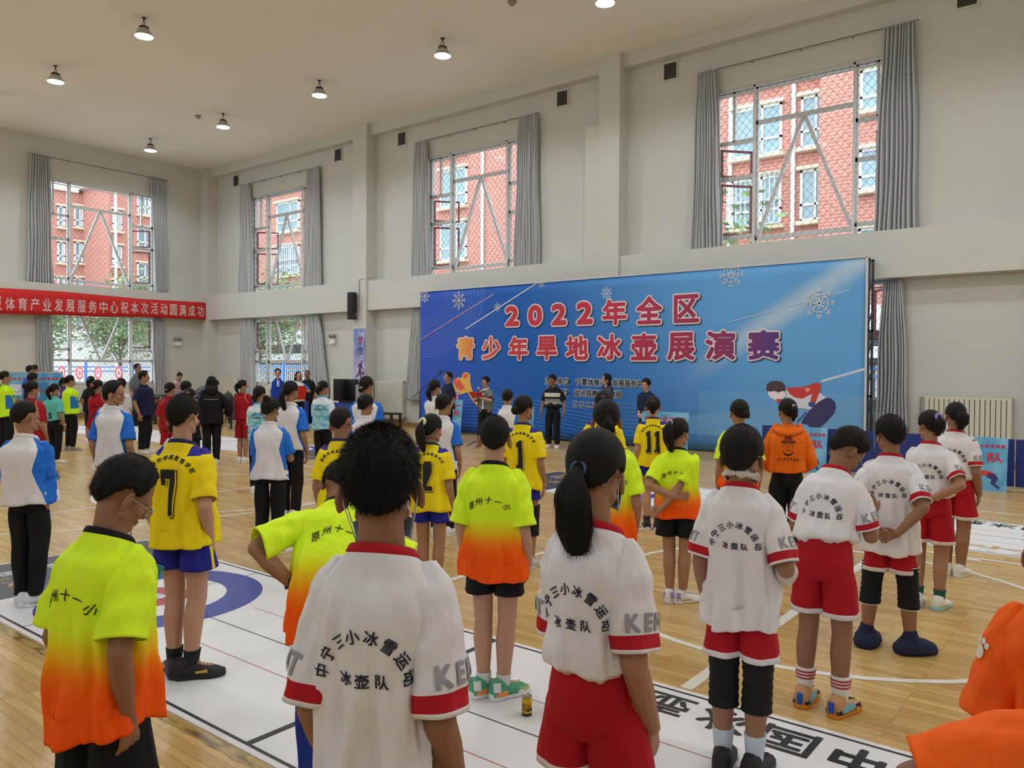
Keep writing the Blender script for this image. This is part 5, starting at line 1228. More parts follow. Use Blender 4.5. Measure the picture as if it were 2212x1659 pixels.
fence('blue and white steel fence outside the banner wall windows', ((-44, 24), (8, 24)), 2.0)
fence('blue and white steel fence outside the far wall window', ((-46, 12), (-46, 31)), 1.9)
RG = M('sign_red', (214, 96, 104), .6); SW = M('sign_white', (238, 236, 236), .6)
for i, (x, y) in enumerate(((133, 802), (172, 800), (212, 800), (256, 797))):
    p = on_x(x, y, -45.6); e = empty('round_sign', (p[0], p[1], 0)); tag(e, ('first', 'second', 'third', 'fourth')[i]+' red round sign from the left on the fence outside', 'sign', 'red round signs on the outside fence')
    q = MB(); q.poly([(0, .20*math.cos(t), 1.45+.38*math.sin(t)) for t in np.linspace(0, 2*PI, 28, endpoint=False)], (-.03, 0, 0)); q.build('disc', RG, e)
    q = MB(); q.poly([(.012, .12*math.cos(t), 1.45+.24*math.sin(t)) for t in np.linspace(0, 2*PI, 28, endpoint=False)], (-.02, 0, 0)); q.build('disc_centre', SW, e)
    q = MB(); V, F = box_text('真善同美'[i], -.08, .08, 1.30, 1.60, .04); q.add([(.018, a, b_) for a, b_ in V], F); q.build('lettering', RG, e); q = MB(); q.box(-.10, -.04, -.03, .03, 0, 1.0); q.build('post', M('fence_blue', (66, 128, 206)), e)
LEAF = NB('foliage', .7, spec=.3); LEAF = LEAF.col(LEAF.mix(LEAF.noise(LEAF.coord((3, 3, 3)), 1.5), srgb(92, 124, 78), srgb(150, 172, 124)))
BARK = M('bark', (104, 92, 80), .9)
def tree(label, x, y, z0, h, r, n_, seed, ls=.16):
    e = empty('tree', (x, y, z0)); tag(e, label, 'tree', None); rr = random.Random(seed); q = Soup(); q.rc((0, 0, 0), (0, 0, h*.45), .10+h*.01, .07)
    tips = []
    for _ in range(7):
        a = rr.uniform(0, 6.28); p = A3(math.cos(a)*r*.55, math.sin(a)*r*.55, h*rr.uniform(.5, .85)); q.rc((0, 0, h*rr.uniform(.25, .45)), p, .06, .02, n=6, k=1); tips.append(p)
    q.build('trunk', BARK, e, True); q = MB(); V = []; F = []
    for _ in range(n_):
        t = tips[rr.randrange(7)]; u = unit(A3(rr.gauss(0, 1), rr.gauss(0, 1), rr.gauss(0, 1)))*rr.random()**.5; c = t*(.75+.5*rr.random())+u*A3(r*.62, r*.62, h*.22); a = unit(A3(rr.gauss(0, 1), rr.gauss(0, 1), rr.gauss(0, .6))); b_ = unit(np.cross(a, A3(rr.gauss(0, 1), rr.gauss(0, 1), 1))); s_ = ls*rr.uniform(.6, 1.2); k_ = len(V)
        V += [c-a*s_, c-b_*s_*.5, c+a*s_, c+b_*s_*.5]; F.append((k_, k_+1, k_+2, k_+3))
    obj('crown', V, F, LEAF, e); return e
tree('leafy tree left of centre outside the far wall lower window', -52, 19.4, 0, 6.2, 2.2, 2600, 1); tree('leafy tree right of centre outside the far wall lower window', -50, 23.6, 0, 6.6, 2.4, 3000, 2); tree('leafy tree at the left edge of the far wall lower window', -57, 14.6, 0, 5.4, 1.8, 1600, 3); tree('leafy tree at the right side of the far wall windows', -54.5, 28.2, 0, 6.8, 1.8, 1600, 4)
tree('dark leafy tree outside the lower window behind the red folder', -38.6, 26, 0, 6.6, 3.0, 5200, 5); tree('leafy tree outside the corner window, beside the dark one', -44.5, 28.6, 0, 6.4, 2.2, 2000, 6)
tree('thin branch of leaves at the lower left of the right-hand upper window', -11.7, 28.0, 0, 8.9, 1.5, 420, 7, .2); tree('sparse leaves low in the window over the banner', -27.5, 29.5, 0, 7.0, 1.5, 300, 9, .2)
gm = M('yard_paving', (176, 176, 172), .9); q = MB(); q.box(-120, 60, 17.6, 90, -.3, -.02); o = q.build('outside_ground', gm); o['kind'] = 'structure'; q = MB(); q.box(-120, -29.3, -20, 17.6, -.3, -.02); o = q.build('outside_ground', gm); o['kind'] = 'structure'
q = MB(); q.box(-29.3, 60, -40, -5.5, -.3, -.02); o = q.build('outside_ground', gm); o['kind'] = 'structure'

# ------------------------------------------------------------ stage banner
BY = 16.30; bx0, bx1, bz1 = -16.27, -4.11, 4.02
e = empty('stage_banner', (0, BY, 0)); tag(e, 'huge blue event banner with red title, snowflakes and curling athlete', 'banner')
nbn = NB('stage_print', .55, spec=.3); sx_ = nbn.n('SeparateXYZ'); nbn.t.links.new(nbn.coord(), sx_.inputs[0]); X_, Z_ = sx_.outputs[0], sx_.outputs[2]
k = nbn.mix(nbn.smooth(X_, -16.5, -12.), srgb(44, 80, 190), srgb(20, 94, 180)); k = nbn.mix(nbn.smooth(nbn.add(X_, nbn.mul(Z_, .55)), -11., -4.2), k, srgb(98, 164, 222))
ray_ = nbn.add(nbn.mul(X_, -.62), Z_); k = nbn.mix(nbn.mul(nbn.mul(nbn.smooth(nbn.ma('ABSOLUTE', nbn.ma('SUBTRACT', ray_, 6.55)), .45, .0), nbn.smooth(X_, -8.2, -6.2)), .5), k, srgb(214, 222, 222))
k = nbn.mix(nbn.mul(nbn.mul(nbn.smooth(nbn.add(nbn.mul(X_, -.14), Z_), 1.90, 1.84), nbn.smooth(X_, -9.6, -6.4)), .8), k, srgb(112, 166, 212))
k = nbn.mix(nbn.mul(nbn.lt(nbn.add(nbn.mul(X_, .02), Z_), .22), nbn.gt(X_, -9.2)), k, srgb(66, 128, 196))
for sl_, of_ in ((.0, 0),): pass
lin = nbn.ma('FRACT', nbn.mul(nbn.add(Z_, nbn.mul(nbn.ma('SINE', nbn.mul(X_, .55)), .22)), 11.)); lm = nbn.mul(nbn.mul(nbn.between(lin, .0, .16), nbn.lt(Z_, 1.05)), nbn.between(X_, -14.6, -8.6)); k = nbn.mix(nbn.mul(lm, .35), k, srgb(150, 190, 226))
lin = nbn.ma('FRACT', nbn.mul(Z_, 26.)); k = nbn.mix(nbn.mul(nbn.mul(nbn.between(lin, .0, .35), nbn.mul(nbn.lt(Z_, 1.35), nbn.gt(X_, -7.6))), .3), k, srgb(160, 204, 232))
cx_ = nbn.ma('SUBTRACT', X_, -16.3); cz_ = nbn.ma('SUBTRACT', Z_, 3.9); rd = nbn.ma('SQRT', nbn.add(nbn.mul(cx_, cx_), nbn.mul(cz_, nbn.mul(cz_, 1.9)))); lin = nbn.ma('FRACT', nbn.mul(rd, 9.)); k = nbn.mix(nbn.mul(nbn.mul(nbn.between(lin, 0, .12), nbn.between(rd, .9, 2.5)), .35), k, srgb(170, 196, 232))
nbn.bump(nbn.noise(nbn.coord((.8, 1, 1.4)), 1.2, 2), .25, .04)
q = MB(); n_ = 100; V = [(bx0+(bx1-bx0)*i/n_, .010*math.sin(i*.4)*math.sin(j*.8), .03+(bz1-.03)*j/16) for j in range(17) for i in range(n_+1)]
o = obj('printed_sheet', V, grid_faces(17, n_+1, 0, False), nbn.col(k), e, True); s_ = o.modifiers.new('t', 'SOLIDIFY'); s_.thickness = .006; s_.offset = 1; PEND.append(o)
TR = M('truss_steel', (90, 92, 96), .5, .5); q = MB()
for y in (.12, .42):
    for x in np.linspace(bx0+.03, bx1+.01, 7): q.bar((x, y, 0), (x, y, bz1-.02), .04, .04)
    for z in (.06, 1.3, 2.6, bz1-.03): q.bar((bx0, y, z), (bx1+.03, y, z), .04, .04)
for x in np.linspace(bx0+.03, bx1+.01, 7):
    for z in np.arange(.3, 3.6, .6): q.bar((x, .12, z), (x, .42, z+.3), .025, .025)
q.build('truss_frame', TR, e); q = MB(); q.bar((bx0, -.012, bz1), (bx1+.02, -.012, bz1), .03, .03); q.bar((bx1+.01, -.012, .02), (bx1+.01, -.012, bz1), .04, .03); q.build('edge_trim', M('trim_pale', (206, 206, 206), .5), e)
def bp(x, y): p = on_y(x, y, BY); return p[0], p[2]
tm = NB('title_print', .5); sx_ = tm.n('SeparateXYZ'); tm.t.links.new(tm.coord(), sx_.inputs[0]); cr_ = tm.n('ValToRGB'); mr = tm.n('MapRange'); tm.t.links.new(sx_.outputs[0], mr.inputs[0]); mr.inputs[1].default_value = -15.2; mr.inputs[2].default_value = -6.0; tm.t.links.new(mr.outputs[0], cr_.inputs[0])
el_ = cr_.color_ramp.elements; el_[0].color = (*srgb(236, 186, 78), 1); el_[0].position = .02; el_[1].color = (*srgb(84, 44, 122), 1)
for p_, c_ in ((.10, (226, 120, 60)), (.22, (196, 44, 56)), (.55, (186, 34, 62)), (.85, (150, 34, 84))): t_ = el_.new(p_); t_.color = (*srgb(*c_), 1)
TITLE = tm.col(cr_.outputs[0]); OUTL = M('title_outline', (232, 214, 216), .5, var=0); SHD = M('title_shadow', (40, 60, 96), .6, var=0)
row1 = [('2', 1093, 1122, 662, 704), ('0', 1142, 1172, 660, 703), ('2', 1193, 1224, 657, 702), ('2', 1247, 1281, 653, 700), ('年', 1302, 1355, 648, 702), ('全', 1375, 1432, 641, 700), ('区', 1456, 1512, 637, 697)]
row2 = [('青', 988, 1026, 728, 777), ('少', 1042, 1082, 727, 777), ('年', 1100, 1142, 727, 778), ('旱', 1160, 1205, 726, 778), ('地', 1223, 1272, 725, 778), ('冰', 1291, 1344, 722, 778), ('壶', 1364, 1420, 720, 779), ('展', 1442, 1502, 718, 779), ('演', 1524, 1590, 714, 778), ('赛', 1615, 1686, 713, 778)]
for ch, x0, x1, y0, y1 in row1+row2:
    X0, Z1 = bp(x0, y0); X1, Z0 = bp(x1, y1); V0, F0 = box_text(ch, X0+.03, X1-.03, Z0+.03, Z1-.03, 0); big_ = ord(ch) > 200
    a = MB(); V, F = bold(V0, F0, .024 if big_ else .038, 8); a.add([(x, -.026, z) for x, z in V], F); t_ = a.build('title_character', TITLE, e)
    a = MB(); V, F = bold(V0, F0, .056 if big_ else .072, 12); a.add([(x, -.021, z) for x, z in V], F); a.build('outline', OUTL, t_); a = MB(); a.add([(x+.025, -.016, z-.025) for x, z in V], F); a.build('shadow', SHD, t_)
SB = M('print_black2', (30, 34, 44), .6, var=0); SO = M('print_white2', (214, 220, 228), .6, var=0)
def small(txt, xa, ya, xb, yb, hpx, name):
    """row of characters between two pixel points on the banner"""
    a = MB(); b1 = MB(); n_ = len(txt)
    for i, ch in enumerate(txt):
        f = i/(n_-1); cx, cy = xa+(xb-xa)*f, ya+(yb-ya)*f; X, Z = bp(cx, cy); s_ = hpx*(bp(cx, cy)[1]-bp(cx, cy+1)[1]); 
        if ch == ' ': continue
        w_ = s_*(.92 if ord(ch) > 0x2500 else .35)
        if ch == '：':
            for dz in (-.22, .1): a.box(X-.12-.02, X-.12+.02, -.02, -.016, Z+dz*s_-.02, Z+dz*s_+.02)
            continue
        if ch == '二': V, F = box_text(ch, X-w_/2, X+w_/2, Z-s_*.4, Z+s_*.4, 0)
        else: V, F = box_text(ch, X-w_/2, X+w_/2, Z-s_/2, Z+s_/2, 0)
        V0, F0 = V, F; V, F = bold(V0, F0, .006, 4); a.add([(x, -.020, z) for x, z in V], F); V, F = bold(V0, F0, .018, 8)
        b1.add([(x, -.016, z) for x, z in V], F)
    t_ = a.build(name, SB, e); b1.build('outline', SO, t_)
small('主办单位：宁夏体育产业发展服务中心', 1184, 823, 1396, 829, 15, 'organiser_line'); small('承办单位：盐池县教育体育局', 1184, 846, 1337, 852, 15, 'organiser_line'); small('二〇二二年八月', 1243, 873, 1325, 877, 12, 'date_line')
SN = M('snow_print', (206, 214, 224), .5, var=0)
for (x, y, r) in ((992, 649, 20), (918, 640, 15), (1075, 664, 10), (1170, 612, 10), (1311, 634, 14), (1580, 594, 29), (1770, 655, 34)):
    X, Z = bp(x, y); R = r*(bp(x, y)[1]-bp(x, y+1)[1]); q = MB()
    for j in range(8):
        a = j*PI/4+PI/8*0; d = (math.sin(a), math.cos(a)); 
        P = lambda t, s_=0, d=d: (min(max(X+d[0]*t+d[1]*s_, bx0), bx1), -.014, min(Z+d[1]*t-d[0]*s_, bz1-.01))
        w_ = R*.07; q.bar(P(0), P(R), w_, .004, up=(0, 1, 0))
        for t in (.42, .68): q.bar(P(R*t), P(R*(t+.2), R*.19), w_*.8, .004, up=(0, 1, 0)); q.bar(P(R*t), P(R*(t+.2), -R*.19), w_*.8, .004, up=(0, 1, 0))
    q.build('snowflake', SN, e)
q = MB()
for (xa, ya), (xb, yb), w_ in (((1006, 711), (1163, 610), .03), ((1774, 824), (1868, 797), .045), ((1570, 697), (1860, 620), .012)): a, b_ = bp(xa, ya), bp(xb, yb); q.bar((a[0], -.013, a[1]), (b_[0], -.013, b_[1]), w_, .003, up=(0, 1, 0))
q.build('streak_print', SN, e); q = MB(); a, b_ = bp(909, 734), bp(1067, 635); q.bar((a[0], -.013, a[1]), (b_[0], -.013, b_[1]), .03, .003, up=(0, 1, 0)); q.build('streak_print', M('streak_pink', (176, 140, 190), .6), e)
def pprint(name, pts, ox, oy, k_, mat, d=.014):
    q = MB(); P_ = []
    for x, y in pts: X, Z = bp(ox+x/k_, oy+y/k_); P_.append((X, -d, Z))
    q.poly(P_, (0, .002, 0)); return q.build(name, mat, fig)
fig = empty('curling_athlete_print'); fig.parent = e
c6 = (1400, 540, 3.607)
grow = lambda pts, g_: [(x+(x-1200)/abs(x-1200+.1)*0+0, y) for x, y in pts]
pprint('trouser_print', [(1270, 1240), (1330, 1180), (1390, 1150), (1430, 1158), (1458, 1185), (1466, 1220), (1452, 1270), (1400, 1330), (1335, 1390), (1440, 1430), (1205, 1440), (1192, 1380), (1200, 1330), (1228, 1285)], *c6, M('p_indigo', (62, 56, 104), .6), .0135)
pprint('body_print', [(1075, 1080), (1110, 1120), (1150, 1150), (1200, 1158), (1260, 1130), (1330, 1108), (1390, 1150), (1330, 1182), (1265, 1243), (1180, 1232), (1100, 1205), (1080, 1150)], *c6, M('p_white', (214, 216, 226), .6), .0145)
pprint('sleeve_print', [(1075, 1075), (1150, 1070), (1225, 1064), (1290, 1038), (1325, 1034), (1346, 1046), (1346, 1080), (1330, 1130), (1306, 1192), (1264, 1182), (1280, 1120), (1240, 1140), (1200, 1160), (1150, 1150), (1108, 1125)], *c6, M('p_red', (204, 60, 58), .6), .0160)
pprint('face_print', [(935, 1100), (1070, 1100), (1076, 1140), (1040, 1166), (1000, 1174), (978, 1160), (955, 1150), (940, 1128)], *c6, M('p_skin', (232, 224, 228), .6), .0150)
pprint('hair_print', [(922, 1080), (930, 1045), (958, 1024), (1000, 1018), (1045, 1028), (1070, 1055), (1072, 1100), (1045, 1098), (1016, 1112), (990, 1095), (955, 1104), (928, 1098)], *c6, M('p_hair', (74, 56, 62), .6), .0165)
pprint('glove_print', [(1255, 1184), (1306, 1190), (1300, 1215), (1272, 1226), (1250, 1210)], *c6, M('p_blue', (56, 66, 150), .6), .0170)
pprint('scarf_print', [(1000, 1160), (1040, 1160), (1030, 1180), (1010, 1195)], *c6, M('p_red', (204, 60, 58)), .0170)
pprint('patch_print', [(1222, 1080), (1250, 1070), (1268, 1092), (1240, 1112)], *c6, M('p_patch', (224, 150, 144), .6), .0175)
pprint('broom_print', [(1228, 1262), (1238, 1262), (1168, 1345), (1156, 1340)], *c6, M('p_blue', (56, 66, 150)), .0170)
fig = empty('skier_print'); fig.parent = e; c5 = (900, 540, 3.352)
OY = M('p_amber', (236, 178, 80), .6, var=.3, scale=9); RO = M('p_orange', (220, 90, 60), .6, var=.4, scale=7); MG = M('p_magenta', (176, 60, 130), .6, var=.4, scale=8)
pprint('jacket_print', [(330, 905), (345, 888), (372, 886), (390, 905), (390, 950), (402, 1010), (450, 1100), (445, 1135), (400, 1080), (370, 1030), (312, 1050), (275, 1022), (265, 950), (300, 922), (328, 930)], *c5, OY, .0135)
pprint('shading_print', [(275, 960), (300, 930), (330, 960), (350, 1000), (320, 1020), (290, 1000)], *c5, RO, .0150); pprint('shading_print', [(335, 900), (375, 895), (370, 925), (345, 930)], *c5, RO, .0150); pprint('shading_print', [(380, 1020), (402, 1030), (440, 1110), (420, 1090), (390, 1050)], *c5, RO, .0150)
pprint('leg_print', [(268, 1045), (300, 1012), (312, 1060), (305, 1100), (312, 1128), (290, 1130), (268, 1100), (255, 1080)], *c5, MG, .0145); pprint('pole_print', [(272, 960), (280, 892), (284, 894), (280, 960)], *c5, MG, .0145); pprint('leg_print', [(292, 1010), (306, 1005), (300, 1060), (306, 1110), (294, 1100)], *c5, M('p_lightblue', (150, 190, 230), .6), .0155)

# ------------------------------------------------------------ blue court barriers
NV = M('barrier_navy', (34, 50, 122), .75, var=.08, scale=2.); NB2 = M('barrier_blue', (40, 66, 150), .75, var=.08, scale=2.)
def barrier(a, b_, label, mat=NV, lean=0., hh=.76):
    a = A3(a[0], a[1], 0); b_ = A3(b_[0], b_[1], 0); L = np.linalg.norm(b_-a); rz = math.atan2(b_[1]-a[1], b_[0]-a[0]); e = empty('court_barrier', tuple((a+b_)/2), rz); tag(e, label, 'barrier', 'blue cloth court barriers')
    q = MB(); q.box(-L/2+.01, L/2-.01, -.012, .012, .03, hh); q.build('cloth_cover', mat, e); q = MB()
    for x in (-L/2+.2, L/2-.2): q.bar((x, -.17, .012), (x, .17, .012), .025, .02)
    q.build('foot', M('iron_black', (30, 30, 34), .5), e)
    q = MB(); V, F = flat_text('SPORT', .05, .01, 1.1, .25); q.add([(x+L/2-.35, -.0145, y+.16) for x, y in V], F); q.build('small_mark', M('mark_white', (190, 200, 220), .6), e); return e
P_ = [(-5.55, 14.72), (-3.50, 14.52), (-1.42, 14.30), (.66, 14.1), (2.7, 13.9)]
for i, lb in enumerate(('dark blue barrier panel behind the orange hoodie', 'dark blue barrier panel behind the bowed boy with glasses', 'dark blue barrier panel at the right edge behind the girls')): barrier(P_[i], P_[i+1], lb)
barrier(P_[3], P_[4], 'dark blue barrier panel cut by the right edge')
barrier((-24.4, 15.1), (-23.1, 15.05), 'blue barrier panel beside the black-jacketed woman', NB2, hh=.80); barrier((-23.05, 15.05), (-21.9, 15.1), 'blue barrier panel behind the red-shirted ponytail girl', NB2, hh=.80); barrier((-20.75, 14.6), (-19.6, 14.9), 'blue barrier panel in front of the man in black', NB2, hh=.82); barrier((-19.45, 15.3), (-16.9, 15.2), 'wide blue barrier panel under the television', NB2, hh=.76)

# team sign boards
def board(pos, rz, w_, h_, label, txt=True, big='队', z0=.0, lean=.12, leg=True):
    e = empty('team_sign_board', pos, rz); tag(e, label, 'sign board', 'light blue team sign boards')
    bb = NB('board_print', .45); bb2 = bb.noise(bb.coord((3, 3, 3)), 1., 2); m_ = _mc.get('board_print') or bb.col(bb.mix(bb.smooth(bb2, .3, .7), srgb(64, 146, 198), srgb(128, 190, 222))); _mc['board_print'] = m_
    q = MB(); q.add([(-w_/2, 0, z0), (w_/2, 0, z0), (w_/2, lean, z0+h_), (-w_/2, lean, z0+h_), (-w_/2, .012, z0), (w_/2, .012, z0), (w_/2, lean+.012, z0+h_), (-w_/2, lean+.012, z0+h_)], [(0, 1, 2, 3), (4, 7, 6, 5), (0, 4, 5, 1), (1, 5, 6, 2), (2, 6, 7, 3), (3, 7, 4, 0)]); q.build('panel', m_, e)
    S_ = lambda x, z, d=.004: (x, lean*(z/h_)-d, z0+z)
    q = MB(); V, F = flat_text('旱地冰壶展演赛', w_*.115, .03, 1.12); q.add([S_(x, h_*.84+y) for x, y in V], F); q.build('heading', M('title_red', (190, 50, 70), .6), e)
    if big:
        q = MB(); V, F = box_text(big, w_*.02, w_*.40, h_*.54, h_*.72, .04); q.add([S_(x, y) for x, y in V], F); V, F = box_text('球', -w_*.42, -w_*.05, h_*.54, h_*.72, .04); q.build('team_lettering', M('title_red', (190, 50, 70)), e)
    for nm, pts, c_ in (('torso_print', [(-.3, .34), (-.05, .38), (.15, .36), (.16, .30), (-.1, .28), (-.16, .16), (-.2, .16), (-.2, .28)], (206, 62, 64)), ('leg_print', [(.05, .34), (.22, .33), (.30, .24), (.22, .14), (.36, .08), (.30, .05), (.12, .14), (.14, .22), (0, .26)], (44, 50, 110)), ('head_print', [(-.36, .36), (-.34, .42), (-.26, .43), (-.24, .37), (-.30, .33)], (56, 44, 60))):
        q = MB(); q.poly([S_(x*w_, z*h_, .003) for x, z in pts], (0, -.001, 0)); q.build(nm, M('pb_%d' % c_[0], c_, .6), e)
    return e
rzv = lambda x: math.atan2(ray(x, 800)[1], ray(x, 800)[0])-PI/2
def gp(x, y): p = on_z(x, y, 0); return (p[0], p[1], 0)
p = gp(1760, 1018); board((p[0], p[1]-.3, 0), 0, .55, .80, 'light blue team sign board right of the orange hoodie', lean=.10)
p = gp(2130, 1058); board((p[0], p[1]-.1, 0), -.06, .55, .80, 'light blue team sign board beside the rightmost ponytail girl', lean=.10)
p = gp(990, 938); board((p[0], p[1]-.25, 0), .2, .52, .95, 'light blue team sign board at the left foot of the stage banner', lean=.12)
p = gp(1432, 992); board((p[0], p[1], 0), .1, 1.0, .95, 'wide light blue sign board behind the number eleven player', lean=.10, big=None)
p = gp(1140, 960); board((p[0], p[1]-.2, 0), .2, .5, .90, 'light blue sign board glimpsed beside the masked number one player', lean=.10, big=None)
# exhibition board at the far left
p = on_x(74, 860, -25.4); e = empty('exhibition_board', (p[0], p[1], 0), -1.15+PI/2+.0); e.rotation_euler = (0, 0, rzv(74)); tag(e, 'large blue exhibition board behind the group at the left edge', 'board')
q = MB(); q.box(-.72, .72, -.01, .02, .62, 1.62); q.build('panel', _mc['board_print'], e); q = MB(); q.box(-.74, .74, -.016, .024, 1.60, 1.635); q.box(-.74, .74, -.016, .024, .60, .63); q.box(-.74, -.715, -.016, .024, .6, 1.63); q.box(.715, .74, -.016, .024, .6, 1.63)
for x in (-.6, .6): q.bar((x, .0, 0), (x, .0, .62), .03, .03); q.bar((x, -.2, .015), (x, .3, .015), .03, .03)
q.build('frame', M('frame_grey', (170, 176, 180), .5), e); q = MB(); V, F = flat_text('全区青少年旱地冰壶展演赛', .095, .03, 1.12); q.add([(x, -.018, y+1.43) for x, y in V], F); q.build('heading', M('title_red', (190, 50, 70)), e)
q = MB(); q.box(-.62, -.32, -.018, -.012, .95, 1.27); q.box(.25, .58, -.018, -.012, .95, 1.27); q.build('photo_card', M('card_white', (216, 224, 228), .6), e); q = MB(); q.tube([(-.6, -.02, 1.0), (-.5, -.02, 1.08), (-.42, -.02, 1.02), (-.35, -.02, 1.1)], .006, 6); q.box(.36, .42, -.022, -.019, 1.12, 1.2); q.box(.47, .53, -.022, -.019, 1.05, 1.1); q.build('sketch', M('p_dark', (60, 60, 66), .6), e)

# ------------------------------------------------------------ television, bench, stage boxes, tables, stands
p = on_y(744, 880, 15.9); e = empty('television', (p[0], 15.95, 0), .02); tag(e, 'large black television on a stand under the poster', 'television'); q = MB(); q.box(-.55, .55, -.03, .03, .78, 1.46); q.build('housing', M('tv_black', (26, 27, 30), .4), e); q = MB(); q.box(-.53, .53, -.034, -.029, .80, 1.44); q.build('screen', M('tv_screen', (16, 17, 20), .15), e)
q = MB(); q.box(-.3, .3, -.03, .05, .0, .80); q.box(-.45, .45, -.25, .25, 0, .04); q.build('stand', M('iron_black', (30, 30, 34)), e); q = MB(); q.box(.56, .70, -.1, .1, 0, 1.3); q.build('side_box', M('grey_box', (150, 152, 150), .6), e)
p = gp(836, 925); e = empty('bench', (p[0], p[1], 0), 0); tag(e, 'dark wooden stool table left of the stage banner', 'bench'); q = MB(); q.box(-.42, .42, -.22, .22, .42, .47); q.build('seat', M('dark_wood', (58, 44, 38), .5), e)
for sx_2 in (-1, 1):
    for sy in (-1, 1): q = MB(); q.box(sx_2*.38-.03, sx_2*.38+.03, sy*.18-.03, sy*.18+.03, 0, .42); q.build('leg', M('dark_wood', (58, 44, 38)), e)
for (x, y, s_, lb) in ((338, 900, .75, 'black wheeled equipment box behind the man in the navy polo'), (352, 892, .9, 'second black equipment box farther along the wall')):
    p = at_d(x, y, 25.2 if s_ < .8 else 27); e = empty('equipment_box', (p[0], p[1], 0)); tag(e, lb, 'equipment box', 'black equipment boxes'); q = MB(); q.box(-s_*.6, s_*.6, -.3, .3, .08, .85); q.build('case', M('case_black', (28, 28, 32), .6), e); q = MB(); q.box(-s_*.2, s_*.2, -.31, -.299, .62, .72); q.build('label_plate', M('plate_grey', (110, 112, 116), .5), e); q = MB()
    for a in (-1, 1): q.tube([(a*s_*.5, -.25, .04), (a*s_*.5, -.2, .04)], .04, 12)
    q.build('wheel', M('iron_black', (30, 30, 34)), e)
p = at_d(425, 860, 25.5); e = empty('judges_table', (p[0], p[1], 0), .3); tag(e, 'blue-topped folding table where two staff lean over', 'table'); q = MB(); q.box(-1.2, 1.2, -.3, .3, .71, .75); q.build('tabletop', M('table_blue', (70, 130, 200), .5), e)
for a in (-1, 1):
    for b2 in (-1, 1): q = MB(); q.box(a*1.1-.02, a*1.1+.02, b2*.25-.02, b2*.25+.02, 0, .71); q.build('leg', M('iron_black', (30, 30, 34)), e)
p = at_d(483, 855, 23.6); e = empty('side_table', (p[0], p[1], 0), 0); tag(e, 'small black table behind the left blue barrier', 'table'); q = MB(); q.box(-.6, .9, -.3, .3, .74, .78); q.build('tabletop', M('case_black', (28, 28, 32)), e)
for a in (-.5, .8):
    for b2 in (-1, 1): q = MB(); q.box(a-.02, a+.02, b2*.25-.02, b2*.25+.02, 0, .74); q.build('leg', M('iron_black', (30, 30, 34)), e)
q = Soup(); rings = []
for f, w_, d_ in ((0, .18, .10), (.05, .2, .12), (.16, .19, .12), (.24, .14, .09), (.28, .06, .04)): rings.append([(w_*math.cos(a), d_*math.sin(a), f) for a in np.linspace(0, 2*PI, 20, endpoint=False)])
q.loft(rings); o = q.build('backpack', M('pack_olive', (52, 58, 48), .8), None, True); o.location = (p[0]+.32, p[1]-.05, .78); tag(o, 'dark olive backpack on the small black table', 'backpack'); q = MB(); q.tube([(-.04, 0, .27), (-.03, 0, .33), (.03, 0, .33), (.04, 0, .27)], .01, 6); q.build('strap', M('pack_olive', (52, 58, 48)), o); q = MB(); q.box(-.08, .08, -.15, -.11, .04, .14); q.build('pocket', M('pack_olive', (52, 58, 48)), o)
def mic_stand(pos, rz, h_, label, boom):
    e = empty('microphone_stand', pos, rz); tag(e, label, 'microphone stand', 'black microphone stands'); K_ = M('iron_black', (30, 30, 34)); q = MB(); q.tube([(0, 0, .12), (0, 0, h_)], .012, 8); q.build('pole', K_, e, True)
    for j in range(3): a = j*2*PI/3+.4; q = MB(); q.tube([(0, 0, .16), (.32*math.cos(a), .32*math.sin(a), .012)], .011, 8); q.build('leg', K_, e, True)
    q = MB(); q.tube([(boom[0]*-.35, 0, h_-boom[1]*.35), (boom[0], 0, h_+boom[1])], .009, 8); q.build('boom_arm', K_, e, True); q = Soup(); q.rc((boom[0], 0, h_+boom[1]), (boom[0]*1.16, 0, h_+boom[1]*1.16), .018, .026); q.build('microphone', K_, e, True)
p = at_d(907, 800, 17.4); mic_stand((p[0], p[1], 0), rzv(907), 1.30, 'black boom microphone stand left of the stage banner', (.42, .38)); p = gp(1032, 966); mic_stand((p[0], p[1], 0), rzv(1036), 1.22, 'black microphone stand in front of the speaking woman', (.12, .05))

# ------------------------------------------------------------ can and bottle on the floor
p = gp(1138, 1546); z0 = .0068; e = empty('drink_can', (p[0], p[1], z0), math.atan2(ray(1138, 1500)[1], ray(1138, 1500)[0])+PI); tag(e, 'small gold drink can standing on the white mat', 'drink can')
s_ = .93; q = MB(); q.lathe([(0, .0), (.022, .0), (.0255, .004), (.0265, .010), (.0265, .078), (.0245, .086)], n=36); q.V = [(x*1.0*s_*1.08, y*s_*1.08, z*s_*1.12) for x, y, z in q.V]; q.build('can_body', M('can_gold', (206, 172, 20), .3, .5), e, True)
q = MB(); q.lathe([(.0253, .0955), (.0265, .0975), (.0250, .0990), (.0235, .096), (0, .0955)], n=36); q.build('rim', M('can_steel', (190, 190, 188), .25, .9), e, True); q = MB(); q.lathe([(.0287*s_, .0005), (.0287*s_, .014), (.0280*s_, .014)], n=36); q.build('base_band', M('can_dark', (40, 36, 50), .4), e, True)
q = MB(); q.tube([(.012*math.cos(a)-.004, .008*math.sin(a), .0985) for a in np.linspace(0, 2*PI, 13)], .0015, 6, False); q.build('pull_tab', M('can_steel', (190, 190, 188)), e, True)
rw = .0294; cyl = lambda x, z: (rw*math.cos(x/rw), rw*math.sin(x/rw), z)
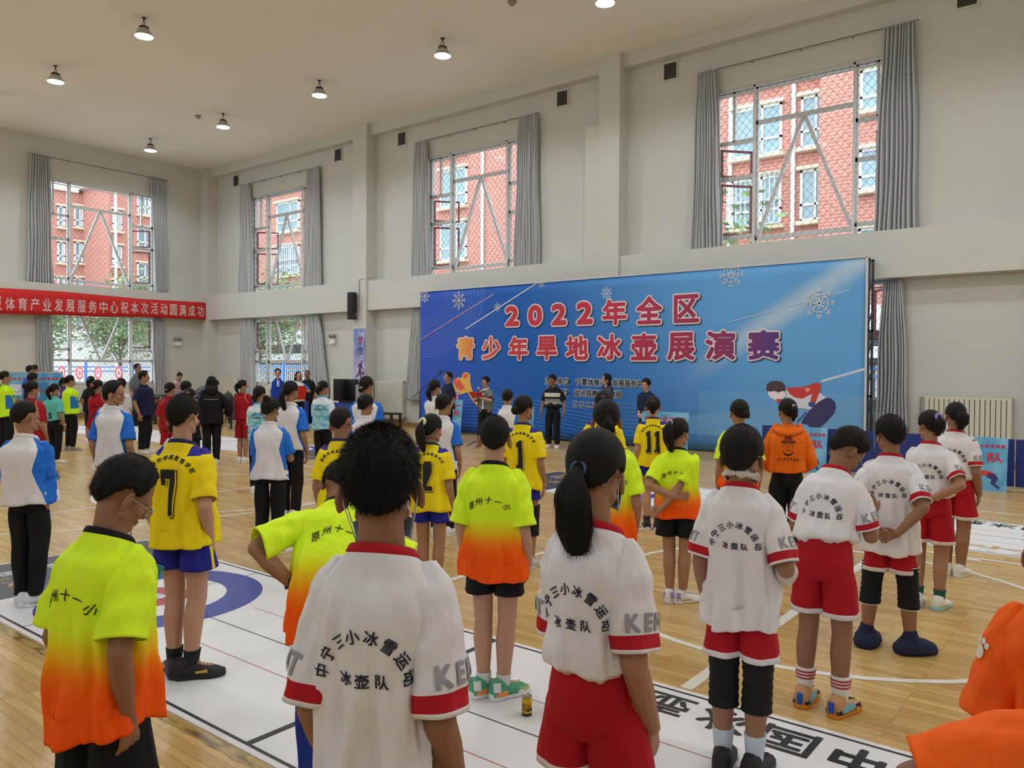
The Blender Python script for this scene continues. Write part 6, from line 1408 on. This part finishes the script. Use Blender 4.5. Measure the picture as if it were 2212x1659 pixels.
q = MB(); V, F = split2d(np.array([(-.004, .050), (.004, .056), (.012, .064), (.018, .060), (.014, .052), (.020, .046), (.010, .048), (.004, .050)]), [tuple(range(8))], .004); q.add([cyl(x+.004, z) for x, z in V], F); q.build('bull_print', M('can_red', (190, 40, 30), .5), e)
q = MB(); V, F = flat_text('战马', .019, .05, .95); V = V@np.array([[0, -1], [1, 0]])*0+V; V, F = split2d(V, F, .004); q.add([cyl(x+.016, z+.034) for x, z in V], F)
for j in range(5): V, F = flat_text('维生素饮料', .0052, .02, 1.05); V, F = split2d(V, F, .004); q.add([cyl(x-.016, z+.062-.008*j) for x, z in V], F)
q.build('lettering', M('can_ink', (50, 30, 20), .5), e)
p = gp(277, 1187); e = empty('water_bottle', (p[0], p[1], .0068)); tag(e, 'clear water bottle with red label standing by the mat header', 'bottle'); q = MB(); q.lathe([(0, 0), (.030, 0), (.033, .01), (.032, .05), (.033, .06), (.033, .14), (.030, .17), (.014, .20), (.013, .215), (0, .215)], n=24); q.build('bottle_body', GLASS(), e, True); q = MB(); q.lathe([(.0335, .075), (.0335, .13), (.033, .13)], n=24); q.build('bottle_label', M('label_red', (196, 40, 44), .5), e, True); q = MB(); q.lathe([(0, .212), (.015, .212), (.015, .235), (0, .235)], n=16); q.build('cap', M('cap_white', (230, 230, 230), .5), e, True)
q = MB(); q.lathe([(0, .005), (.029, .005), (.030, .14), (0, .14)], n=20); q.build('water', M('water_tint', (190, 200, 204), .1), e, True)

TP = NB('old_tape', .25, spec=.5); n_ = TP.noise(TP.coord((6, 30, 1)), 1., 4); TP = TP.col(TP.mix(TP.smooth(n_, .45, .62), srgb(176, 150, 86), srgb(112, 88, 44)))
q = MB(); q.V = []; 
for i in range(60): x = -6.35+i*.0575; q.V += [(x, 2.028+.006*math.sin(i*1.7), .0016), (x, 2.088, .0016)]
q.F = [(2*i, 2*i+2, 2*i+3, 2*i+1) for i in range(59)]; o = q.build('tape_strip', TP); tag(o, 'worn yellowish tape strip along the near edge of the nearest mat', 'tape')
# ------------------------------------------------------------ the crowd
def ppl(x, yt, d, top, label, **k): k.update(x=x, yt=yt, d=d, top=top, label=label); return person(k)
fd = lambda yf, x: 3063.6/(yf-(785+.0057*(x+1050)))
RS = dict(bottom='red_shorts', tie=(30, 30, 34))
R_ = 'red_shorts'
# white jersey team, right
p2 = dict(x=832, yt=922, d=1.86, top='white_jersey', rel=21, hair='fluffy', ht=.013, hs=1.04, sl=.019, strands=14000, arms=('down2', 'down2'), bw=.86, bd=1.0, fold=.018, extra=('chinmask',), head=(-17, 4, -3), bottom=R_, hem=.43, pk=1.0, pxo=0, sleeve=.92, sr=1.05, skin=1, legs_seen=True, seed=4, neck=1.05, label='boy in white jersey with fuzzy black hair, nearest person, centre left'); person(p2)
ppl(1292, 924, 2.30, 'white_jersey', 'girl in white jersey with long black ponytail, hanging face mask and red shorts, front row', rel=30, hair='pony', pl=.30, pw=.042, tiey=.05, tie=(60, 90, 130), poff=-.02, arms=('front', 'down'), bw=.78, bd=1.05, bottom=R_, tuck=True, hem=.575, waist=.60, bhem=.385, bloose=1.06, extra=('mask',), head=(-6, 6, 0), girl=True, strands=3000, skin=0, sr=1.05, sleeve=.86)
ppl(1606, 920, 3.5, 'white_jersey', 'boy in white jersey with gauze around neck and black knee pads', rel=14, hair='short', ht=.014, arms=('down', ((.120, .085, .56), (.3, -1, 0), (-.1, .9, .0), (-1, 0, 0), 30)), bw=.98, fold=.015, bottom=R_, hem=.43, bhem=.335, pads=1, sock=(190, 200, 214), sockh=.07, shoe=((28, 28, 30), (36, 36, 38)), lace=(30, 30, 32), extra=('bandage',), head=(4, 2, 0), skin=1, stance=.045, sleeve=.9, hs=1.02, shoetop=.0)
ppl(1787, 938, 4.17, 'white_jersey', 'boy in white jersey and glasses bowing his head, red and white striped socks', rel=22, hair='short', ht=.016, h=1.54, lean=12, side=3, head=(34, 38, 0), arms=('hold', ((.085, .15, .70), (.35, -.8, -.6), (-.3, .7, .6), (0, -1, 0), 45)), bw=.95, bd=1.1, tuck=True, hem=.585, waist=.615, bottom=R_, bhem=.335, bloose=1.1, sock=(226, 224, 226), sockh=.085, sockstripe=1, shoe=((196, 150, 104), (222, 140, 30)), shoetop=.14, tab=1, shoe_pat=(((120, 178, 200), (-.2, .25, .12, .26)), ((34, 36, 42), (-.33, -.05, .10, .22)), ((34, 36, 42), (.2, .5, .10, .20)), ), lace=(40, 40, 44), extra=('glasses',), gcol=(150, 150, 156), skin=1, stance=.062)
ppl(1928, 897, 5.08, 'white_jersey', 'boy in white jersey clasping hands behind, white-trimmed knee pads and navy shoe covers', rel=8, hair='short', ht=.014, arms=('back', 'back'), bw=1.02, hem=.42, bottom=R_, bhem=.335, pads=2, covers=1, head=(-42, 4, 0), skin=1, stance=.085, feet=(0, 48), sleeve=.85)
ppl(2014, 885, 6.0, 'white_jersey', 'girl in white jersey with purple bow on her ponytail, dark green socks', rel=12, hair='pony', pl=.15, pw=.036, tiey=.115, tie=(150, 130, 200), scrunch=.012, arms=('front', 'backhi'), bw=1.0, tuck=True, hem=.56, waist=.58, bottom=R_, bhem=.33, bloose=1.1, sock=(24, 84, 74), sockh=.05, shoe=((222, 220, 210), (150, 200, 206)), shoetop=.10, head=(-46, 2, 0), girl=True, skin=0, stance=.05)
ppl(2068, 868, 6.95, 'white_jersey', 'rightmost girl in white jersey with low ponytail and white high-top shoes', rel=14, hair='pony', pl=.17, pw=.045, tiey=.09, poff=.02, arms=('front', 'down'), bw=1.02, tuck=True, hem=.56, waist=.58, bottom=R_, bhem=.33, bloose=1.1, shoe=((222, 220, 214), (220, 220, 216)), shoetop=.10, head=(-36, 0, 0), girl=True, skin=1, stance=.035, lw=1.1)
# orange shirts cut by the right edge
p = at_d(2228, 800, 1.95)
ppl(2316, 1085, 1.95, 'orange_shirt', 'child in orange shirt whose sleeve shows at the right edge', rel=10, hair='short', arms=('down', 'down'), bottom='black_shorts', bw=.92, sr=1.15, sleeve=.95, extra=('paw',), prints=False, skin=1)
ppl(2496, 1330, 1.32, 'orange_shirt', 'child in orange shirt whose shoulder fills the bottom right corner', rel=-20, hair='short', h=1.51, sr=1.2, sleeve=.9, head=(20, 20, 30), arms=(((.235, .03, .55), (1, -.2, .6), (0, .1, -1), (-1, 0, 0), 20), 'down'), bottom='black_shorts', bw=1.1, prints=False, skin=1, hs=.9)
# neon team
ppl(222, 975, 2.52, 'neon_jersey', 'boy in lime to orange jersey and dark-rimmed glasses looking down, front left', rel=54, hair='short', ht=.010, head=(16, 30, 0), arms=('down', ((.10, -.02, .470), (.7, -1, 0), (.15, .0, -1), (-1, 0, 0), 22)), bw=1.0, bd=1.15, hem=.43, hemwave=.012, bottom='black_shorts', bhem=.30, bloose=1.15, extra=('glasses',), gcol=(100, 30, 30), lean=4, skin=1, sleeve=.86, sr=1.12)
ppl(1071, 897, 4.3, 'neon_jersey', 'boy in lime to orange jersey with cropped hair and green sneakers, centre', rel=15, hair='short', ht=.008, head=(-12, 0, 0), arms=('down', 'down'), bw=1.06, bd=1.1, hem=.43, bottom='black_shorts', bhem=.37, sock=(214, 214, 216), sockh=.035, shoe=((74, 160, 124), (232, 232, 232)), shoetop=.06, shoe_pat=(((238, 150, 80), (-.30, .0, .10, .24)), ((225, 228, 232), (-.33, -.18, .2, .40)), ((170, 196, 120), (.3, .58, .10, .2))), lace=(228, 226, 180), feet=(-40, 40), stance=.036, skin=2, sleeve=.92, sr=1.1)
ppl(712, 980, 3.35, 'neon_jersey', 'child in lime to orange jersey bending sideways with hand on hip', rel=-2, h=1.50, side=8, lean=38, hair='short', head=(0, 20, 0), arms=(((.105, .0, .58), (1, -.25, -.2), (-.6, .6, -.5), (0, -1, 0), 30), ((.2, .05, .55), (1, 0, 0), (0, 0, -1), (-1, 0, 0), 20)), bw=1.1, hem=.44, bottom='blue_trousers', extra=('watch',), skin=1, sleeve=.96, sr=1.15)
ppl(1310, 862, 4.9, 'neon_jersey', 'child in lime to orange jersey just behind the long-ponytail girl', rel=-6, hair='pony', tiey=.06, pl=.16, arms=('down', 'down'), bw=1.05, hem=.43, bottom='black_shorts', bhem=.36, girl=True, skin=0, shoe=((225, 225, 228), (235, 235, 238)))
ppl(1466, 902, 6.1, 'neon_jersey', 'girl in lime to orange jersey with arms crossed behind her back and white sneakers', rel=8, hair='pony', pl=.24, pw=.040, tiey=.135, poff=-.015, tie=(206, 196, 230), arms=(((.0, -.105, .585), (1, -.2, 0), (-1, 0, .15), (0, -1, 0), 20), ((-.075, -.125, .51), (1, -.3, .1), (-.9, -.2, -.6), (0, -1, 0), 45)), bw=1.08, hem=.46, bottom='black_shorts', bhem=.36, bloose=1.1, sock=(224, 224, 226), sockh=.02, shoe=((226, 226, 230), (232, 232, 236)), shoe_pat=(((170, 140, 200), (-.33, -.20, .18, .38)),), head=(26, 0, 0), girl=True, skin=0, stance=.034, feet=(-5, 45))
ppl(1598, 862, 7.2, 'neon_jersey', 'girl with low bun in lime to orange jersey behind the gauze-necked boy', rel=-8, hair='lowbun', poff=.018, bunr=.040, arms=('down', 'down'), bw=1.05, bottom='black_shorts', girl=True, head=(-14, 0, 0))
# yellow team
ppl(398, 850, 4.56, 'yellow_jersey', 'tall boy in yellow jersey number seven with blue shorts and black shoes', rel=34, num='7', hair='short', ht=.005, arms=('down', ((.105, .0, .49), (.5, -1, 0), (0, .15, -1), (-1, 0, 0), 20)), bw=1.05, bd=1.1, hem=.47, hemwave=.004, bottom='blue_shorts', bhem=.385, bloose=1.12, sock=(30, 30, 34), sockh=.05, shoe=((28, 28, 28), (34, 34, 34)), shoe_pat=(((200, 150, 60), (.1, .34, .14, .20)),), lace=(200, 160, 70), feet=(42, 60), stance=.036, skin=2, foff=(0, -.01), head=(4, 0, 0), sleeve=.85)
ppl(1132, 853, 7.15, 'yellow_jersey', 'player in yellow jersey number one wearing a face mask', rel=16, num='1', hair='lowbun', bunr=.045, arms=('down', 'down'), bw=1.04, hem=.46, bottom='blue_shorts', bhem=.40, extra=('mask', 'bracelet'), head=(28, 0, 0), girl=True, pads=1, shoe=((200, 196, 196), (215, 215, 215)), skin=0, stance=.05)
ppl(1412, 855, 8.9, 'yellow_jersey', 'girl in yellow jersey number eleven with short ponytail', rel=2, num='11', hair='pony', pl=.15, pw=.034, tiey=.11, tie=(150, 100, 104), arms=('down', 'fronthi'), bw=1.04, hem=.47, bottom='blue_shorts', bhem=.41, sock=(70, 46, 50), sockh=.05, shoe=((40, 34, 38), (225, 225, 225)), girl=True, skin=2, stance=.04, pk=1.0)
ppl(1303, 844, 7.8, 'yellow_jersey', 'child in yellow jersey hidden behind two ponytailed heads', rel=0, num='2', hair='pony', pl=.14, tiey=.11, tie=(160, 80, 90), arms=('down', 'down'), bw=1.04, bottom='blue_shorts', bhem=.4, girl=True)
ppl(932, 893, 6.3, 'yellow_jersey', 'girl in yellow jersey with cream scrunchie on her ponytail', rel=14, num='2', hair='pony', pl=.27, pw=.036, tiey=.105, poff=-.03, tie=(226, 222, 184), scrunch=.014, arms=('down', 'down'), bw=1.02, hem=.46, bottom='blue_shorts', bhem=.40, extra=('choker',), head=(22, 2, 0), girl=True, skin=0, stance=.04, hs=.98)
ppl(738, 878, 5.9, 'yellow_jersey', 'boy in yellow jersey with faded haircut partly behind the nearest boy', rel=18, num='1', hair='fade', ht=.007, arms=('down', 'down'), bw=1.05, bottom='blue_shorts', bhem=.40, head=(14, 0, 0), skin=1)
# white and blue polo team
PL = dict(collar='polo', bottom='black_trousers')
ppl(62, 865, 5.9, 'polo_shirt', 'boy in white and blue polo at the left edge with hands clasped in front', rel=34, hair='fade', ht=.012, arms=('front', 'front'), bw=1.12, bd=1.35, hem=.50, shoe=((218, 220, 224), (228, 228, 232)), head=(22, 2, 0), skin=0, stance=.035, feet=(35, 50), lean=-3, **PL)
ppl(246, 822, 8.0, 'polo_shirt', 'boy in white and blue polo looking back to his right', rel=26, hair='short', ht=.016, arms=('down', 'down'), bw=1.0, head=(84, 4, 0), shoe=((196, 214, 214), (214, 222, 222)), skin=0, face=True, stance=.04, **PL)
ppl(583, 857, 7.58, 'polo_shirt', 'girl in white and blue polo with top bun and white sneakers', rel=12, hair='topbun', bunr=.036, tie=(150, 70, 80), arms=('front', 'hold'), bw=1.04, hem=.48, shoe=((225, 225, 228), (232, 232, 234)), head=(20, 4, 0), girl=True, stance=.045, feet=(10, 40), **PL)
ppl(628, 822, 9.4, 'polo_shirt', 'taller girl with long ponytail in white and blue polo', rel=22, hair='pony', pl=.30, pw=.036, tiey=.06, tie=(30, 30, 60), arms=('down', 'down'), bw=1.0, head=(24, 2, 0), hem=.50, shoe=((222, 222, 226), (228, 228, 230)), girl=True, stance=.04, **PL)
ppl(792, 812, 10.0, 'polo_shirt', 'girl in white and blue polo with white hair tie facing the banner', rel=14, hair='pony', tiey=.02, pl=.06, tie=(226, 226, 230), arms=('down', 'fronthi'), bw=1.12, head=(24, 0, 0), girl=True, **PL)
ppl(790, 850, 8.5, 'polo_shirt', 'girl with hair bun in white and blue polo in front of another polo girl', rel=12, hair='bun', bunr=.034, arms=('front', 'front'), head=(22, 0, 0), girl=True, bw=1.0, **PL)
ppl(958, 850, 8.5, 'polo_shirt', 'girl with low bun in white and blue polo beside the scrunchie girl', rel=14, hair='bun', bunr=.034, arms=('front', 'down'), head=(14, 0, 0), girl=True, bw=1.04, **PL)
ppl(940, 820, 12.0, 'polo_shirt', 'masked girl with dark ponytail by the boom microphone', rel=16, hair='pony', pl=.22, pw=.040, tiey=.05, arms=('front', 'front'), head=(34, 0, 0), extra=('mask',), girl=True, **PL)
ppl(1097, 840, 11.3, 'polo_shirt', 'girl in white and blue polo with pale ring round her bun', rel=8, hair='bun', bunr=.036, tie=(206, 200, 184), arms=('front', 'front'), girl=True, **PL)
# light blue jerseys
ppl(698, 822, 12.9, 'cyan_jersey', 'girl in sky blue cloud-pattern jersey with black trousers', rel=22, hair='pony', pl=.16, pw=.036, tiey=.08, tie=(206, 190, 140), arms=('front', 'down'), head=(26, 0, 0), girl=True, hem=.50, bw=1.05, shoe=((224, 224, 226), (50, 50, 54)), stance=.04)
ppl(561, 833, 11.3, 'cyan_jersey', 'girl in sky blue jersey partly behind the top-bun girl', rel=16, hair='pony', pl=.12, pw=.036, tiey=.05, arms=('front', 'down'), head=(24, 0, 0), girl=True, hem=.50)
# red jerseys
RD = dict(bottom='red_striped_shorts', bhem=.30, girl=True, shoe=((225, 225, 226), (225, 225, 226)), sleeve=1.3)
ppl(525, 820, 14.9, 'red_jersey', 'masked girl in red jersey and red shorts with yellow side stripes', rel=34, hair='pony', pl=.22, pw=.036, tiey=.10, tie=(225, 225, 225), arms=('fold', 'fold'), head=(40, 0, 0), extra=('mask',), stance=.035, hem=.52, face=True, prints=False, **RD)
ppl(367, 825, 13.6, 'red_jersey', 'girl in red jersey standing left of the number seven boy', rel=12, hair='pony', pl=.06, pw=.030, tiey=.03, tie=(226, 180, 180), arms=('down', 'down'), head=(20, 0, 0), extra=('mask', 'lwristband'), bottom='red_striped_shorts', bhem=.30, girl=True, sleeve=.9)
ppl(212, 820, 13.8, 'red_jersey', 'masked girl in red jersey with pink tie, left of the looking-back boy', rel=26, hair='pony', pl=.20, pw=.034, tiey=.06, tie=(214, 110, 110), scrunch=.012, arms=('fold', 'fold'), head=(30, 0, 0), extra=('mask',), stance=.03, bottom='red_striped_shorts', bhem=.32, girl=True, hem=.46, bw=.92)
ppl(197, 812, 18.6, 'black_shirt', 'girl with white hair tie and dark clothes behind the red jersey girl', rel=30, hair='pony', pl=.25, pw=.034, tie=(225, 225, 225), arms=('down', 'down'), girl=True, bottom='navy_trousers', bhem=.25, prints=False)
ppl(262, 817, 15.5, 'white_shirt', 'child mostly hidden behind the looking-back boy', rel=20, hair='bob', arms=('front', 'front'), prints=False)
ppl(236, 838, 11.6, 'polo_shirt', 'short child with dark bob behind the looking-back boy shoulder', rel=20, hair='bob', arms=('front', 'front'), prints=False, collar='polo')
# left group
ppl(153, 810, 16.9, 'lime_shirt', 'girl in lime shirt with blue side patch, arms folded, black trousers', rel=62, hair='pony', pl=.12, pw=.03, tiey=.10, arms=('fold', 'fold'), head=(10, 0, 0), girl=True, bw=1.1, bd=1.1, hem=.49, face=True, shoe=((150, 144, 140), (160, 156, 150)), feet=(0, 10), prints=False)
ppl(12, 801, 15.6, 'lime_shirt', 'girl in lime shirt with ponytail cut by the left edge', rel=60, hair='pony', pl=.24, pw=.034, arms=('fold', 'fold'), head=(10, 0, 0), girl=True, bw=1.1, bd=1.05, hem=.47, face=True, prints=False)
ppl(139, 815, 20.6, 'purple_shirt', 'girl in purple top behind the lime shirt girl', rel=50, hair='pony', pl=.2, pw=.03, arms=('front', 'front'), girl=True, shoe=((220, 220, 220), (220, 220, 220)), prints=False)
ppl(118, 828, 14.6, 'teal_jersey', 'masked girl in teal jersey number five with white-striped trousers', rel=40, hair='pony', pl=.26, pw=.040, tiey=.09, arms=('down', 'down'), head=(18, 4, 0), extra=('mask', 'wristband'), girl=True, hem=.54, stance=.03, feet=(20, 30), shoe=((226, 226, 226), (226, 226, 226)))
ppl(70, 822, 11.2, 'red_jersey', 'masked child with high bun behind the left edge polo boy', rel=34, hair='bun', bunr=.03, arms=('down', 'down'), head=(24, 0, 0), extra=('mask',), girl=True, bottom='red_striped_shorts', prints=False)
ppl(72, 805, 17.5, 'black_shirt', 'tall dark-haired girl in dark top holding a blue board', rel=40, hair='bob', arms=('fronthi', 'fronthi'), head=(30, 0, 0), girl=True, prints=False)
ppl(66, 789, 22.5, 'blue_shirt', 'man in royal blue shirt in front of the exhibition board', rel=60, hair='short', arms=('down', 'down'), adult=True, face=True, prints=False, bw=1.1)
ppl(77, 788, 23.8, 'navy_shirt', 'man standing right behind the man in royal blue', rel=70, hair='short', arms=('down', 'down'), adult=True, prints=False)
ppl(312, 800, 16.4, 'navy_polo', 'man in navy polo and glasses holding a folded fan', rel=118, hair='short', ht=.012, arms=('hold', 'hang'), head=(-20, 2, 0), extra=('glasses',), adult=True, collar='polo', bw=1.28, bd=1.25, hem=.46, bloose=1.12, shoe=((222, 220, 210), (222, 220, 210)), feet=(20, 20), skin=0, prints=False, face=True)
ppl(298, 785, 22.6, 'grey_shirt', 'man in grey shirt at the window behind the man in the navy polo', rel=130, hair='short', arms=('down', 'down'), adult=True, face=True, skin=1, prints=False)
ppl(457, 812, 14.6, 'black_jacket', 'woman in black jacket with reflective line and long black hair', rel=2, hair='long', pl=.26, arms=('down2', ((.15, .05, .50), (1.3, -.5, 0), (0, 0, -1), (-1, 0, 0), 25)), adult=True, bw=1.2, bd=1.15, hem=.46, sleeve=1.55, sr=1.25, bloose=1.1, shoe=((224, 222, 214), (224, 222, 214)), stance=.05, girl=True, prints=False)
ppl(386, 895, 8.6, 'cyan_jersey', 'small dark-haired child crouching behind the number seven boy', rel=10, h=1.27, hair='bob', ht=.022, arms=('down', 'down'), extra=('wristband',), head=(-10, 16, -8), girl=True, prints=False, hs=1.0)
ppl(402, 823, 15.2, 'white_shirt', 'dark-haired child seen just over the number seven boy', rel=44, hair='bob', arms=('front', 'front'), girl=True, head=(10, 6, 0), prints=False)
ppl(410, 838, 11.9, 'black_shirt', 'child with pale hair band right above the number seven boy head', rel=14, hair='pony', pl=.1, tie=(220, 200, 160), arms=('front', 'front'), girl=True, prints=False)
ppl(383, 801, 26.2, 'pink_top', 'woman in pale pink top bending her head at the judges table', rel=160, hair='bun', bunr=.03, arms=('chin', 'hold'), head=(0, 30, 0), adult=True, girl=True, face=True, skin=2, lean=15, prints=False)
ppl(430, 830, 26.3, 'grey_shirt', 'man in grey shirt leaning low over the judges table', rel=110, h=1.68, hair='short', lean=55, arms=('hold', 'hold'), head=(0, 20, 0), adult=True, face=True, prints=False, z0=0)
ppl(600, 796, 23.6, 'vest', 'young man in royal blue vest over white sleeves', rel=176, hair='fluffy', arms=('down', 'down'), adult=True, face=True, skin=2, collar='polo', prints=False, bw=1.05, hem=.46)
pf = dict(x=645, yt=802, d=23.2, top='polo_shirt', rel=166, hair='long', pl=.24, arms=(((.05, .16, .665), (1, -.2, -.4), (-.2, .9, .4), (-1, 0, 0), 40), ((.04, .17, .665), (1, -.2, -.4), (-.2, .9, .4), (-1, 0, 0), 40)), adult=True, girl=True, face=True, skin=2, collar='polo', bottom='black_trousers', shoe=((226, 226, 228), (226, 226, 228)), stance=.035, prints=False, label='young woman in white and blue polo reading from a red folder'); person(pf)
ppl(664, 798, 24.2, 'black_shirt', 'grey-haired man in black t-shirt with blue lanyard card', rel=196, hair='bald', arms=('down', 'down'), adult=True, face=True, skin=1, head=(0, 20, 0), prints=False, bw=1.12)
# on the stage side
ppl(967, 803, 19.3, 'navy_shirt', 'man in dark shirt and glasses at the left end of the stage banner', rel=-120, hair='short', arms=('down', 'down'), adult=True, face=True, extra=('glasses',), collar='polo', prints=False, skin=0, bw=1.1)
pm = dict(x=1049, yt=813, d=18.6, top='grey_cardigan', rel=-150, hair='bob', ht=.016, arms=(((.02, .17, .69), (1, -.2, -.5), (-.3, .9, .4), (-1, 0, 0), 40), ((.03, .125, .735), (1, -.3, -.8), (-.2, .7, .8), (-1, 0, 0), 60)), adult=True, girl=True, face=True, skin=2, extra=('glasses',), collar='polo', bw=1.15, sleeve=.85, hem=.52, bloose=1.05, prints=False, head=(8, 4, 0), label='woman in grey cardigan speaking into a microphone with a red folder'); person(pm)
ppl(1195, 809, 18.0, 'striped_shirt', 'man in black shirt with white stripes looking down before the banner', rel=-160, hair='short', ht=.010, arms=('hang', 'hang'), adult=True, face=True, skin=1, head=(6, 30, 0), bw=1.15, hem=.545, bloose=1.10, shoe=((214, 210, 200), (220, 216, 206)), feet=(14, 14), stance=.06, prints=False, h=1.70)
ppl(1309, 807, 17.8, 'grey_dress', 'long-haired woman in grey standing before the banner lettering', rel=-120, hair='long', pl=.42, ht=.014, arms=('front', 'front'), adult=True, girl=True, face=True, skin=2, head=(20, 0, 0), bw=1.05, prints=False, sleeve=1.5)
ppl(1396, 817, 16.6, 'navy_shirt', 'short-haired woman in navy top with hands folded in front', rel=-150, hair='bob', ht=.015, arms=('front', 'front'), adult=True, girl=True, face=True, skin=2, head=(6, 6, 0), bw=1.15, bottom='navy_trousers', hem=.50, extra=('wristband',), shoe=((40, 34, 32), (30, 30, 30)), stance=.04, prints=False)
ppl(1703, 860, 7.4, 'orange_hoodie', 'child in orange hooded jacket with hat and beard print and black trousers', rel=-2, hair='pony', pl=.15, pw=.026, tiey=.10, poff=.03, tie=(226, 220, 206), arms=(((.05, .12, .54), (.8, -.6, 0), (-1, .1, -.3), (0, -1, 0), 35), ((.05, .12, .54), (.8, -.6, 0), (-1, .1, -.3), (0, -1, 0), 35)), bw=1.08, bd=1.15, hem=.555, collar='hood', sleeve=1.6, sr=1.12, extra=('glasses',), head=(-24, 0, 0), girl=True, fold=.009, bloose=1.15)

# ------------------------------------------------------------ things held
def held(P, sg, name, label, cat, build):
    """places a thing at the hand sg of person P, in world coordinates"""
    r = P['_root']; Mx = Matrix.Translation(r.location)@Matrix.Rotation(r.rotation_euler[2], 4, 'Z'); w_ = P['_XF'](P['_W'][sg]+P['_HD'][sg]*.085); c = Mx@Vector(w_); e = empty(name, c, r.rotation_euler[2]); tag(e, label, cat); build(e); return e
FR = M('folder_red', (206, 44, 36), .5)
def folder(e, w_=.34, h_=.46, rx=.5, dz=0.):
    e.location.z += dz; q = MB(); q.box(-w_/2, w_/2, 0, .012, 0, h_); o = q.build('cover', FR, e); o.rotation_euler = (-rx, 0, .1); q = MB(); q.box(-w_/2+.01, w_/2-.01, -.004, 0, .01, h_-.01); o2 = q.build('paper', M('paper_white', (236, 232, 226), .7), e); o2.rotation_euler = (-rx, 0, .1)
held(pf, 1, 'red_folder', 'red folder held by the young woman in the polo', 'folder', lambda e: folder(e, .30, .42, .35, -.28)); held(pm, -1, 'red_folder', 'red folder in the hand of the speaking woman', 'folder', lambda e: folder(e, .30, .22, 1.0))
def mic(e):
    q = Soup(); q.rc((0, 0, -.10), (0, .01, .06), .013, .016); q.build('handle', M('iron_black', (30, 30, 34)), e, True); q = Soup(); q.el((0, .01, .085), (.030, .030, .036)); q.build('foam_head', M('foam_gold', (206, 170, 110), .8), e, True)
held(pm, 1, 'microphone', 'microphone with tan foam held by the speaking woman', 'microphone', mic)

def card(x, y, d, w_, h_, tilt, label):
    c = at_d(x, y, d); e = empty('sign_card', tuple(c), rzv(x)); tag(e, label, 'sign card'); q = MB(); q.box(-w_/2, w_/2, -.003, .003, -h_/2, h_/2); o = q.build('card', M('card_teal', (60, 132, 184), .45), e); o.rotation_euler = (0, tilt, 0)
    q = MB(); V, F = flat_text('冰壶队', w_*.28, .02, 1.05); q.add([(a, -.0045, b_) for a, b_ in V], F); q.build('lettering', M('title_red', (190, 50, 70)), o)
card(309, 1238, 2.72, .11, .085, .45, 'small blue card held in front of the boy with dark-rimmed glasses'); card(92, 846, 16.7, .24, .38, .0, 'blue board held up by the tall dark-haired girl at the left'); card(112, 1031, 6.1, .10, .07, -.4, 'small blue card in the clasped hands of the left edge polo boy')
# apply modifiers once, so every object is plain mesh
dg = bpy.context.evaluated_depsgraph_get()
new = [(o, bpy.data.meshes.new_from_object(o.evaluated_get(dg))) for o in PEND]
for o, me in new:
    mats = [m for m in o.data.materials]; o.modifiers.clear(); old = o.data; o.data = me
    if not me.materials:
        for m in mats: me.materials.append(m)
    me.polygons.foreach_set('use_smooth', [True]*len(me.polygons)); bpy.data.meshes.remove(old)
